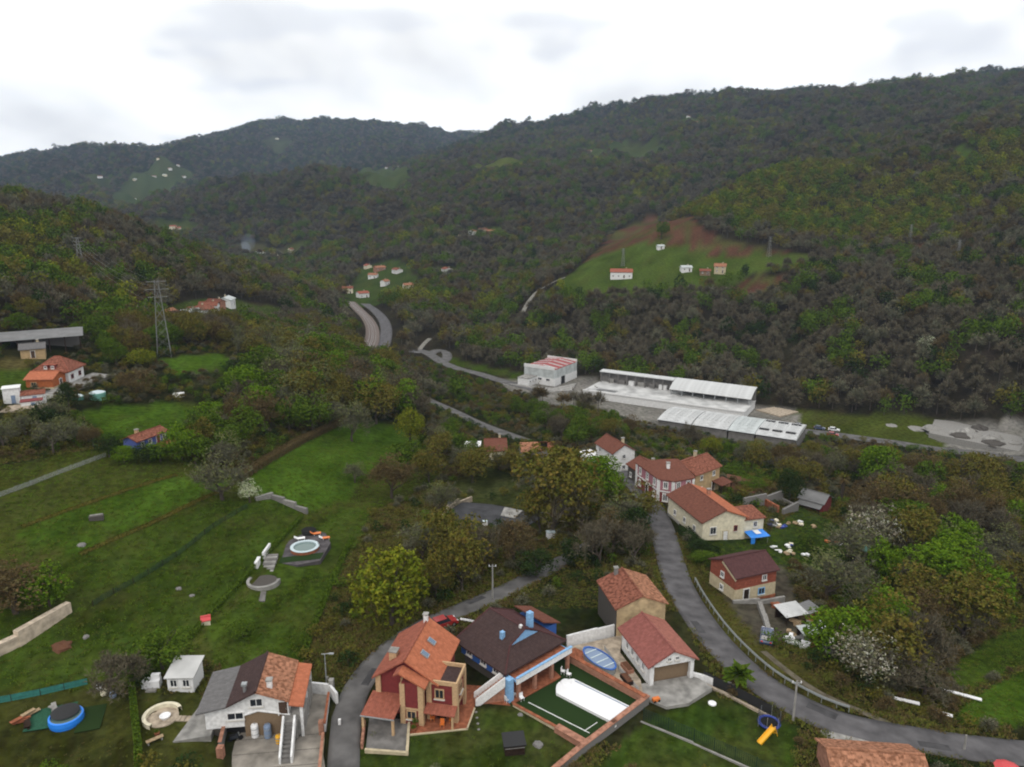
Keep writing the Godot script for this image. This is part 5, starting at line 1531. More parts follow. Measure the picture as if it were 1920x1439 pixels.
func blue_house():
	var t := thing("blue_house", "blue house with broad dark brown hipped roof and white balcony", "house", Vector3(-0.3, 0.05, -87.7), -0.82)
	gable_walls(t, M.blue_paint, 8.6, 9.4, 1.6, 3.5, 0.0)
	pbox(t, "lower_wall", M.dark_stone, Vector3(-0.4, 0.6, -0.2), Vector3(7.6, 2.6, 8.8))
	# hipped roof with a light blue gablet at the garden end
	var tp := Vector3(2.8, 6.4, 0)
	var bk := Vector3(-3.9, 6.4, 0)
	var e := 3.4
	var c := [Vector3(-5.05, e, 5.45), Vector3(5.05, e, 5.45), Vector3(5.05, e, -5.45), Vector3(-5.05, e, -5.45)]
	var g1 := Vector3(2.8, 4.97, 2.6)
	var g2 := Vector3(2.8, 4.97, -2.6)
	slab(t, "roof", M.roof_dark, [c[0], c[1], g1, tp, bk], 0.22)
	slab(t, "roof", M.roof_maroon, [c[2], c[3], bk, tp, g2], 0.22)
	slab(t, "roof", M.roof_dark, [c[1], c[2], g2, g1], 0.22)
	slab(t, "roof", M.roof_maroon, [c[3], c[0], bk], 0.22)
	var st := new_st()
	tri(st, g1 + Vector3(0.03, -0.1, 0), tp + Vector3(0.03, -0.02, 0), g2 + Vector3(0.03, -0.1, 0))
	fin(st, "gablet", M.sky_blue, t)
	for q in [[tp, bk], [tp + Vector3(0.1, 0, 0), g1], [tp + Vector3(0.1, 0, 0), g2], [g1, c[1]], [g2, c[2]], [bk, c[0]], [bk, c[3]]]: ptube(t, "ridge_cap", M.roof_maroon, q[0], q[1], 0.12, -1, 6)
	# chimneys and vents
	pbox(t, "chimney", M.sky_blue, Vector3(1.8, 6.4, -1.9), Vector3(0.7, 2.2, 0.7))
	pbox(t, "chimney", M.sky_blue, Vector3(1.0, 5.3, 2.2), Vector3(0.5, 1.5, 0.5))
	pbox(t, "parapet_strip", M.white_trim, Vector3(-4.6, 4.95, 2.1), Vector3(0.25, 0.2, 5.4), 0.0, -0.52)
	pbox(t, "vent", M.white_trim, Vector3(2.2, 6.3, 0.1), Vector3(0.35, 0.7, 0.35))
	# windows on the lane side
	for u in [-2.6, 0.2, 2.6]: window(t, side_frame("f", 8.6, 9.4, u, 2.0), 1.1, 1.1, M.white_trim)
	# balcony over the porch on the garden side
	pbox(t, "balcony_slab", M.sky_blue, Vector3(5.3, 2.55, -0.2), Vector3(1.9, 0.25, 9.6))
	pbox(t, "balcony_front", M.white_trim, Vector3(6.3, 2.72, -0.2), Vector3(0.18, 0.85, 9.8))
	pbox(t, "balcony_coping", M.sky_blue, Vector3(6.3, 3.18, -0.2), Vector3(0.34, 0.1, 9.9))
	pbox(t, "balcony_tiles", M.terracotta, Vector3(5.3, 2.69, -0.2), Vector3(1.7, 0.04, 9.2))
	for z in [4.2, 1.4, -1.6, -4.6]: pbox(t, "porch_column", M.pink_block, Vector3(6.1, 1.1, z), Vector3(0.4, 2.6, 0.4))
	door(t, side_frame("r", 6.8, 8.8, -1.2, 0.1, 0.0), 1.0, 2.0, M.wood_door, M.white_trim)
	for u in [2.2, -3.2]: window(t, side_frame("r", 6.8, 8.8, u, 0.9, 0.0), 1.2, 1.0, M.white_trim)
	# outside stair
	pbox(t, "stair_pier", M.sky_blue, Vector3(5.6, 1.4, 5.3), Vector3(0.8, 3.4, 0.8))
	stairs(t, M.pink_block, M.white_trim, Vector3(3.0, 0.05, 8.6), Vector3(4.9, 2.6, 5.5), 1.1, 11)
	var po := thing("porch", "brick red tiled porch floor under the blue house balcony", "porch", Vector3.ZERO)
	flat(po, "paving", M.terracotta, [[0.1, -79.3], [6.3, -84.6], [4.6, -87.4], [-1.6, -82.4]], 0.14, 0.5)
	# rear wing roofs
	slab(t, "rear_roof", M.roof_brown, [Vector3(-4.4, 4.6, -4.9), Vector3(1.4, 4.6, -4.9), Vector3(1.4, 3.2, -8.2), Vector3(-4.4, 3.2, -8.2)], 0.18)
	pbox(t, "rear_wall", M.blue_paint, Vector3(-1.5, 1.3, -6.3), Vector3(5.2, 3.8, 2.8))

func garage():
	var t := thing("garage", "white garage with plain terracotta roof and open stone-lined front", "garage", Vector3(19.1, -0.25, -88.0), 0.28)
	var b := Node3D.new(); b.name = "body"; t.add_child(b); b.rotation.y = PI / 2
	# ridge along depth
	var st := new_st()
	var hw := 3.0
	for s in [-1, 1]: box(st, Vector3(s * (hw - 0.11), 1.3, -0.4), Vector3(0.22, 3.8, 8.0))
	box(st, Vector3(0, 1.3, -4.3), Vector3(6.0, 3.8, 0.2))
	fin(st, "wall", M.white_paint, t)
	for s in [-1, 1]: pbox(t, "pillar", M.white_paint, Vector3(s * 2.8, 1.3, 4.15), Vector3(0.5, 3.8, 0.5))
	var g := new_st()
	tri(g, Vector3(-3.15, 3.1, 4.4), Vector3(0, 4.7, 4.4), Vector3(3.15, 3.1, 4.4))
	tri(g, Vector3(3.15, 3.1, 4.2), Vector3(0, 4.7, 4.2), Vector3(-3.15, 3.1, 4.2))
	quad(g, Vector3(-3.15, 2.75, 4.4), Vector3(-3.15, 3.1, 4.4), Vector3(3.15, 3.1, 4.4), Vector3(3.15, 2.75, 4.4))
	quad(g, Vector3(3.15, 2.75, 4.2), Vector3(3.15, 3.1, 4.2), Vector3(-3.15, 3.1, 4.2), Vector3(-3.15, 2.75, 4.2))
	fin(g, "gable", M.white_paint, t)
	for x in [-0.5, 0.6]: window(t, Transform3D(Basis(), Vector3(x, 3.35, 4.4)), 0.55, 0.5, M.white_trim, null, 0.08)
	pbox(t, "stone_infill", M.brown_stone, Vector3(0, 1.2, 3.5), Vector3(5.4, 3.3, 0.3))
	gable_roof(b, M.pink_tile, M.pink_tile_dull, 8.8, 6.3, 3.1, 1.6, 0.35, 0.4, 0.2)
	for k in 4: window(t, side_frame("l", 6.0, 8.0, -2.4 + k * 1.6, 1.2, 0.0), 0.8, 1.1, M.white_trim)
	var p := thing("forecourt", "pale concrete forecourt before the white garage", "paving", Vector3.ZERO)
	flat(p, "paving", M.concrete, [[15.9, -83.2], [16.6, -80.4], [18.7, -78.9], [21.5, -79.6], [25.2, -82.6], [23.4, -85.2]], 0.02, 0.6)

func old_barn():
	var t := thing("old_barn", "ochre barn with mottled old tile roof behind the garage", "barn", Vector3(17.3, -0.9, -98.4), 0.21)
	var b := Node3D.new(); b.name = "body"; t.add_child(b); b.rotation.y = PI / 2
	gable_walls(b, M.ochre, 7.8, 7.2, -1.5, 5.3, 1.5)
	gable_roof(b, M.roof_mottled, M.roof_old, 7.8, 7.2, 5.3, 1.5, 0.3, 0.35, 0.2)
	var plainw := pbox(t, "side_wall", M.dark_stone, Vector3(-3.63, 1.8, 0), Vector3(0.12, 6.6, 7.7))
	chimney(t, Vector3(-1.2, 6.0, -3.4), 1.5, 0.5, M.grey_stone)
	door(t, side_frame("r", 7.2, 7.8, 0.5, 0.1), 1.2, 2.1, M.wood_door, M.grey_stone)
	for u in [-2.2, 2.4]: window(t, side_frame("r", 7.2, 7.8, u, 3.2), 0.9, 1.0, M.white_trim)

# ---------------------------------------------------------------- the hamlet
func make_hamlet():
	# cream house with the long orange and brown roof
	var t := thing("cream_house", "cream house with long orange and brown tiled gable roof", "house", Vector3(39.6, -5.9, -143.0), 0.28)
	var b := Node3D.new(); b.name = "main_block"; t.add_child(b); b.rotation.y = PI / 2
	gable_walls(b, M.pale_cream, 14.0, 9.4, -1.5, 4.6, 1.9)
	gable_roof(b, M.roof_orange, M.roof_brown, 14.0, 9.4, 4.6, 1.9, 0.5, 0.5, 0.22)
	window(t, side_frame("f", 9.4, 14.0, -2.4, 1.7), 1.4, 1.6, M.white_trim)
	window(t, side_frame("f", 9.4, 14.0, 2.6, 1.8), 0.8, 1.2, M.red_paint)
	door(t, side_frame("f", 9.4, 14.0, 0.4, 0.0), 1.0, 2.1, M.white_trim, M.cream)
	for u in [-4.0, 0.0, 4.0]: window(t, side_frame("l", 9.4, 14.0, u, 1.4), 1.0, 1.2, M.white_trim)
	var w := Node3D.new(); w.name = "annex"; t.add_child(w); w.position = Vector3(6.9, 0, 4.4)
	pbox(w, "wall", M.pale_cream, Vector3(0, 1.2, 0), Vector3(4.4, 5.4, 4.6))
	slab(w, "roof", M.roof_old, [Vector3(-2.4, 4.5, -2.6), Vector3(2.5, 4.5, -2.6), Vector3(2.5, 3.9, 2.7), Vector3(-2.4, 3.9, 2.7)], 0.2)
	window(w, side_frame("f", 4.4, 4.6, 0.3, 1.9), 0.9, 1.3, M.white_trim)
	chimney(t, Vector3(1.6, 5.6, -2.0), 1.6, 0.6, M.pink_block)
	# corner house, red ground storey and pink and white above
	var y := -6.4
	var r := thing("corner_house", "dark red, pink and white corner house with brown hipped roof", "house", Vector3(35.0, y, -160.0))
	var fp := [Vector2(-5.6, -6.6), Vector2(-2.5, 3.3), Vector2(0.5, 4.7), Vector2(5.3, 2.6), Vector2(4.6, -6.6)]
	var lo := new_st(); var hi := new_st()
	for i in 5:
		var a: Vector2 = fp[i]
		var c: Vector2 = fp[(i + 1) % 5]
		quad(lo, Vector3(a.x, -1.5, a.y), Vector3(a.x, 2.8, a.y), Vector3(c.x, 2.8, c.y), Vector3(c.x, -1.5, c.y))
		quad(hi, Vector3(a.x, 2.8, a.y), Vector3(a.x, 5.6, a.y), Vector3(c.x, 5.6, c.y), Vector3(c.x, 2.8, c.y))
	fin(lo, "lower_wall", M.red_paint, r)
	fin(hi, "upper_wall", M.pink_paint, r)
	for i in 3:
		var a: Vector2 = fp[i]
		var c: Vector2 = fp[i + 1]
		var d := c - a
		var n := Vector2(-d.y, d.x).normalized()
		var m := (a + c) * 0.5 + n * 0.03
		var yaw := -d.angle()
		var bas := Basis(Vector3.UP, yaw)
		pbox(r, "band", M.white_trim, Vector3(m.x, 2.8, m.y), Vector3(d.length() + 0.1, 0.3, 0.24), yaw)
		pbox(r, "cornice", M.white_trim, Vector3(m.x, 5.5, m.y), Vector3(d.length() + 0.1, 0.24, 0.26), yaw)
		for q in [a, c]: pbox(r, "corner_trim", M.white_trim, Vector3(q.x, 2.7, q.y), Vector3(0.55, 5.8, 0.55), yaw)
		var k := maxi(1, int(d.length() / 2.6))
		for j in k:
			var p := a.lerp(c, (j + 0.5) / k) + n * 0.02
			window(r, Transform3D(bas, Vector3(p.x, 3.5, p.y)), 1.15, 1.7, M.white_trim, null, 0.22)
			if i == 1: window(r, Transform3D(bas, Vector3(p.x, 0.5, p.y)), 1.3, 1.9, M.white_trim, null, 0.25)
			elif j % 2 == 0: window(r, Transform3D(bas, Vector3(p.x, 0.7, p.y)), 1.1, 1.5, M.white_trim, null, 0.22)
			else: door(r, Transform3D(bas, Vector3(p.x, 0.1, p.y)), 1.0, 2.2, M.dark_wood, M.white_trim)
	var ev := []
	for q in fp: ev.append(Vector3(q.x * 1.09, 5.65, q.y * 1.09))
	var A := Vector3(-0.7, 7.4, -4.4); var B := Vector3(3.4, 7.4, -4.8)
	slab(r, "roof", M.roof_brown, [ev[0], ev[1], A], 0.2)
	slab(r, "roof", M.roof_brown, [ev[1], ev[2], A], 0.2)
	slab(r, "roof", M.roof_brown, [ev[2], ev[3], B, A], 0.2)
	slab(r, "roof", M.roof_brown, [ev[3], ev[4], B], 0.2)
	slab(r, "roof", M.roof_brown, [ev[4], ev[0], A, B], 0.2)
	chimney(r, Vector3(0.3, 6.4, -0.6), 1.5, 0.7, M.white_trim)
	# the others
	var be := cottage("beige_house", "beige house with rusty tiled roof behind the corner house", "", 43.2, -168.8, 0.7, 9.5, 8.0, 5.6, 1.9, M.beige, M.roof_old, false, null, -7.8)
	pbox(be, "lean_to_roof", M.roof_brown, Vector3(4.0, 2.2, 5.4), Vector3(4.4, 0.18, 3.0), 0.0, 0.16)
	for x in [2.0, 6.0]: pbox(be, "lean_to_post", M.dark_wood, Vector3(x, 0.7, 6.6), Vector3(0.2, 2.9, 0.2))
	cottage("white_cottage", "white house with brown gable roof at the top of the street", "", 26.6, -184.2, -1.19, 9.0, 6.2, 5.6, 1.8, M.white_paint, M.roof_brown, true, null, -8.2)
	pbox(thing("low_extension", "low white extension with flat roof beside the white gable house", "building", Vector3(20.6, -9.4, -190.5), -1.1), "wall", M.white_paint, Vector3(0, 0.9, 0), Vector3(5.0, 3.8, 4.0))
	cottage("stone_cottage", "dark stone cottage with brown roof between white and corner houses", "", 32.4, -171.6, -1.25, 6.4, 6.4, 3.7, 1.5, M.dark_stone, M.roof_brown, false, null, -7.2)
	# salmon house below
	var s := thing("salmon_house", "salmon brick and cream house with dark maroon roof below the hamlet", "house", Vector3(38.2, -3.6, -113.3), 0.37)
	gable_walls(s, M.salmon_brick, 8.0, 6.6, 2.3, 4.7, 1.5)
	pbox(s, "lower_wall", M.cream, Vector3(0, 0.4, 0), Vector3(8.06, 4.0, 6.66))
	pbox(s, "plinth", M.terracotta, Vector3(0, -0.5, 0), Vector3(8.2, 1.4, 6.8))
	gable_roof(s, M.roof_maroon, M.roof_maroon, 8.0, 6.6, 4.7, 1.5, 0.35, 0.45, 0.2)
	pbox(s, "verge_board", M.cream, Vector3(-4.3, 5.1, 1.9), Vector3(0.1, 0.35, 4.0), 0.0, 0.42)
	window(s, side_frame("f", 8.06, 6.66, 1.6, 3.1), 0.9, 1.0, M.white_trim)
	window(s, side_frame("f", 8.06, 6.66, 1.2, 0.7), 1.3, 1.2, M.sky_blue)
	door(s, side_frame("f", 8.06, 6.66, -1.8, 0.2), 1.0, 2.0, M.dark_wood, M.white_trim)
	for v in [0.8, 3.1]: window(s, side_frame("l", 8.06, 6.66, 0.0, v), 0.9, 1.0, M.white_trim)
	var sh := thing("rear_shed", "small shed with orange tile roof behind the salmon house", "shed", Vector3(41.3, -4.6, -119.5), 0.37)
	gable_walls(sh, M.pale_cream, 6.0, 3.4, -1.0, 2.6, 0.8)
	gable_roof(sh, M.roof_orange, M.roof_old, 6.0, 3.4, 2.6, 0.8, 0.25, 0.3, 0.16)
	# centre: cream house at the bend, canopy shed, ruin
	cottage("bend_house", "cream house with brown roof by the road bend", "", -4.6, -197.5, 0.05, 5.6, 9.0, 3.4, 1.8, M.pale_cream, M.roof_brown, true, null, -10.2)
	var c := thing("canopy_shed", "small red shed under a flat white canopy", "shed", Vector3(-11.0, -10.2, -197.0))
	pbox(c, "wall", M.red_paint, Vector3(0, 0.9, 0.4), Vector3(4.2, 3.2, 2.6))
	pbox(c, "white_panel", M.white_trim, Vector3(0.9, 1.0, 1.73), Vector3(2.0, 1.4, 0.08))
	pbox(c, "canopy", M.white_plastic, Vector3(0.2, 4.0, 0), Vector3(4.6, 0.16, 3.4), 0, 0.1)
	for x in [-1.9, 2.2]:
		for z in [-1.4, 1.4]: ptube(c, "post", M.galvanised, Vector3(x, -0.8, z), Vector3(x, 3.95, z), 0.06)
	var ru := thing("ruined_house", "collapsing house with patchy orange roof by the road bend", "ruin", Vector3(6.8, -11.2, -200.5), 0.1)
	gable_walls(ru, M.grey_stone, 9.0, 6.0, -1.0, 2.7, 1.5)
	slab(ru, "roof", M.roof_mottled, [Vector3(-4.7, 2.7, 3.3), Vector3(1.2, 2.7, 3.3), Vector3(0.4, 4.4, 0), Vector3(-4.7, 4.4, 0)], 0.16)
	slab(ru, "roof", M.roof_old, [Vector3(2.6, 2.7, 3.3), Vector3(4.7, 2.7, 3.3), Vector3(4.7, 4.4, 0), Vector3(3.2, 4.4, 0)], 0.16)
	slab(ru, "roof", M.roof_old, [Vector3(-4.7, 2.7, -3.3), Vector3(4.7, 2.7, -3.3), Vector3(4.7, 4.4, 0), Vector3(-4.7, 4.4, 0)], 0.16)
	window(ru, side_frame("f", 9, 6, -2.0, 0.8), 1.0, 1.1, M.grey_stone)
	# red shed and ruined walls behind the gardens
	var rs := thing("red_shed", "red boarded shed with grey sheet roof behind the gardens", "shed", Vector3(70.4, -10.4, -163.0), -0.75)
	gable_walls(rs, M.red_paint, 5.6, 5.0, -1.0, 2.6, 1.3)
	gable_roof(rs, M.sheet_grey, M.sheet_grey, 5.6, 5.0, 2.6, 1.3, 0.35, 0.4, 0.08)
	slab(rs, "lean_to_roof", M.sheet_grey, [Vector3(-2.6, 2.3, 2.6), Vector3(2.8, 2.3, 2.6), Vector3(2.8, 1.7, 4.4), Vector3(-2.6, 1.7, 4.4)], 0.08)
	for x in [-2.4, 2.5]: ptube(rs, "post", M.dark_wood, Vector3(x, -0.8, 4.2), Vector3(x, 1.7, 4.2), 0.09)
	door(rs, side_frame("f", 5.6, 5.0, 0.8, 0.0), 1.1, 1.9, M.dark_wood, M.red_paint)
	var rw := thing("ruined_walls", "roofless stone and brick walls beside the red shed", "ruin", Vector3.ZERO)
	garden_wall(rw, "wall", M.grey_stone, [[52.0, -157.0], [57.5, -159.5], [62.5, -163.0]], 2.2, 0.5)
	garden_wall(rw, "wall", M.terracotta, [[57.5, -159.5], [59.0, -155.5]], 1.6, 0.5)
	garden_wall(rw, "wall", M.grey_stone, [[62.5, -163.0], [64.5, -158.5], [60.0, -154.6]], 1.3, 0.5)
	var gt := thing("garden_terrace", "rough reddish terrace behind the beige house", "terrace", Vector3.ZERO)
	flat(gt, "earth_bed", M.earth, [[50.0, -172.0], [55.0, -181.0], [62.0, -176.0], [58.0, -168.0]], gh(55.0, -174.0) + 0.5, 3.0)
	var rt := thing("roadside_terrace", "pale paved apron with red kerb before the cream house", "terrace", Vector3.ZERO)
	flat(rt, "paving", M.gravel, [[34.6, -155.6], [33.0, -148.5], [34.2, -142.5], [35.0, -146.0], [36.6, -152.5]], -5.2, 1.0)
	garden_wall(rt, "kerb", M.red_paint, [[35.6, -152.0], [34.9, -146.5]], 0.5, 0.3)

# ---------------------------------------------------------------- farm on the terrace
func make_left_farm():
	var t := thing("farm_house", "white and red farmhouse with red pyramid roof and orange annex", "house", Vector3(-121.6, 11.9, -197.0), 0.06)
	gable_walls(t, M.white_paint, 8.6, 8.0, -1.5, 3.0, 0.0)
	pbox(t, "upper_band", M.red_paint, Vector3(0, 3.15, 0), Vector3(8.9, 0.7, 8.3))
	hip_roof(t, M.roof_old, M.roof_terracotta, 8.8, 8.2, 3.4, 2.9, 0.5, -0.8, 0.8, 0.22)
	for z in [-2.2, 1.8]: window(t, side_frame("r", 8.6, 8.0, z, 0.9), 1.3, 1.2, M.red_paint)
	for x in [-1.4, 0.4]:
		var d := Node3D.new(); d.name = "dormer"; t.add_child(d, true); d.position = Vector3(x, 4.3, 3.0)
		pbox(d, "wall", M.red_paint, Vector3.ZERO, Vector3(1.2, 1.1, 1.4))
		pbox(d, "roof", M.roof_terracotta, Vector3(0, 0.62, 0.1), Vector3(1.6, 0.12, 1.8))
		window(d, Transform3D(Basis(), Vector3(0, -0.4, 0.7)), 0.8, 0.8, M.white_trim)
	var a := Node3D.new(); a.name = "annex"; t.add_child(a); a.position = Vector3(0.3, 0, 7.4)
	gable_walls(a, M.orange_paint, 6.6, 6.4, -1.5, 2.7, 1.2)
	gable_roof(a, M.roof_orange, M.roof_orange, 6.6, 6.4, 2.7, 1.2, 0.4, 0.4, 0.2)
	window(a, side_frame("f", 6.6, 6.4, -1.4, 0.9), 1.4, 1.1, M.quoin)
	door(a, side_frame("r", 6.6, 6.4, 0.6, 0.0), 1.1, 2.0, M.wood_door, M.white_trim)
	pbox(a, "plinth", M.cream, Vector3(0, 0.0, 0), Vector3(6.7, 1.1, 6.5))
	var c := thing("farm_courtyard", "long pale courtyard beside the farmhouse", "courtyard", Vector3.ZERO)
	ribbon("paving", M.concrete, [[-116.5, -177.0], [-115.8, -185.0], [-115.0, -194.0], [-114.6, -205.5]], 6.0, 0.12, "", "", c)
	garden_wall(c, "edge_wall", M.grey_stone, [[-112.2, -186.0], [-111.4, -196.0], [-111.0, -205.0]], 0.6, 0.3)
	# white sheds
	for q in [["tall flat-roofed white shed below the farmhouse", -118.6, -172.6, 3.4, 3.2, 3.6, 0], ["white shed with faded red roof below the farmhouse", -114.6, -174.2, 4.8, 3.2, 2.3, 1], ["low pale shed with red edging beside the white shed", -113.0, -170.8, 4.2, 2.4, 1.6, 2]]:
		var s := thing("farm_shed", q[0], "shed", Vector3(q[1], gh(q[1], q[2]), q[2]), 0.5)
		gable_walls(s, M.white_paint, q[3], q[4], -1.0, q[5], 0.5 if q[6] == 1 else 0.0)
		if q[6] == 1: gable_roof(s, M.roof_old, M.roof_old, q[3], q[4], q[5], 0.6, 0.2, 0.2, 0.14)
		else: pbox(s, "roof", [M.white_trim, M.white_trim, M.red_paint][q[6]], Vector3(0, q[5] + 0.08, 0), Vector3(q[3] + 0.4, 0.16, q[4] + 0.4))
		door(s, side_frame("f", q[3], q[4], 0.3, 0.0), 0.9, minf(2.0, q[5] - 0.2), M.steel_blue, M.white_trim)
	flat(thing("shed_apron", "bare sandy apron below the white sheds", "paving", Vector3.ZERO), "paving", M.sandy, [[-120.5, -168.0], [-113.0, -172.0], [-109.0, -171.5], [-110.5, -167.0], [-118.0, -162.5]], gh(-115, -168) + 0.35, 1.6)
	# barns behind
	var b := thing("long_barn", "long open barn with grey sheet roof behind the farm", "barn", Vector3(-141.5, gh(-141.5, -223.0), -223.0), 0.5)
	pbox(b, "back_wall", M.grey_stone, Vector3(0, 1.3, -3.4), Vector3(20.0, 4.6, 0.3))
	slab(b, "roof", M.sheet_grey, [Vector3(-11, 3.5, 4.0), Vector3(11, 3.5, 4.0), Vector3(11, 5.0, -4.0), Vector3(-11, 5.0, -4.0)], 0.14)
	for k in 6: ptube(b, "post", M.dark_wood, Vector3(-10 + k * 4.0, -1.0, 3.6), Vector3(-10 + k * 4.0, 3.5, 3.6), 0.16)
	slab(b, "side_roof", M.sheet_white, [Vector3(-15.5, 3.2, 4.2), Vector3(-11.1, 3.2, 4.2), Vector3(-11.1, 4.6, -3.0), Vector3(-15.5, 4.6, -3.0)], 0.14)
	for k in 2: ptube(b, "post", M.dark_wood, Vector3(-15.2 + k * 3.8, -1.0, 3.8), Vector3(-15.2 + k * 3.8, 3.2, 3.8), 0.16)
	cottage("beige_barn", "orange beige barn with grey roof before the long barn", "", -139.2, -214.6, 0.5, 6.0, 5.0, 2.7, 1.1, M.beige, M.roof_grey)
	# blue cottage in the field
	var k := thing("blue_cottage", "lilac blue cottage with pinkish tiled lean roof in the meadow", "house", Vector3(-79.0, gh(-78.5, -154.5), -154.5), 1.2)
	gable_walls(k, M.lilac_blue, 8.0, 3.8, -1.5, 2.3, 0.7)
	gable_roof(k, M.roof_old, M.roof_old, 8.0, 3.8, 2.3, 0.7, 0.4, 0.5, 0.16)
	door(k, side_frame("f", 8.0, 3.8, 1.6, 0.0), 0.9, 1.9, M.red_paint, M.white_trim)
	for u in [-2.6, -0.6, 3.1]: window(k, side_frame("f", 8.0, 3.8, u, 0.8), 0.9, 1.0, M.white_trim)
	pbox(k, "deck", M.terracotta, Vector3(2.6, 0.0, 3.2), Vector3(6.0, 0.5, 2.4))
	chimney(k, Vector3(-1.5, 2.6, -0.6), 1.2, 0.6, M.quoin)
	for q in [["large green water tank with pale lid below the farm", -104.0, -182.6, 1.9, 1.6], ["small green water tank below the farm", -107.8, -180.6, 1.3, 0.7]]:
		var w := thing("water_tank", q[0], "tank", Vector3(q[1], gh(q[1], q[2]), q[2]))
		plathe(w, "shell", M.tank_green, Vector3.ZERO, [Vector2(q[3], -0.5), Vector2(q[3], q[4]), Vector2(q[3] * 0.96, q[4] + 0.1)], 20)
		plathe(w, "lid", M.pool_rim, Vector3(0, q[4] + 0.1, 0), [Vector2(q[3] * 0.96, 0), Vector2(q[3] * 0.6, 0.28), Vector2(0.02, 0.36)], 20)

# ---------------------------------------------------------------- works on the valley floor
func make_factories():
	var t := thing("warehouse", "grey warehouse with striped red roof", "warehouse", Vector3(19.1, -28.1, -361.0), 0.99)
	gable_walls(t, M.sheet_pale, 22.0, 17.0, -1.0, 8.0, 1.0)
	pbox(t, "lower_wall", M.white_paint, Vector3(0, 1.5, 0), Vector3(22.2, 4.6, 17.2))
	gable_roof(t, M.sheet_red, M.sheet_red, 21.0, 16.4, 8.0, 1.0, 0.2, 0.2, 0.2)
	for k in 4:
		for s in [-1, 1]:
			var st := pbox(t, "rooflight", M.sheet_pale, Vector3(-8.0 + k * 5.2, 8.75, s * 4.2), Vector3(1.0, 0.08, 8.0), 0.0, s * 0.121)
	for s in [-1, 1]: pbox(t, "parapet", M.white_paint, Vector3(s * 11.05, 8.6, 0), Vector3(0.3, 1.6, 17.0))
	pbox(t, "gate", M.black, Vector3(-3.0, 1.9, 8.66), Vector3(3.6, 3.8, 0.1))
	for u in [-4.0, 0.5, 5.0]: window(t, side_frame("l", 22.2, 17.2, u, 2.3), 2.2, 1.2, M.white_trim)
	var o := thing("office_block", "low white office block beside the red roofed warehouse", "building", Vector3(7.5, -28.0, -351.5), 0.99)
	pbox(o, "wall", M.white_paint, Vector3(0, 1.6, 0), Vector3(8.0, 4.4, 6.0))
	pbox(o, "roof", M.concrete, Vector3(0, 3.9, 0), Vector3(8.4, 0.22, 6.4))
	for u in [-2.4, 0.0, 2.4]: window(o, side_frame("f", 8, 6, u, 1.6), 1.4, 1.1, M.white_trim)
	flat(thing("works_yard", "concrete loading yard before the red roofed warehouse", "paving", Vector3.ZERO), "paving", M.concrete, [[-4.0, -352.0], [19.0, -343.0], [31.0, -352.0], [28.0, -338.0], [12.0, -334.0], [-6.0, -343.0]], -27.5, 1.6)
	# long works: low roof, raised back strip and arched canopy
	var f := thing("long_works", "long white works with raised rear roof and arched canopy", "factory", Vector3(68.5, -28.2, -319.6), -0.524)
	pbox(f, "wall", M.white_paint, Vector3(0, 1.2, 1.2), Vector3(71.0, 4.0, 20.0))
	pbox(f, "low_roof", M.membrane, Vector3(0, 3.3, 1.2), Vector3(71.6, 0.25, 20.6))
	pbox(f, "rear_wall", M.grey_slab, Vector3(0, 3.8, -9.4), Vector3(71.0, 8.6, 1.2))
	slab(f, "rear_roof", M.sheet_white, [Vector3(-35.6, 8.6, -6.6), Vector3(0.0, 8.6, -6.6), Vector3(0.0, 9.0, -10.6), Vector3(-35.6, 9.0, -10.6)], 0.3)
	for k in 9: pbox(f, "column", M.grey_slab, Vector3(-35.0 + k * 4.3, 5.8, -7.0), Vector3(0.4, 5.2, 0.4))
	for k in 6: pbox(f, "storage_unit", [M.concrete, M.grey_slab, M.white_paint][k % 3], Vector3(-30.0 + k * 5.0, 4.4, -7.9), Vector3(2.6 + (k % 2), 2.0, 1.4))
	var st := new_st()
	for k in 8:
		var a0 := k / 8.0
		var a1 := (k + 1) / 8.0
		var z0 := -10.6 + 10.4 * a0
		var z1 := -10.6 + 10.4 * a1
		var y0 := 9.1 - 3.0 * a0 * a0
		var y1 := 9.1 - 3.0 * a1 * a1
		quad(st, Vector3(0.4, y0, z0), Vector3(35.6, y0, z0), Vector3(35.6, y1, z1), Vector3(0.4, y1, z1))
		quad(st, Vector3(0.4, y1 - 0.25, z1), Vector3(35.6, y1 - 0.25, z1), Vector3(35.6, y0 - 0.25, z0), Vector3(0.4, y0 - 0.25, z0))
	quad(st, Vector3(0.4, 5.85, -0.2), Vector3(0.4, 6.1, -0.2), Vector3(35.6, 6.1, -0.2), Vector3(35.6, 5.85, -0.2))
	fin(st, "arched_canopy", M.sheet_white, f)
	for k in 8: pbox(f, "canopy_column", M.galvanised, Vector3(1.2 + k * 4.8, 4.6, -0.6), Vector3(0.3, 2.6, 0.3))
	pbox(f, "roof_hatch", M.sheet_grey, Vector3(-26.0, 3.5, 7.0), Vector3(9.0, 0.3, 3.0))
	pbox(f, "roof_edge", M.white_trim, Vector3(0, 3.5, 11.4), Vector3(71.6, 0.6, 0.3))
	# ribbed sheds in front
	var cx := 81.0
	var cz := -272.4
	var bs := Basis(Vector3.UP, -0.524)
	var defs := [[-17.0, 13.0, "sheet_white", "white ribbed shed with low barrel roof at the works"], [-3.5, 13.0, "sheet_white", "white ribbed shed beside the barrel roofed one"], [8.0, 9.5, "sheet_pale", "pale green-grey ribbed shed at the works"], [20.0, 14.0, "sheet_white", "white shed with dark roof vents beside the valley road"]]
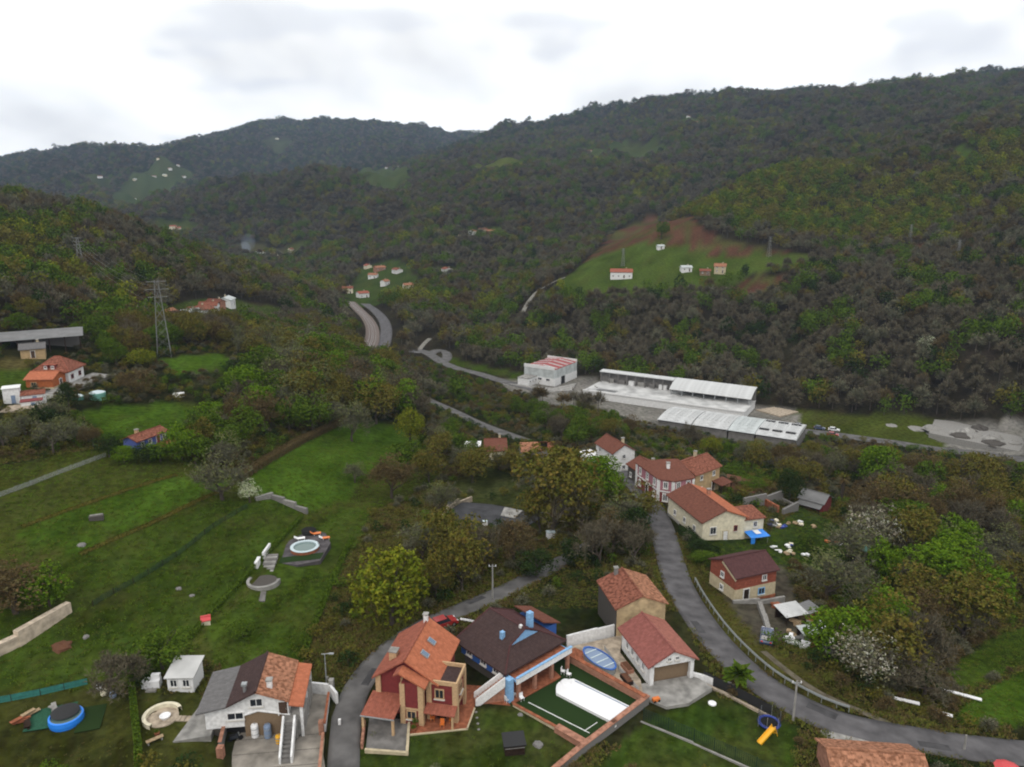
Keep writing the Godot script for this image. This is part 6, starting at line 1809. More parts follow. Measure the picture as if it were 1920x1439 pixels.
	for i in 4:
		var d = defs[i]
		var p := Vector3(cx, 0, cz) + bs * Vector3(d[0], 0, 0)
		var s := thing("works_shed", d[3], "shed", Vector3(p.x, -28.2, p.z), -0.524)
		pbox(s, "wall", M.grey_slab, Vector3(0, 1.8, 0), Vector3(d[1] - 0.3, 6.6, 20.0))
		var r := new_st()
		for k in 8:
			var u0 := -1.0 + k / 4.0
			var u1 := -1.0 + (k + 1) / 4.0
			var y0 := 6.6 - 1.1 * u0 * u0
			var y1 := 6.6 - 1.1 * u1 * u1
			var hx: float = d[1] * 0.5
			quad(r, Vector3(-hx, y0, u0 * 10.6), Vector3(-hx, y1, u1 * 10.6), Vector3(hx, y1, u1 * 10.6), Vector3(hx, y0, u0 * 10.6))
			for e in [-1, 1]: quad(r, Vector3(e * hx, y0, u0 * 10.6), Vector3(e * hx, y1, u1 * 10.6), Vector3(e * hx, 5.0, u1 * 10.6), Vector3(e * hx, 5.0, u0 * 10.6))
		fin(r, "roof", M[d[2]], s)
		for k in int(d[1] / 1.6): pbox(s, "roof_rib", M[d[2]], Vector3(-d[1] * 0.5 + 0.8 + k * 1.6, 6.35, 0), Vector3(0.14, 0.7, 9.0))
		if i == 3:
			for q in 6: pbox(s, "roof_vent", M.black, Vector3(-5.0 + (q % 3) * 4.6, 6.35 , -5.5 + (q / 3) * 11.0), Vector3(3.4, 0.5, 1.3))
	# yard of heaps at the far end of the meadow
	flat(thing("gravel_yard", "pale gravel yard beside the valley road", "yard", Vector3.ZERO), "paving", M.gravel, [[159.0, -274.0], [171.0, -292.0], [196.0, -280.0], [182.0, -250.0]], -27.7, 2.6)
	var r := RandomNumberGenerator.new(); r.seed = 61
	var words := ["pale gravel heap", "grey rubble heap", "dark spoil heap"]
	for k in 12:
		var p := Vector2(162 + r.randf() * 26, -284 + r.randf() * 24)
		var kk := k % 3
		heap("rubble_heap", words[kk] + " in the gravel yard", "heaps in the gravel yard", p.x, p.y, -27.7, r.randf_range(2.0, 4.2), r.randf_range(0.9, 2.0), [M.gravel, M.concrete, M.dark_stone][kk])
	for q in [[158.0, -283.0, 4.0], [163.0, -279.0, 5.0], [150.0, -284.5, 2.6]]:
		heap("gravel_spread", "low spread of pale gravel on the works meadow", "gravel spreads on the works meadow", q[0], q[1], gh(q[0], q[1]), q[2], 0.35, M.gravel)
	flat(thing("sandy_pad", "bare sandy patch behind the long works", "ground", Vector3.ZERO), "paving", M.sandy, [[103.0, -306.0], [112.0, -310.0], [120.0, -303.0], [110.0, -296.0]], -27.6, 1.5)
	# cars on the valley road
	var cy := gh(121, -272) + 0.12
	car("red car driving on the valley road", 121.3, -271.4, gh(121.3, -271.4) + 0.12, -0.45, M.car_red)
	car("dark blue car parked at the valley road beside the white car", 119.8, -280.3, gh(119.8, -280.3) + 0.02, -0.45, M.car_blue)
	car("white car parked at the valley road", 124.6, -278.4, gh(124.6, -278.4) + 0.02, -0.45, M.car_white)
	car("black car parked at the valley road beside the sheds", 113.4, -283.6, gh(113.4, -283.6) + 0.02, -0.45, M.car_dark)

func heap(called: String, label: String, group: String, x: float, z: float, y: float, R: float, h: float, m: Material):
	var o := thing(called, label, "heap", Vector3(x, y, z), rng.randf() * TAU, group)
	var st := new_st()
	var n := 14
	var rr := []
	for k in 5:
		var row := []
		for i in n:
			var q := 1.0 - k / 4.0
			row.append(Vector3(cos(TAU * i / n), 0, sin(TAU * i / n)) * R * q * rng.randf_range(0.8, 1.2) + Vector3(0, h * (1 - q * q) * rng.randf_range(0.85, 1.15) - (0.4 if k == 0 else 0.0), 0))
		rr.append(row)
	for k in 4:
		for i in n: quad(st, rr[k][i], rr[k][(i + 1) % n], rr[k + 1][(i + 1) % n], rr[k + 1][i])
	fin(st, "mound", m, o)

func car(label: String, x: float, z: float, y: float, yaw: float, m: Material):
	var t := thing("parked_car" if not label.contains("driving") else "car", label, "car", Vector3(x, y, z), yaw)
	# side profile along x, then narrowed towards the roof
	var low := [Vector2(-2.05, 0.3), Vector2(-2.1, 0.62), Vector2(-1.95, 0.86), Vector2(-1.0, 0.92), Vector2(1.0, 0.9), Vector2(1.85, 0.76), Vector2(2.08, 0.58), Vector2(2.05, 0.3)]
	var st := new_st()
	for i in low.size() - 1:
		var a: Vector2 = low[i]
		var b: Vector2 = low[i + 1]
		quad(st, Vector3(a.x, a.y, 0.86), Vector3(a.x, a.y, -0.86), Vector3(b.x, b.y, -0.86), Vector3(b.x, b.y, 0.86))
	for s in [-1.0, 1.0]:
		for i in range(1, low.size() - 1): tri(st, Vector3(low[0].x, low[0].y, s * 0.86), Vector3(low[i].x, low[i].y, s * 0.86), Vector3(low[i + 1].x, low[i + 1].y, s * 0.86))
	fin(st, "body", m, t)
	var gl := new_st()
	var base := [Vector3(-1.75, 0.86, 0.8), Vector3(1.0, 0.88, 0.8), Vector3(1.0, 0.88, -0.8), Vector3(-1.75, 0.86, -0.8)]
	var top := [Vector3(-1.35, 1.36, 0.62), Vector3(0.25, 1.38, 0.62), Vector3(0.25, 1.38, -0.62), Vector3(-1.35, 1.36, -0.62)]
	for i in 4: quad(gl, base[i], top[i], top[(i + 1) % 4], base[(i + 1) % 4])
	fin(gl, "window", M.glass, t)
	pbox(t, "roof", m, Vector3(-0.55, 1.4, 0), Vector3(1.75, 0.08, 1.3))
	for sx in [-1.3, 1.3]:
		for sz in [-0.8, 0.8]:
			var w := ptube(t, "wheel", M.rubber, Vector3(sx, 0.31, sz - 0.1), Vector3(sx, 0.31, sz + 0.1), 0.31, -1, 14)
			ptube(w, "rim", M.metal, Vector3(0, 0, -0.015), Vector3(0, 0, 0.215), 0.18, -1, 10)
	for sz in [-0.6, 0.6]:
		pbox(t, "headlight", M.white_plastic, Vector3(2.03, 0.62, sz), Vector3(0.12, 0.14, 0.34))
		pbox(t, "tail_light", M.red_plastic, Vector3(-2.08, 0.72, sz), Vector3(0.08, 0.16, 0.3))

# ---------------------------------------------------------------- far houses
var FAR := [
	[-1012.5, -2066.2, 11.2, "white_paint", "roof_mottled", "village on the far mountain"],
	[-1009.6, -2112.8, 12.4, "white_paint", "roof_old", "village on the far mountain"],
	[-979.7, -2087.5, 10.1, "white_paint", "roof_terracotta", "village on the far mountain"],
	[-967.4, -2109.1, 14.0, "white_paint", "roof_brown", "village on the far mountain"],
	[-984.9, -2185.2, 12.6, "pale_cream", "roof_terracotta", "village on the far mountain"],
	[-937.8, -2144.1, 13.9, "white_paint", "roof_terracotta", "village on the far mountain"],
	[-946.6, -2219.7, 11.1, "white_paint", "roof_terracotta", "village on the far mountain"],
	[-903.0, -2147.3, 14.0, "white_paint", "roof_brown", "village on the far mountain"],
	[-955.3, -1889.1, 11.5, "pink_block", "roof_terracotta", "village on the far mountain"],
	[-943.7, -1904.1, 10.4, "white_paint", "roof_terracotta", "village on the far mountain"],
	[-956.7, -1959.5, 13.4, "white_paint", "roof_brown", "village on the far mountain"],
	[-895.3, -1866.1, 10.9, "cream", "roof_terracotta", "village on the far mountain"],
	[-885.0, -1884.4, 10.4, "white_paint", "roof_terracotta", "village on the far mountain"],
	[-881.3, -1726.1, 10.0, "pale_cream", "sheet_pale", "village on the far mountain"],
	[-940.0, -2113.4, 13.5, "pale_cream", "sheet_pale", "village on the far mountain"],
	[-981.7, -2029.1, 11.0, "cream", "sheet_pale", "village on the far mountain"],
	[-1521.0, -2449.7, 12.4, "cream", "roof_brown", "scattered farms on the far mountain"],
	[-1509.0, -2472.3, 12.2, "pale_cream", "roof_old", "scattered farms on the far mountain"],
	[-1336.1, -2219.7, 11.4, "cream", "roof_terracotta", "scattered farms on the far mountain"],
	[-1243.5, -2191.0, 13.6, "pink_block", "roof_mottled", "scattered farms on the far mountain"],
	[-1057.1, -2002.0, 14.5, "white_paint", "roof_brown", "scattered farms on the far mountain"],
	[-999.4, -3016.2, 11.3, "white_paint", "roof_mottled", "scattered farms on the far mountain"],
	[-930.7, -2989.8, 12.4, "pale_cream", "roof_mottled", "scattered farms on the far mountain"],
	[-905.7, -3043.0, 14.7, "pale_cream", "sheet_pale", "scattered farms on the far mountain"],
	[-695.6, -2843.7, 12.0, "pale_cream", "roof_old", "scattered farms on the far mountain"],
	[-405.9, -1095.5, 12.4, "pink_block", "roof_brown", "village in the valley notch"],
	[-342.5, -1024.7, 10.1, "white_paint", "sheet_pale", "village in the valley notch"],
	[-335.2, -1040.6, 12.4, "white_paint", "roof_terracotta", "village in the valley notch"],
	[-329.8, -1059.4, 12.7, "pale_cream", "roof_mottled", "village in the valley notch"],
	[-310.6, -1070.9, 9.1, "pale_cream", "roof_old", "village in the valley notch"],
	[-530.7, -1202.8, 12.6, "pale_cream", "roof_terracotta", "village in the valley notch"],
	[-515.7, -1186.4, 9.1, "pale_cream", "roof_terracotta", "village in the valley notch"],
	[-134.0, -767.1, 12.9, "pink_block", "roof_mottled", "hamlet beyond the railway"],
	[-111.9, -739.2, 12.4, "white_paint", "roof_old", "hamlet beyond the railway"],
	[-116.2, -690.5, 10.2, "white_paint", "roof_mottled", "hamlet beyond the railway"],
	[-91.7, -664.4, 10.2, "pale_cream", "roof_mottled", "hamlet beyond the railway"],
	[-126.0, -633.9, 11.4, "white_paint", "roof_terracotta", "hamlet beyond the railway"],
	[-145.4, -666.2, 11.3, "pale_cream", "roof_old", "hamlet beyond the railway"],
	[-154.5, -813.3, 10.8, "pale_cream", "roof_terracotta", "hamlet beyond the railway"],
	[-62.5, -727.4, 13.0, "white_paint", "roof_old", "hamlet beyond the railway"],
	[-135.6, -739.1, 10.8, "white_paint", "roof_mottled", "hamlet beyond the railway"],
	[-137.1, -328.1, 12.7, "white_paint", "roof_old", "hamlet on the rounded hill"],
	[-144.0, -364.1, 9.2, "pink_block", "roof_brown", "hamlet on the rounded hill"],
	[-149.3, -392.3, 11.4, "white_paint", "sheet_pale", "hamlet on the rounded hill"],
	[-135.5, -314.7, 9.2, "cream", "sheet_pale", "hamlet on the rounded hill"],
	[-139.5, -344.9, 10.0, "white_paint", "roof_old", "hamlet on the rounded hill"],
	[-140.9, -296.6, 12.3, "pale_cream", "roof_mottled", "hamlet on the rounded hill"],
	[-140.3, -302.8, 11.6, "white_paint", "roof_mottled", "hamlet on the rounded hill"],
	[-59.7, -913.1, 10.6, "cream", "roof_mottled", "farm in the wooded slope"],
	[-46.7, -906.8, 11.5, "white_paint", "roof_mottled", "farm in the wooded slope"],
	[-25.0, -898.5, 11.3, "pink_block", "roof_mottled", "farm in the wooded slope"],
	[-35.1, -918.5, 12.5, "cream", "roof_brown", "farm in the wooded slope"],
	[-204.3, -1871.9, 9.1, "pale_cream", "roof_terracotta", "scattered houses along the terraces"],
	[-365.9, -2281.2, 10.0, "white_paint", "roof_brown", "scattered houses along the terraces"],
	[-321.5, -2191.1, 10.7, "pale_cream", "roof_brown", "scattered houses along the terraces"],
	[-283.9, -2079.4, 10.3, "pale_cream", "sheet_pale", "scattered houses along the terraces"],
	[49.5, -1452.1, 9.5, "white_paint", "roof_mottled", "scattered houses along the terraces"],
	[113.1, -1510.0, 12.9, "pink_block", "roof_old", "scattered houses along the terraces"],
	[155.8, -1579.2, 11.0, "white_paint", "roof_mottled", "scattered houses along the terraces"],
	[215.5, -1670.6, 9.8, "white_paint", "roof_brown", "scattered houses along the terraces"],
	[405.3, -1673.8, 10.3, "pink_block", "roof_mottled", "scattered houses along the terraces"],
	[386.9, -1666.0, 12.2, "pink_block", "roof_terracotta", "scattered houses along the terraces"],
	[347.2, -1747.2, 12.3, "white_paint", "roof_brown", "scattered houses along the terraces"],
	[712.6, -1258.0, 11.6, "pink_block", "roof_terracotta", "scattered houses along the terraces"],
	[731.3, -1211.4, 10.4, "cream", "roof_mottled", "scattered houses along the terraces"],
	[-86.2, -1580.8, 9.3, "pale_cream", "roof_brown", "scattered houses along the terraces"],
	[383.5, -1727.8, 9.2, "white_paint", "roof_brown", "scattered houses along the terraces"],
]
var PYLONS := [[-110.0, -233.3, 24], [180.8, -535.6, 14], [81.4, -557.2, 13], [278.1, -474.6, 14], [292.3, -562.0, 13], [-209.0, -367.8, 17]]
var FARM := [[76.7, -530.7], [120.2, -523.9], [142.0, -517.3], [131.4, -515.4], [112.8, -580.4]]
var SMOKE := [-370.8, -1060.1]

func make_far_houses():
	var r := RandomNumberGenerator.new(); r.seed = 8
	var tone := {"white_paint": "white", "pale_cream": "pale cream", "cream": "cream", "pink_block": "pink"}
	var rt := {"roof_old": "rusty", "roof_brown": "brown", "roof_terracotta": "terracotta", "roof_mottled": "mottled orange", "sheet_pale": "pale sheet"}
	for a in FAR:
		var L: float = a[2] * 0.8
		var big: float = 1.0
		var h := r.randf_range(2.8, 4.6)
		var d := sqrt(a[0] * a[0] + a[1] * a[1])
		var k := clampf(d / 1500.0, 1.0, 1.35)
		var c := cottage("far_house", "%s house with %s roof in the %s" % [tone[a[3]], rt[a[4]], a[5]], a[5], a[0], a[1], atan2(-a[0], -a[1]) + PI * 0 + r.randf_range(-1.3, 1.3), L, L * r.randf_range(0.6, 0.8), h, 1.3, M[a[3]], M[a[4]])
	# farm on the hill pasture
	var p := Vector2(79.0, -535.0)
	cottage("hill_farmhouse", "long white farmhouse with red roof on the hill pasture", "", FARM[0][0], FARM[0][1], -0.15, 15.0, 8.0, 4.2, 1.8, M.white_paint, M.roof_terracotta, true)
	cottage("hill_barn", "small white barn on the hill pasture", "", FARM[1][0], FARM[1][1], 0.1, 7.0, 5.0, 2.8, 1.0, M.white_paint, M.sheet_pale)
	cottage("hill_barn", "sandy stone barn on the hill pasture", "", FARM[2][0], FARM[2][1], -0.3, 7.5, 6.0, 4.6, 1.6, M.cream, M.roof_mottled)
	cottage("hill_barn", "low brown barn beside the sandy stone barn", "", FARM[3][0], FARM[3][1], -0.2, 7.0, 5.0, 2.6, 1.0, M.brown_stone, M.roof_old)
	cottage("hill_hut", "tiny pale hut at the edge of the bracken", "", FARM[4][0], FARM[4][1], 0.2, 5.0, 4.0, 2.2, 0.8, M.white_paint, M.sheet_pale)
	var spots := ["behind the farm meadow", "above the sandy stone barn", "behind the white farmhouse", "on the bracken ridge above the wood", "in the wood above the bracken ridge", "on the rounded hill"]
	for i in PYLONS.size():
		pylon("lattice steel pylon " + spots[i], PYLONS[i][0], PYLONS[i][1], PYLONS[i][2])

func pylon(label: String, x: float, z: float, h: float):
	var t := thing("lattice_pylon", label, "pylon", Vector3(x, gh(x, z), z), 0.4)
	var b := h * 0.085
	var r := 0.075
	for sx in [-1, 1]:
		for sz in [-1, 1]:
			ptube(t, "leg", M.pylon_steel, Vector3(sx * b, -0.5, sz * b), Vector3(sx * b * 0.25, h, sz * b * 0.25), r, -1, 4)
	var st := new_st()
	var n := 8
	for k in n:
		var y0 := h * k / n
		var y1 := h * (k + 1) / n
		var w0 := b * (1 - 0.75 * k / n)
		var w1 := b * (1 - 0.75 * (k + 1) / n)
		for q in 4:
			var a := Vector3([-1, 1, 1, -1][q], 0, [-1, -1, 1, 1][q])
			var c := Vector3([-1, 1, 1, -1][(q + 1) % 4], 0, [-1, -1, 1, 1][(q + 1) % 4])
			tube(st, a * w0 + Vector3(0, y0, 0), c * w1 + Vector3(0, y1, 0), 0.035, 0.035, 3, false)
			tube(st, c * w0 + Vector3(0, y0, 0), a * w1 + Vector3(0, y1, 0), 0.035, 0.035, 3, false)
	fin(st, "bracing", M.pylon_steel, t)
	for k in 3:
		var y := h * (0.78 + 0.1 * k)
		var w := h * 0.13 * (1.1 - 0.2 * absf(k - 1))
		var o := ptube(t, "cross_arm", M.pylon_steel, Vector3(-w, y, 0), Vector3(w, y, 0), 0.09, -1, 4)
		for s in [0.0, 2.0 * w]: ptube(o, "insulator", M.glass, Vector3(s, 0, 0), Vector3(s, -1.2, 0), 0.09, -1, 5)

# ---------------------------------------------------------------- gardens
func leaf_hedge(called: String, label: String, pts: Array, w: float, h: float, kind: String, cat := "hedge"):
	var o := thing(called, label, cat, Vector3.ZERO)
	var s := Soup.new()
	var r := RandomNumberGenerator.new(); r.seed = hash(label)
	for i in pts.size() - 1:
		var a := Vector2(pts[i][0], pts[i][1])
		var b := Vector2(pts[i + 1][0], pts[i + 1][1])
		var n := int(a.distance_to(b) * (w + h) * 105.0)
		var d := (b - a).normalized()
		var q := Vector2(-d.y, d.x)
		for k in n:
			var p := a.lerp(b, r.randf())
			var u := r.randf_range(-1, 1)
			var v := r.randf()
			if r.randf() < 0.7:
				if r.randf() < 0.5: u = signf(u) * r.randf_range(0.8, 1.05)
				else: v = r.randf_range(0.85, 1.05)
			var e := p + q * u * w * 0.5
			s.leaf(Vector3(e.x, gh(e.x, e.y) + v * h, e.y), (Vector3(q.x * u, 0.6, q.y * u) + rdir(r) * 0.8).normalized(), r.randf_range(0.08, 0.16), tint(LEAF[kind], r), r)
	put(s.mesh(), "foliage", M.leaves, o)

func fence(called: String, label: String, pts: Array, h: float, m: Material, post: Material, step := 2.5, solid := 0.06, cat := "fence"):
	# posts and mesh panels following the ground
	var o := thing(called, label, cat, Vector3.ZERO)
	for i in pts.size() - 1:
		var a := Vector2(pts[i][0], pts[i][1])
		var b := Vector2(pts[i + 1][0], pts[i + 1][1])
		var n := maxi(1, int(a.distance_to(b) / step))
		for k in n:
			var p := a.lerp(b, k / float(n))
			var q := a.lerp(b, (k + 1) / float(n))
			var A := Vector3(p.x, gh(p.x, p.y), p.y)
			var B := Vector3(q.x, gh(q.x, q.y), q.y)
			ptube(o, "post", post, A - Vector3(0, 0.4, 0), A + Vector3(0, h + 0.1, 0), 0.045, -1, 5)
			var st := new_st()
			if solid > 0.05:
				var z := (B - A).normalized().cross(Vector3.UP) * 0.015
				for sg in [-1.0, 1.0]:
					var w0: Vector3 = z * sg
					if sg > 0: quad(st, A + w0 + Vector3(0, 0.05, 0), A + w0 + Vector3(0, h, 0), B + w0 + Vector3(0, h, 0), B + w0 + Vector3(0, 0.05, 0))
					else: quad(st, B + w0 + Vector3(0, 0.05, 0), B + w0 + Vector3(0, h, 0), A + w0 + Vector3(0, h, 0), A + w0 + Vector3(0, 0.05, 0))
			else:
				for y in 7: tube(st, A + Vector3(0, h * (y + 0.5) / 7.0, 0), B + Vector3(0, h * (y + 0.5) / 7.0, 0), 0.022, 0.022, 3, false)
				for x in 10:
					var e := A.lerp(B, x / 10.0)
					tube(st, e, e + Vector3(0, h, 0), 0.02, 0.02, 3, false)
			fin(st, "mesh_panel", m, o)

func make_gardens():
	left_garden()
	field_things()
	pool_yard()
	right_garden()
	salmon_yard()
	hamlet_gardens()

func left_garden():
	var t := thing("garden_pavilion", "white garden pavilion with arched windows and pale pitched roof", "pavilion", Vector3(-40.4, gh(-40.4, -81.5), -81.6), 0.02)
	pbox(t, "wall", M.white_plastic, Vector3(0, 0.9, 0), Vector3(3.1, 2.4, 3.2))
	slab(t, "roof", M.membrane, [Vector3(-1.8, 2.15, 1.9), Vector3(1.8, 2.15, 1.9), Vector3(1.8, 2.75, -1.9), Vector3(-1.8, 2.75, -1.9)], 0.12)
	for x in [-0.75, 0.75]:
		var w := window(t, Transform3D(Basis(), Vector3(x, 0.75, 1.6)), 0.95, 1.1, M.white_trim)
		plathe(w, "arch", M.glass, Vector3(0, 1.1, 0.0), [Vector2(0.0, 0.0), Vector2(0.4, 0.0), Vector2(0.3, 0.22), Vector2(0.0, 0.32)], 12, 1.0, 0.12)
	var c := thing("garden_cabinet", "white cabinet with sloped lid beside the pavilion", "cabinet", Vector3(-44.2, gh(-44.2, -80.6), -80.7), 0.1)
	pbox(c, "body", M.white_plastic, Vector3(0, 0.45, 0), Vector3(2.1, 1.1, 1.0))
	pbox(c, "lid", M.white_plastic, Vector3(0.5, 1.15, -0.2), Vector3(1.0, 0.9, 0.5))
	pbox(c, "shelf", M.concrete, Vector3(0.2, 0.05, 0.9), Vector3(1.2, 0.3, 0.5))
	# crescent seat wall with round basin
	var f := thing("fountain", "pale crescent wall round a small white basin", "fountain", Vector3(-40.5, gh(-40.5, -75.4), -75.3))
	var st := new_st()
	var n := 18
	for k in n:
		var a0 := 0.7 + k * (TAU - 2.5) / n
		var a1 := 0.7 + (k + 1) * (TAU - 2.5) / n
		var A := Vector3(cos(a0), 0, -sin(a0))
		var B := Vector3(cos(a1), 0, -sin(a1))
		var u := Vector3(0, 0.55, 0)
		var d := Vector3(0, -0.3, 0)
		quad(st, A * 1.75 + u, B * 1.75 + u, B * 2.15 + u, A * 2.15 + u)
		quad(st, A * 2.15 + d, A * 2.15 + u, B * 2.15 + u, B * 2.15 + d)
		quad(st, B * 1.75 + d, B * 1.75 + u, A * 1.75 + u, A * 1.75 + d)
	fin(st, "crescent_wall", M.pale_cream, f)
	plathe(f, "floor", M.sandy, Vector3(0, -0.02, 0), [Vector2(1.75, -0.2), Vector2(1.75, 0.08), Vector2(0.02, 0.08)], 24)
	plathe(f, "basin", M.white_plastic, Vector3(0.35, 0, 0.1), [Vector2(0.45, 0), Vector2(0.62, 0.4), Vector2(0.5, 0.42), Vector2(0.3, 0.25), Vector2(0.02, 0.22)], 20)
	var p := thing("garden_path", "narrow paved path from the crescent wall to the white house", "path", Vector3.ZERO)
	for k in 6: pbox(p, "slab", M.sandy, Vector3(-38.6 + k * 0.52, gh(-38.6 + k * 0.52, -75.2) + 0.05, -75.2 - k * 0.03), Vector3(0.47, 0.16, 0.9))
	leaf_hedge("clipped_hedge", "narrow clipped green hedge dividing the garden", [[-47.0, -81.4], [-45.2, -78.0], [-43.0, -74.0], [-41.0, -70.5], [-39.0, -66.5]], 0.7, 1.2, "green")
	# round pool with half open dark cover
	var y := gh(-51.2, -74.6)
	var o := thing("inflatable_pool", "bright blue round pool half under a dark cover", "pool", Vector3(-51.2, y, -74.6))
	plathe(o, "wall", M.blue_plastic, Vector3.ZERO, [Vector2(1.75, -0.3), Vector2(1.85, 0.3), Vector2(1.8, 0.75), Vector2(1.62, 0.82), Vector2(1.55, 0.6)], 28)
	plathe(o, "water", M.pool_water, Vector3(0, 0.62, 0), [Vector2(1.56, 0), Vector2(0.01, 0.0)], 28)
	var cv := plathe(o, "cover", M.black, Vector3(-0.35, 0.86, -0.5), [Vector2(1.5, 0), Vector2(1.0, 0.14), Vector2(0.02, 0.2)], 24)
	var mats := [["green_mat", -53.3, -75.2, 4.6, 4.2, 0.25, "large green ground mat under the blue pool"], ["turf", -48.6, -75.0, 2.6, 4.4, 0.3, "dark green mat beside the blue pool"]]
	for m in mats:
		var q := thing("ground_mat", m[6], "mat", Vector3(m[1], gh(m[1], m[2]) + 0.06, m[2]), m[5])
		pbox(q, "sheet", M[m[0]], Vector3.ZERO, Vector3(m[3], 0.08, m[4]), 0.0, 0.02)
	var bits := [["broken pallet on the garden mat", -55.8, -75.4, M.pale_wood], ["stack of dark boards by the blue pool", -55.2, -73.6, M.dark_wood], ["grey crate by the blue pool", -53.6, -76.2, M.concrete], ["rusty barrow body by the boards", -56.2, -74.2, M.terracotta]]
	for b in bits:
		var q := thing("garden_junk", b[0], "junk", Vector3(b[1], gh(b[1], b[2]) + 0.08, b[2]), rng.randf() * 3.0)
		for k in 4: pbox(q, "board", b[3], Vector3(rng.randf_range(-0.3, 0.3), 0.08 + k * 0.13, rng.randf_range(-0.2, 0.2)), Vector3(1.5, 0.1, 0.3 + 0.2 * (k % 2)), rng.randf_range(-0.5, 0.5))
	for q in [["white bag under the leafless fruit tree", -50.2, -79.9, M.white_plastic], ["pale sack leaning by the leafless fruit tree", -49.2, -79.0, M.pale_cream], ["grey-blue bucket by the leafless fruit tree", -47.9, -78.6, M.steel_blue]]:
		var b := thing("garden_bag", q[0], "bag", Vector3(q[1], gh(q[1], q[2]), q[2]), rng.randf() * 3)
		plathe(b, "body", q[3], Vector3.ZERO, [Vector2(0.34, -0.1), Vector2(0.4, 0.25), Vector2(0.32, 0.6), Vector2(0.1, 0.72), Vector2(0.02, 0.7)], 12)
	fence("net_fence", "teal netting fence at the garden edge", [[-62.0, -76.2], [-56.5, -78.5], [-52.0, -80.6]], 0.9, M.teal_net, M.dark_wood, 2.0)
	var w := thing("field_wall", "long beige rendered wall beside the bramble thicket", "wall", Vector3.ZERO)
	garden_wall(w, "panel", M.beige_render, [[-67.5, -81.5], [-64.0, -87.0], [-61.6, -93.4]], 1.5, 0.9)
	heap("earth_heap", "ring of reddish bare earth in the field", "", -58.9, -87.2, gh(-58.9, -87.2), 1.5, 0.4, M.earth)
	for q in [["round flat stone in the field below the beige wall", -56.8, -89.2, 0.55], ["pale stone in the long field", -50.0, -102.1, 0.55], ["pale stone beside the dark fence", -47.5, -100.8, 0.5], ["flat pale stone in the bright plot", -68.4, -109.9, 0.8]]: rock(q[0], q[1], q[2], q[3])
	var jt := thing("garden_bench", "cluttered low bench at the edge of the lawn", "bench", Vector3(-39.6, gh(-39.6, -71.4), -71.4), 0.7)
	pbox(jt, "seat", M.pale_wood, Vector3(0, 0.42, 0), Vector3(1.8, 0.08, 0.5))
	for x in [-0.7, 0.7]: pbox(jt, "leg", M.concrete, Vector3(x, 0.15, 0), Vector3(0.15, 0.5, 0.4))
	pot("purple flowering pot on the lawn beside the low bench", -39.8, -72.4, gh(-39.8, -72.4), 0.3, 0.6)

func rock(label: String, x: float, z: float, R: float, group := ""):
	heap("field_stone", label, group, x, z, gh(x, z), R, R * 0.5, M.grey_stone)

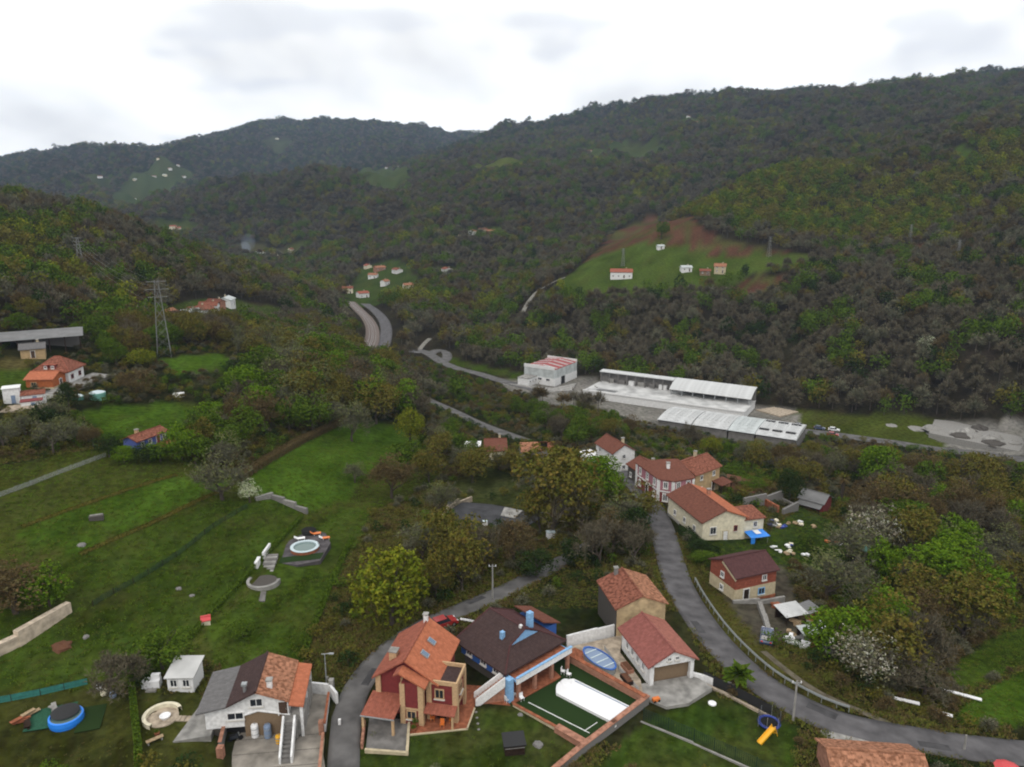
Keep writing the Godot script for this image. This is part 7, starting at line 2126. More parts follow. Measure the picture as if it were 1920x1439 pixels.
func field_things():
	fence("wire_fence", "dark wire fence crossing the green field", [[-59.0, -95.3], [-56.4, -101.6], [-54.1, -110.9], [-52.4, -122.1], [-49.8, -132.0]], 0.9, M.green_net, M.dark_wood, 2.6, 0.02)
	fence("wire_fence", "pale wire fence at the top of the olive plot", [[-91.3, -117.6], [-89.8, -123.4], [-86.2, -134.7], [-82.5, -145.0]], 0.9, M.galvanised, M.galvanised, 2.6, 0.02)
	leaf_hedge("field_hedge", "low uneven hedge along the edge of the round pool terrace", [[-39.6, -131.5], [-40.6, -119.0], [-41.8, -107.4], [-43.2, -96.5], [-43.6, -90.5]], 0.6, 0.8, "green")
	leaf_hedge("bramble_hedge", "brown bramble hedge along the upper green field", [[-55.5, -142.8], [-54.3, -157.6], [-52.0, -179.2], [-47.4, -207.0]], 1.6, 1.5, "rust")
	leaf_hedge("field_margin", "low olive grass margin between the two sloping plots", [[-80.2, -113.8], [-74.2, -125.3], [-66.5, -140.3]], 0.7, 0.35, "olive", "grass")
	leaf_hedge("field_margin", "low olive grass margin below the bright plot", [[-67.0, -106.8], [-61.5, -122.0], [-55.9, -139.4]], 0.7, 0.35, "olive", "grass")
	leaf_hedge("field_margin", "green grassy margin between the pool terrace lawn and the scrub", [[-29.0, -125.6], [-28.5, -107.0], [-28.1, -92.7], [-27.5, -84.0]], 0.8, 0.5, "green", "grass")
	var sw := thing("stone_wall", "low pale stone wall at the corner of the field", "wall", Vector3.ZERO)
	var pp := [[-49.4, -136.0], [-47.3, -138.2], [-44.6, -136.8], [-42.0, -135.4], [-39.5, -134.0]]
	for i in pp.size() - 1: garden_wall(sw, "stone", M.grey_stone if i % 2 else M.gravel, [pp[i], pp[i + 1]], 0.7 + 0.1 * (i % 3), 0.6)
	# round pool terrace
	var y := gh(-35.6, -117.0)
	var d := thing("pool_deck", "grey paved deck round the circular pool", "deck", Vector3.ZERO)
	flat(d, "paving", M.deck, [[-39.6, -113.5], [-39.0, -121.5], [-36.4, -126.0], [-33.4, -124.4], [-31.6, -120.5], [-31.8, -114.0], [-35.2, -112.4]], 1.35, 1.6)
	flat(d, "lawn", M.turf, [[-38.4, -112.9], [-31.9, -114.6], [-31.9, -116.8], [-38.6, -114.9]], 1.40, 0.2)
	var o := thing("circular_pool", "circular pool with pale rim and terracotta wall", "pool", Vector3(-35.4, 1.35, -118.0))
	plathe(o, "wall", M.terracotta, Vector3.ZERO, [Vector2(2.35, -0.2), Vector2(2.4, 0.55)], 32)
	plathe(o, "rim", M.pool_rim, Vector3(0, 0.55, 0), [Vector2(2.42, 0), Vector2(2.42, 0.08), Vector2(1.9, 0.08), Vector2(1.88, -0.2)], 32)
	plathe(o, "water", M.pool_water, Vector3(0, 0.42, 0), [Vector2(1.9, 0), Vector2(0.01, 0)], 32)
	var ld := thing("pool_ladder", "small metal ladder on the circular pool", "ladder", Vector3(-33.3, 1.35, -118.6), 0.2)
	for z in [-0.22, 0.22]: ptube(ld, "rail", M.metal, Vector3(0.35, 0, z), Vector3(0, 1.2, z), 0.03)
	for k in 3: ptube(ld, "rung", M.metal, Vector3(0.28 - k * 0.09, 0.25 + k * 0.3, -0.22), Vector3(0.28 - k * 0.09, 0.25 + k * 0.3, 0.22), 0.025)
	for q in [["white lounger beside the circular pool", -37.2, -121.6, M.white_plastic], ["orange lounger beside the circular pool", -34.9, -123.6, M.orange_plastic], ["orange and white lounger at the end of the deck", -32.9, -121.8, M.orange_plastic]]:
		var l := thing("sun_lounger", q[0], "sun lounger", Vector3(q[1], 1.36, q[2]), 0.3)
		pbox(l, "bed", q[3], Vector3(0.2, 0.36, 0), Vector3(1.3, 0.1, 0.7))
		var bk := pbox(l, "backrest", q[3] if not q[0].contains("and white") else M.white_plastic, Vector3(-0.7, 0.55, 0), Vector3(0.7, 0.1, 0.7))
		bk.rotation.z = -0.6
		for x in [-0.3, 0.7]:
			for z in [-0.28, 0.28]: ptube(l, "leg", M.white_plastic, Vector3(x, 0, z), Vector3(x, 0.32, z), 0.03)
	var bc := thing("covered_hot_tub", "black covered tub at the back of the round pool deck", "tub", Vector3(-36.4, 1.35, -124.4))
	plathe(bc, "shell", M.black, Vector3.ZERO, [Vector2(1.2, 0), Vector2(1.3, 0.5), Vector2(1.25, 0.62)], 24)
	plathe(bc, "cover", M.rubber, Vector3(0, 0.62, 0), [Vector2(1.32, 0), Vector2(1.2, 0.1), Vector2(0.02, 0.16)], 24)
	var s := thing("terrace_steps", "grey steps leading down to the fire circle", "steps", Vector3(-39.6, 0, -111.6), 0.12)
	for k in 8: pbox(s, "step", M.concrete if k % 2 else M.grey_slab, Vector3(0, 1.0 + 0.09 * (7 - k), -3.0 + k * 0.62), Vector3(2.0, 0.9, 0.58))
	var wl := thing("terrace_wall", "short white walls flanking the terrace steps", "wall", Vector3.ZERO)
	garden_wall(wl, "panel", M.white_paint, [[-41.0, -116.8], [-41.0, -113.6]], 1.3, 0.35)
	garden_wall(wl, "panel", M.white_paint, [[-41.3, -112.2], [-41.2, -110.6]], 1.1, 0.5)
	var fc := thing("fire_circle", "round stone fire circle with pale curved bench", "fire pit", Vector3(-38.8, gh(-38.8, -106.8), -106.6))
	plathe(fc, "floor", M.dark_stone, Vector3(0, 0.06, 0), [Vector2(2.1, -0.6), Vector2(2.1, 0.1), Vector2(0.02, 0.1)], 28)
	var st := new_st()
	for k in 16:
		var a0 := PI * 0.95 + k * (PI * 1.15) / 16 + PI
		var a1 := PI * 0.95 + (k + 1) * (PI * 1.15) / 16 + PI
		var A := Vector3(cos(a0), 0, sin(a0)); var B := Vector3(cos(a1), 0, sin(a1))
		var u := Vector3(0, 0.5, 0); var dn := Vector3(0, -0.3, 0)
		quad(st, A * 2.1 + u, B * 2.1 + u, B * 2.55 + u, A * 2.55 + u)
		quad(st, B * 2.55 + dn, B * 2.55 + u, A * 2.55 + u, A * 2.55 + dn)
		quad(st, A * 2.1 + dn, A * 2.1 + u, B * 2.1 + u, B * 2.1 + dn)
	fin(st, "curved_bench", M.concrete, fc)
	flat(thing("stepping_path", "short grey path below the fire circle", "path", Vector3.ZERO), "paving", M.grey_slab, [[-38.4, -104.0], [-37.6, -104.0], [-36.9, -101.2], [-37.8, -101.2]], gh(-37.7, -102.5) + 0.12, 0.5)
	var h := thing("field_hut", "tiny hut with red roof and pale base in the field", "hut", Vector3(-43.0, gh(-43.0, -94.5), -94.5), 0.4)
	gable_walls(h, M.pale_cream, 1.1, 0.9, -0.3, 0.8, 0.35)
	gable_roof(h, M.red_plastic, M.red_plastic, 1.1, 0.9, 0.8, 0.35, 0.12, 0.14, 0.06)
	var tr := thing("field_trough", "dark trough with pale rim in the field", "trough", Vector3(-70.7, gh(-70.7, -118.7), -118.7), 0.4)
	pbox(tr, "body", M.dark_stone, Vector3(0, 0.3, 0), Vector3(2.2, 0.9, 1.0))
	pbox(tr, "rim", M.concrete, Vector3(0, 0.78, -0.3), Vector3(2.0, 0.12, 0.4))
	pbox(thing("white_tarpaulin", "white sheeted heap at the edge of the vivid meadow", "tarpaulin", Vector3(-89.2, gh(-89.2, -194.7), -194.7), 0.2), "sheet", M.white_plastic, Vector3(0, 0.5, 0), Vector3(2.6, 1.0, 1.6))
	# grey parking area with low wall
	var lot := thing("parking_area", "grey asphalt parking area with pale curved wall below the hamlet", "parking area", Vector3.ZERO)
	ribbon("paving", M.dark_asphalt, [[-13.0, -146.5], [-8.0, -147.0], [-2.0, -145.0], [4.0, -142.0]], 11.0, 0.12, "", "", lot)
	garden_wall(lot, "edge_wall", M.sandy, [[-14.0, -142.0], [-13.4, -147.0], [-11.6, -151.5], [-9.0, -154.4]], 0.7, 0.4)
	flat(lot, "pale_slab", M.concrete, [[-1.6, -150.2], [2.2, -148.4], [0.6, -144.4], [-2.4, -145.8]], gh(0, -147) + 0.42, 1.0)
	for q in [["white container bin at the edge of the parking area", 7.5, -134.0, 1.5], ["small white bin beside the parking area", 6.2, -147.5, 0.8], ["white box on the parking area", -5.4, -139.5, 0.9]]:
		var b := thing("waste_bin", q[0], "bin", Vector3(q[1], gh(q[1], q[2]), q[2]), 0.3)
		pbox(b, "body", M.white_plastic, Vector3(0, q[3] * 0.45, 0), Vector3(q[3], q[3] * 0.9, q[3] * 0.8))
		pbox(b, "lid", M.pool_rim, Vector3(0, q[3] * 0.94, 0), Vector3(q[3] * 1.06, 0.1, q[3] * 0.86))
	var rp := thing("paved_circle", "pale paved circle beside the hamlet street", "paving", Vector3(22.2, gh(22.2, -145.6), -145.6))
	plathe(rp, "paving", M.gravel, Vector3(0, 0.2, 0), [Vector2(2.6, -1.0), Vector2(2.6, 0), Vector2(0.02, 0.0)], 24)

# ---------------------------------------------------------------- pool yard between the blue house and the garage
func pool_yard():
	var t := thing("turf_court", "dark green artificial turf court with white lines", "court", Vector3.ZERO)
	flat(t, "turf", M.turf, [[0.3, -79.2], [8.2, -72.7], [15.9, -80.0], [6.4, -89.6], [5.0, -86.0], [6.3, -84.4]], 0.12, 0.5)
	for q in [[[2.0, -79.6], [8.9, -74.2], 0.12], [[8.3, -74.5], [10.0, -76.0], 0.1]]:
		var a := Vector2(q[0][0], q[0][1]); var b := Vector2(q[1][0], q[1][1])
		pbox(t, "line", M.white_paint, Vector3((a.x + b.x) * 0.5, 0.125, (a.y + b.y) * 0.5), Vector3(a.distance_to(b), 0.012, q[2]), -(b - a).angle())
	var w := thing("yard_wall", "terracotta pink block wall round the turf court", "wall", Vector3.ZERO)
	garden_wall(w, "panel", M.pink_block, [[6.2, -89.4], [16.0, -79.6]], 1.1, 0.45, M.terracotta, 0.0)
	garden_wall(w, "panel", M.grey_stone, [[16.4, -79.8], [11.8, -75.3], [7.6, -71.2], [4.6, -68.0]], 0.9, 0.5, M.pink_block, -0.1)
	garden_wall(w, "panel", M.cream, [[0.3, -78.9], [5.4, -74.7]], 0.35, 0.3, M.terracotta, 0.0)
	garden_wall(w, "planter", M.pink_block, [[5.5, -74.6], [8.0, -72.4]], 0.6, 0.9, null, 0.0)
	# long white pool cover with rounded end
	var c := thing("pool_cover", "long white rounded pool cover on the turf court", "pool cover", Vector3(9.7, 0.13, -79.75), -0.70)
	var st := new_st()
	var out := []
	for k in 9: out.append(Vector2(-4.0 - 1.0 * sin(PI * k / 8.0), -1.85 + 3.7 * k / 8.0))
	out.append(Vector2(4.5, 1.85)); out.append(Vector2(4.5, -1.85))
	var top := []
	for p in out: top.append(Vector3(p.x, 0.35, p.y))
	slab(c, "cover_sheet", M.white_plastic, top, 0.38)
	pbox(c, "edge_rail", M.steel_blue, Vector3(0.4, 0.4, -1.55), Vector3(8.0, 0.06, 0.08))
	pbox(c, "edge_bar", M.white_plastic, Vector3(4.62, 0.25, 0), Vector3(0.16, 0.3, 4.3))
	for z in [-2.0, 2.0]: pbox(c, "corner_foot", M.white_plastic, Vector3(4.5, 0.12, z), Vector3(0.5, 0.24, 0.3))
	plathe(c, "step_cap", M.white_plastic, Vector3(-4.3, 0.36, -0.6), [Vector2(0.7, 0), Vector2(0.6, 0.1), Vector2(0.02, 0.12)], 16)
	# yard behind the block wall
	var m := thing("paved_yard", "beige paved yard between the block wall and the garage", "yard", Vector3.ZERO)
	flat(m, "paving", M.sandy, [[6.6, -90.2], [8.2, -91.4], [15.6, -94.2], [14.6, -90.0], [16.4, -84.0], [16.2, -80.4]], 0.10, 0.5)
	flat(m, "tiles", M.terracotta, [[6.9, -89.9], [8.6, -91.0], [10.4, -89.6], [9.0, -87.4]], 0.15, 0.3)
	var ww := thing("white_yard_wall", "white rendered wall at the back of the beige yard", "wall", Vector3.ZERO)
	garden_wall(ww, "panel", M.white_paint, [[7.6, -91.5], [11.8, -93.3], [15.8, -95.0]], 1.9, 0.25)
	var p := thing("framed_pool", "pale oval framed pool with blue rim in the beige yard", "pool", Vector3(11.5, 0.1, -87.4), -0.98)
	plathe(p, "wall", M.galvanised, Vector3.ZERO, [Vector2(1.0, -0.1), Vector2(1.0, 0.85)], 28, 2.9, 1.35)
	plathe(p, "rim", M.blue_paint, Vector3(0, 0.85, 0), [Vector2(1.04, 0), Vector2(1.04, 0.08), Vector2(0.94, 0.08), Vector2(0.94, -0.05)], 28, 2.9, 1.35)
	plathe(p, "cover", M.steel_blue, Vector3(0, 0.8, 0), [Vector2(0.95, 0), Vector2(0.01, 0.04)], 28, 2.9, 1.35)
	for k in 4: pbox(p, "cover_rib", M.pool_rim, Vector3(-1.8 + k * 1.2, 0.86, 0), Vector3(0.18, 0.05, 2.0))
	fence("yard_fence", "dark railing between the oval pool and the paved strip", [[12.6, -90.6], [13.9, -86.2], [15.8, -81.8]], 0.9, M.metal, M.metal, 1.4, 0.02)
	for q in [["pale bench seat by the garage wall", 15.0, -86.2, M.pink_block], ["dark planter box by the railing", 14.6, -83.8, M.dark_wood]]:
		var b := thing("planter_box", q[0], "planter", Vector3(q[1], 0.1, q[2]), 0.35)
		pbox(b, "box", q[3], Vector3(0, 0.25, 0), Vector3(0.9, 0.5, 2.0))
		pbox(b, "soil", M.earth, Vector3(0, 0.51, 0), Vector3(0.75, 0.04, 1.85))
	var o := thing("orange_ride_on_toy", "small orange toy on the garage forecourt", "toy", Vector3(17.6, 0.02, -79.9), 0.4)
	pbox(o, "body", M.orange_plastic, Vector3(0, 0.3, 0), Vector3(0.9, 0.4, 0.5))
	for x in [-0.3, 0.3]: ptube(o, "wheel", M.rubber, Vector3(x, 0.16, -0.28), Vector3(x, 0.16, 0.28), 0.16)
	# white chairs along the porch
	for q in [[1.2, -79.9, 0.5], [0.2, -80.6, 0.9], [-0.6, -79.6, 2.2], [6.6, -85.2, 1.2], [7.3, -84.6, 1.0]]: chair(q[0], q[1], 0.14, q[2], M.white_plastic, "white plastic chair by the blue house porch", "white porch chairs")
	var tb := thing("porch_table", "white table at the foot of the blue house stair", "table", Vector3(-1.2, 0.14, -80.3), 0.3)
	pbox(tb, "table_top", M.white_plastic, Vector3(0, 0.7, 0), Vector3(1.5, 0.06, 0.9))
	for x in [-0.6, 0.6]:
		for z in [-0.35, 0.35]: ptube(tb, "leg", M.white_plastic, Vector3(x, 0, z), Vector3(x, 0.68, z), 0.03)
	# lawn before the court
	var d := thing("log_store", "dark square wooden log store on the lawn", "shed", Vector3(0.2, 0.0, -71.6), 0.15)
	pbox(d, "wall", M.dark_wood, Vector3(0, 0.6, 0), Vector3(2.2, 1.5, 1.8))
	pbox(d, "roof", M.black, Vector3(0, 1.42, 0), Vector3(2.5, 0.14, 2.1), 0.0, 0.1)
	pbox(d, "beam", M.grey_stone, Vector3(0, 1.0, 0.95), Vector3(2.2, 0.08, 0.08))
	rock("pale boulder beside the log store", 2.9, -72.4, 0.7)
	rock("flat pale stone beside the turf court edging", 1.0, -77.4, 0.4)
	for k in 4: rock("small pale edging stone beside the patio", -4.3 + 0.15 * k, -77.8 + k * 1.0, 0.22, "edging stones beside the patio")

func right_garden():
	fence("dark_fence", "black mesh fence on a pale base below the main road", [[24.6, -84.6], [27.4, -82.2], [31.2, -78.4]], 1.5, M.black, M.black, 1.8)
	var b := thing("fence_base", "pale concrete footing under the black mesh fence", "kerb", Vector3.ZERO)
	garden_wall(b, "footing", M.sandy, [[24.4, -84.0], [27.2, -81.6], [31.0, -77.8]], 0.25, 0.35)
	var gw := thing("garage_side_wall", "white sloping wall beside the garage forecourt", "wall", Vector3.ZERO)
	garden_wall(gw, "panel", M.white_paint, [[22.8, -85.2], [25.6, -83.9], [28.0, -82.9]], 1.0, 0.3)
	fence("mesh_fence", "dark green mesh fence between the two lawns", [[15.6, -77.0], [20.8, -73.6], [26.6, -69.4], [30.0, -66.5]], 1.6, M.green_net, M.green_net, 2.2, 0.02)
	var fb := thing("mesh_fence_kerb", "pale kerb along the dark green mesh fence", "kerb", Vector3.ZERO)
	garden_wall(fb, "kerb", M.concrete, [[15.3, -76.6], [20.5, -73.2], [26.3, -69.0], [29.6, -66.2]], 0.12, 0.2)
	# trampoline with dark net, slide
	var t := thing("trampoline", "round trampoline with blue edge and black safety net", "trampoline", Vector3(30.3, gh(30.3, -76.4), -76.4))
	plathe(t, "edge_pad", M.navy_plastic, Vector3(0, 0.62, 0), [Vector2(1.25, -0.1), Vector2(1.32, 0.05), Vector2(1.0, 0.08), Vector2(0.98, 0)], 28)
	plathe(t, "jumping_mat", M.rubber, Vector3(0, 0.64, 0), [Vector2(1.0, 0), Vector2(0.01, -0.02)], 28)
	for k in 6:
		var a := TAU * k / 6
		ptube(t, "pole", M.metal, Vector3(cos(a) * 1.28, 0.0, sin(a) * 1.28), Vector3(cos(a) * 1.28, 2.1, sin(a) * 1.28), 0.03)
		ptube(t, "leg", M.metal, Vector3(cos(a) * 1.2, -0.05, sin(a) * 1.2), Vector3(cos(a) * 1.2, 0.6, sin(a) * 1.2), 0.03)
	var st := new_st()
	for k in 36:
		var a := TAU * k / 36
		var c := Vector3(cos(a) * 1.27, 0, sin(a) * 1.27)
		tube(st, c + Vector3(0, 0.7, 0), c + Vector3(0, 2.05, 0), 0.02, 0.02, 3, false)
		var a2 := TAU * (k + 1) / 36
		var c2 := Vector3(cos(a2) * 1.27, 0, sin(a2) * 1.27)
		for y in 6: tube(st, c + Vector3(0, 0.8 + y * 0.25, 0), c2 + Vector3(0, 0.8 + y * 0.25, 0), 0.018, 0.018, 3, false)
	fin(st, "safety_net", M.black, t)
	var s := thing("slide", "yellow plastic slide on the lawn", "slide", Vector3(29.2, gh(29.2, -74.0), -74.1), 0.55)
	var sh := pbox(s, "chute", M.yellow_plastic, Vector3(0, 0.6, 0), Vector3(2.5, 0.1, 0.55))
	sh.rotation.z = 0.48
	for z in [-0.28, 0.28]:
		var sd := pbox(s, "side_rail", M.yellow_plastic, Vector3(0, 0.68, z), Vector3(2.5, 0.24, 0.06))
		sd.rotation.z = 0.48
	for z in [-0.25, 0.25]: ptube(s, "ladder_rail", M.yellow_plastic, Vector3(1.7, 0, z), Vector3(1.1, 1.5, z), 0.05)
	for k in 3: ptube(s, "rung", M.yellow_plastic, Vector3(1.6 - k * 0.16, 0.3 + k * 0.4, -0.25), Vector3(1.6 - k * 0.16, 0.3 + k * 0.4, 0.25), 0.04)
	var d := thing("well_cover", "round white well cover on the lawn", "cover", Vector3(24.6, gh(24.6, -80.2), -80.2))
	plathe(d, "disc", M.white_plastic, Vector3(0, 0.05, 0), [Vector2(0.5, -0.1), Vector2(0.5, 0.08), Vector2(0.02, 0.14)], 18)
	# small palm by the fence
	var p := thing("palm_shrub", "small palm-like plant beside the black mesh fence", "plant", Vector3(28.4, gh(28.4, -83.2), -83.0))
	p.scale = Vector3.ONE * 1.5
	ptube(p, "trunk", M.bark, Vector3(0, -0.3, 0), Vector3(0.1, 1.6, 0), 0.16, 0.12)
	var so := Soup.new()
	var r := RandomNumberGenerator.new(); r.seed = 71
	for k in 46:
		var a := r.randf() * TAU
		var e := r.randf_range(-0.2, 1.2)
		var dir := Vector3(cos(a) * cos(e), sin(e), sin(a) * cos(e))
		var sdv := dir.cross(Vector3.UP).normalized()
		var p0 := Vector3(0.1, 1.6, 0)
		var m1 := p0 + dir * 0.8
		var p2 := m1 + (dir + Vector3(0, -0.8, 0)).normalized() * 0.7
		for leaf in 5:
			var k0 := leaf / 5.0
			var c := tint(LEAF.green, r)
			so.tri(p0.lerp(m1, k0), m1.lerp(p2, k0) + sdv * 0.3 * (1 - k0), m1.lerp(p2, k0) + dir * 0.2, c)
			so.tri(p0.lerp(m1, k0), m1.lerp(p2, k0) - sdv * 0.3 * (1 - k0), m1.lerp(p2, k0) + dir * 0.2, c)
	put(so.mesh(), "fronds", M.leaves, p)
	# roof at the lower edge and its pale apron
	var h := thing("roadside_house", "low house with old mottled orange roof below the main road", "house", Vector3(38.6, -1.6, -68.2), -0.1)
	gable_walls(h, M.pink_block, 9.5, 6.5, -1.0, 2.6, 1.5)
	gable_roof(h, M.roof_mottled, M.roof_mottled, 9.5, 6.5, 2.6, 1.5, 0.3, 0.4, 0.2)
	flat(thing("roadside_apron", "pale concrete apron between the low house and the road", "paving", Vector3.ZERO), "paving", M.concrete, [[33.6, -75.4], [36.8, -76.6], [43.6, -73.6], [46.2, -71.6], [38.0, -72.4]], -1.3, 0.8)
	leaf_hedge("roadside_hedge", "dark trimmed hedge beside the low orange roofed house", [[44.6, -71.4], [48.4, -70.6], [52.0, -69.6]], 1.2, 1.2, "dark")
	var u := thing("parasol", "red parasol at the roadside", "parasol", Vector3(53.9, gh(53.9, -69.4), -69.2))
	ptube(u, "pole", M.white_plastic, Vector3(0, -0.2, 0), Vector3(0, 2.3, 0), 0.04)
	plathe(u, "canopy", M.red_plastic, Vector3(0, 1.9, 0), [Vector2(1.4, 0), Vector2(0.7, 0.35), Vector2(0.02, 0.5)], 10)

func salmon_yard():
	var y := gh(42, -100)
	for q in [["white corrugated lean-to roof in the junk yard", 42.7, -103.4, 0.3, 4.0, 3.2, "sheet_white"], ["small pale corrugated roof in the junk yard", 43.0, -97.2, 0.2, 2.8, 2.2, "sheet_pale"], ["grey sheet roof in the junk yard", 45.8, -104.8, 0.5, 3.6, 2.6, "sheet_grey"]]:
		var t := thing("junk_shelter", q[0], "shelter", Vector3(q[1], gh(q[1], q[2]), q[2]), q[3])
		pbox(t, "roof", M[q[6]], Vector3(0, 2.0, 0), Vector3(q[4], 0.08, q[5]), 0.0, 0.14)
		for a in [-1, 1]:
			for b in [-1, 1]: ptube(t, "post", M.dark_wood, Vector3(a * q[4] * 0.42, -0.4, b * q[5] * 0.42), Vector3(a * q[4] * 0.42, 1.95, b * q[5] * 0.42), 0.07)
		pbox(t, "back_panel", M.dark_wood, Vector3(0, 0.9, -q[5] * 0.42), Vector3(q[4] * 0.8, 1.6, 0.08))
	var w := thing("yard_path_wall", "pale crumbling wall beside the dark car", "wall", Vector3.ZERO)
	garden_wall(w, "panel", M.gravel, [[39.2, -107.0], [38.6, -103.0], [38.0, -99.6]], 0.6, 0.7)
	var w2 := thing("terrace_edge", "grey retaining kerb before the salmon house", "wall", Vector3.ZERO)
	garden_wall(w2, "panel", M.concrete, [[35.4, -108.0], [39.5, -108.6], [44.0, -110.0]], 0.5, 0.4)
	car("dark blue car parked beside the junk yard", 36.9, -96.9, gh(36.9, -96.9) + 0.02, 1.2, M.car_blue)
	var kinds := [["white sheet of scrap", M.white_plastic], ["grey block of rubble", M.concrete], ["rusty scrap panel", M.terracotta], ["dark scrap crate", M.black], ["pale plank pile", M.pale_wood]]
	var r := RandomNumberGenerator.new(); r.seed = 31
	for k in 25:
		var q = kinds[k % 5]
		var x := 39.6 + r.randf() * 8.6
		var z := -108.0 + r.randf() * 13.0
		scrap(q[0] + " in the junk yard below the salmon house", "scrap in the junk yard", x, z, q[1], r, 1.2)

func scrap(label: String, group: String, x: float, z: float, m: Material, r: RandomNumberGenerator, s: float):
	var t := thing("scrap_pile", label, "scrap", Vector3(x, gh(x, z), z), r.randf() * TAU, group)
	for k in 3:
		var o := pbox(t, "piece", m, Vector3(r.randf_range(-0.4, 0.4), 0.12 + 0.2 * k, r.randf_range(-0.4, 0.4)) * s, Vector3(r.randf_range(0.5, 1.5), r.randf_range(0.1, 0.35), r.randf_range(0.4, 1.0)) * s, r.randf() * 3.0, r.randf_range(-0.2, 0.2))

func hamlet_gardens():
	var t := thing("tarpaulin_tent", "bright blue tarpaulin shelter before the cream house annex", "tent", Vector3(48.4, gh(48.4, -137.2), -137.2), 0.28)
	for a in [-1.8, 1.8]:
		for b in [-1.1, 1.1]: ptube(t, "post", M.metal, Vector3(a, -0.3, b), Vector3(a, 1.5, b), 0.04)
	slab(t, "roof", M.tarp_blue, [Vector3(-2.1, 1.45, 1.4), Vector3(2.1, 1.45, 1.4), Vector3(2.1, 1.75, -1.3), Vector3(-2.1, 1.75, -1.3)], 0.05)
	pbox(t, "side_sheet", M.tarp_blue, Vector3(-1.7, 0.6, 1.35), Vector3(0.9, 1.8, 0.05))
	pbox(t, "white_sheet", M.white_plastic, Vector3(0.2, 1.78, -0.3), Vector3(1.2, 0.05, 1.4), 0.0, 0.11)
	var kinds := [["white plastic scrap", M.white_plastic], ["blue plastic scrap", M.navy_plastic], ["orange plastic scrap", M.orange_plastic], ["pale board scrap", M.pale_cream], ["brown board scrap", M.pale_wood]]
	var r := RandomNumberGenerator.new(); r.seed = 47
	for q in [[57.1, -147.6, 9, 2.6], [62.6, -149.0, 5, 2.2], [55.3, -135.4, 6, 3.2], [67.0, -143.0, 5, 3.5], [52.0, -133.0, 4, 2.0]]:
		for k in q[2]:
			var kk = kinds[r.randi() % 5]
			scrap(kk[0] + " in the hamlet gardens", "scrap in the hamlet gardens", q[0] + r.randf_range(-q[3], q[3]), q[1] + r.randf_range(-q[3], q[3]), kk[1], r, 0.75)
	var g := thing("polytunnel", "long pale green sheeted tunnel in the hamlet gardens", "polytunnel", Vector3(71.0, gh(71.0, -142.0), -142.0), -1.0)
	var st := new_st()
	for k in 8:
		var a0 := PI * k / 8
		var a1 := PI * (k + 1) / 8
		quad(st, Vector3(-3.5, sin(a0) * 1.1, cos(a0)), Vector3(-3.5, sin(a1) * 1.1, cos(a1)), Vector3(3.5, sin(a1) * 1.1, cos(a1)), Vector3(3.5, sin(a0) * 1.1, cos(a0)))
	fin(st, "sheet", M.tank_green, g)
	for x in [-3.4, 0.0, 3.4]: pbox(g, "hoop_base", M.galvanised, Vector3(x, 0.05, 0), Vector3(0.08, 0.5, 2.1))
	leaf_hedge("bank_hedge", "rough hedge below the cream house", [[34.2, -138.5], [35.4, -130.0], [38.0, -127.5]], 2.4, 1.4, "dark")
	for q in [["long white plank beside the sloping meadow", 59.9, -87.6, 5.0, -0.5], ["white plank under the leafless tree", 50.4, -83.5, 3.0, -0.4], ["short white plank at the roadside wood", 54.0, -81.4, 2.0, -0.5]]:
		var p := thing("white_plank", q[0], "plank", Vector3(q[1], gh(q[1], q[2]) + 0.25, q[2]), q[4])
		pbox(p, "board", M.white_plastic, Vector3.ZERO, Vector3(q[3], 0.12, 0.5), 0.0, 0.1)

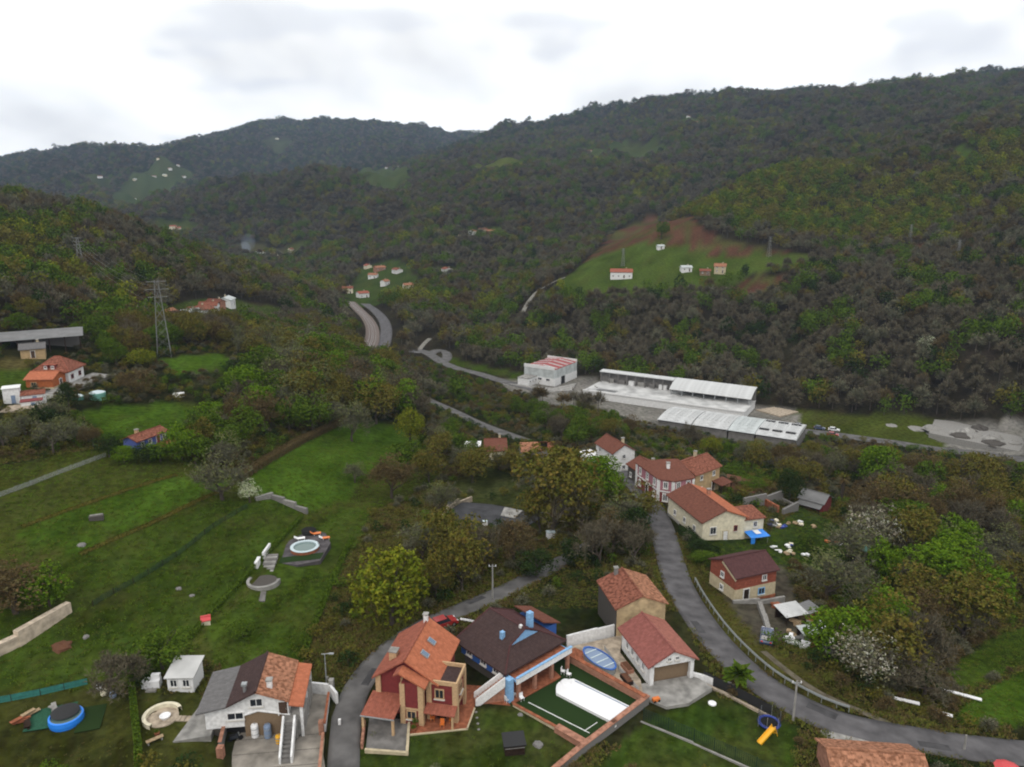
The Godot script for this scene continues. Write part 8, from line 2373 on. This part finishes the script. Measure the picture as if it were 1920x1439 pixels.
# ---------------------------------------------------------------- lane and street
func make_street_things():
	car("red car parked on the lane behind the red house", -9.9, -96.8, gh(-9.9, -96.8) + 0.09, 0.55, M.car_red)
	var l := thing("street_lamp", "grey street lamp on the lane beside the white house", "street lamp", Vector3(-23.4, gh(-23.4, -83.0), -83.0))
	ptube(l, "pole", M.galvanised, Vector3(0, -0.3, 0), Vector3(0, 4.6, 0), 0.1, 0.06)
	ptube(l, "arm", M.galvanised, Vector3(-0.4, 4.6, 0), Vector3(0.7, 4.7, 0), 0.05)
	pbox(l, "lamp_head", M.galvanised, Vector3(0.85, 4.68, 0), Vector3(0.6, 0.14, 0.26))
	pbox(l, "control_box", M.concrete, Vector3(0.16, 1.2, 0), Vector3(0.24, 0.4, 0.2))
	for q in [["concrete utility pole beside the lane bend", -3.0, -105.4, 6.0], ["concrete utility pole below the main road", 33.7, -77.8, 5.5], ["short grey pole at the edge of the main road", 52.4, -74.4, 2.0]]:
		var p := thing("utility_pole", q[0], "pole", Vector3(q[1], gh(q[1], q[2]), q[2]))
		ptube(p, "shaft", M.concrete, Vector3(0, -0.4, 0), Vector3(0, q[3], 0), 0.16, 0.1)
		if q[3] > 3: ptube(p, "cross_arm", M.galvanised, Vector3(-0.6, q[3] - 0.3, 0), Vector3(0.6, q[3] - 0.3, 0), 0.05)
		for s in [-0.5, 0.5]:
			if q[3] > 3: ptube(p, "insulator", M.white_plastic, Vector3(s, q[3] - 0.28, 0), Vector3(s, q[3] - 0.05, 0), 0.06)
	var dp := thing("dead_palm", "tall trunk with drooping crown behind the red shed", "palm", Vector3(79.6, gh(79.6, -170.0), -170.0))
	ptube(dp, "trunk", M.bark, Vector3(0, -0.5, 0), Vector3(0.3, 6.6, 0), 0.45, 0.4)
	var so := Soup.new()
	var r := RandomNumberGenerator.new(); r.seed = 5
	for k in 90:
		var a := r.randf() * TAU
		var e := r.randf_range(-1.2, 1.0)
		var dir := Vector3(cos(a) * cos(e), sin(e), sin(a) * cos(e))
		var p0 := Vector3(0.3, 6.5, 0)
		var c := tint(LEAF.rust if e < 0.1 else LEAF.olive, r)
		var sd := dir.cross(Vector3.UP).normalized() * 0.16
		so.tri(p0 - sd, p0 + sd, p0 + dir * r.randf_range(1.4, 2.4), c)
	put(so.mesh(), "crown", M.leaves, dp)
	pbox(thing("lane_post", "small white marker post beside the lane", "post", Vector3(-20.2, gh(-20.2, -76.0), -76.0)), "shaft", M.white_trim, Vector3(0, 0.3, 0), Vector3(0.3, 0.9, 0.3))
	# power lines from the big pylon
	var pl := thing("power_line", "thin power cables hanging from the big pylon", "cable", Vector3.ZERO)
	var P = PYLONS[0]
	var Q = PYLONS[5]
	for k in 3:
		for s in [-1.0, 1.0]:
			var a := Vector3(P[0] + s * P[2] * 0.13, gh(P[0], P[1]) + P[2] * (0.73 + 0.1 * k), P[1])
			var b := Vector3(Q[0] + s * Q[2] * 0.13, gh(Q[0], Q[1]) + Q[2] * (0.73 + 0.1 * k), Q[1])
			var st := new_st()
			var prev := a
			for i in range(1, 13):
				var u := i / 12.0
				var c := a.lerp(b, u) - Vector3(0, 9.0 * u * (1 - u), 0)
				tube(st, prev, c, 0.02, 0.02, 3, false)
				prev = c
			fin(st, "wire", M.metal, pl)

# ---------------------------------------------------------------- grass
func make_grass():
	var r := RandomNumberGenerator.new(); r.seed = 1234
	var meshes := []
	var cols := [[Color(0.072, 0.120, 0.013), Color(0.085, 0.128, 0.017)], [Color(0.102, 0.102, 0.024), Color(0.085, 0.099, 0.021)], [Color(0.128, 0.099, 0.039), Color(0.102, 0.081, 0.033)]]
	for v in 3:
		var s := Soup.new()
		for k in 16:
			var p := Vector3(r.randf_range(-0.5, 0.5), 0, r.randf_range(-0.5, 0.5))
			var d := Vector3(r.randf_range(-0.3, 0.3), r.randf_range(0.22, 0.5), r.randf_range(-0.3, 0.3))
			var w := Vector3(r.randf_range(-1, 1), 0, r.randf_range(-1, 1)).normalized() * 0.1
			s.tri(p - w, p + w, p + d, tint(cols[v], r))
		meshes.append(s.mesh())
	var lists := [[], [], []]
	var open := {"field": 1.0, "field_green": 0.8, "plot_bright": 0.8, "plot_olive": 1.0, "field_upper": 0.8, "strip": 0.9, "scrub": 2.2, "lawn_left": 0.5, "lawn_middle": 0.4, "lawn_right": 0.4, "dark_field": 1.6, "verge": 1.6, "meadow_low_right": 1.0, "meadow_vivid": 0.6, "meadow_right2": 1.0, "garden_hamlet": 0.8}
	for k in 130000:
		var a := r.randf_range(-0.66, 0.66)
		var d := 66.0 + 130.0 * pow(r.randf(), 0.8)
		var x := sin(a) * d
		var z := -cos(a) * d
		var zi := zone_at(x, z)
		var dens: float = 1.3
		var nm := ""
		if zi >= 0:
			nm = ZONES[zi][0]
			dens = open.get(nm, 0.0)
		if r.randf() > dens * 0.55: continue
		if near_road(Vector2(x, z), -0.15): continue
		if grass_blocked(x, z): continue
		var v := 0
		if nm in ["scrub", "verge", "lawn_left", "dark_field", ""]: v = 1 if r.randf() < 0.6 else 2
		elif r.randf() < 0.3: v = 1
		var sc := r.randf_range(0.5, 1.1) * (1.0 if nm in ["scrub", ""] else (0.3 if nm.begins_with("lawn") else 0.45))
		lists[v].append(Transform3D(Basis(Vector3.UP, r.randf() * TAU).scaled(Vector3(1.3, 0.8, 1.3) * sc), Vector3(x, gh(x, z) - 0.02, z)))
	var names := ["green meadow grass in the fields and lawns", "olive rough grass on banks and fields", "dry straw-coloured grass on banks and scrub"]
	for v in 3:
		var mm := MultiMesh.new()
		mm.transform_format = MultiMesh.TRANSFORM_3D
		mm.mesh = meshes[v]
		mm.instance_count = lists[v].size()
		for i in lists[v].size(): mm.set_instance_transform(i, lists[v][i])
		var o := MultiMeshInstance3D.new()
		o.multimesh = mm
		o.material_override = M.leaves
		o.name = numbered("grass")
		add_child(o)
		tag(o, names[v], "grass", "", "stuff")

func grass_blocked(x: float, z: float) -> bool:
	# paved ground and building plots
	if x > -34 and x < -19 and z > -82 and z < -64: return true
	if x > -37 and x < -24 and z > -82 and z < -72: return true
	if x > -18 and x < 8 and z > -93 and z < -74 and z < -74 + (x + 4) * -0.2: return true
	if x > 0 and x < 26 and z > -103 and z < -78.5 + absf(x - 9) * 0.2: return true
	if x > 1 and x < 16 and z > -92 and z < -73: return true
	if Vector2(x + 35.6, z + 118.5).length() < 7.5 or Vector2(x + 38.8, z + 108.5).length() < 4.5: return true
	if Vector2(x - 39.5, z + 143).length() < 9 or Vector2(x - 35, z + 162).length() < 9: return true
	if Vector2(x + 51.5, z + 75).length() < 4.5: return true
	return false

func make_smoke():
	var defs := [[Vector3(0, 5, 0), Vector3(15, 20, 15), 0.022], [Vector3(5, 14, 0), Vector3(20, 24, 18), 0.009], [Vector3(-16, 6, 4), Vector3(40, 10, 20), 0.006]]
	var words := ["white wisp of smoke rising from the valley village", "thin smoke drifting above the white wisp", "low bluish smoke spread over the valley village"]
	for i in 3:
		var t := FogVolume.new()
		t.name = numbered("smoke")
		t.shape = RenderingServer.FOG_VOLUME_SHAPE_ELLIPSOID
		t.size = defs[i][1]
		var fm := FogMaterial.new()
		fm.density = defs[i][2]
		fm.albedo = Color(0.78, 0.85, 0.97)
		t.material = fm
		t.position = Vector3(SMOKE[0], gh(SMOKE[0], SMOKE[1]), SMOKE[1]) + defs[i][0]
		add_child(t)
		tag(t, words[i], "smoke", "", "stuff")
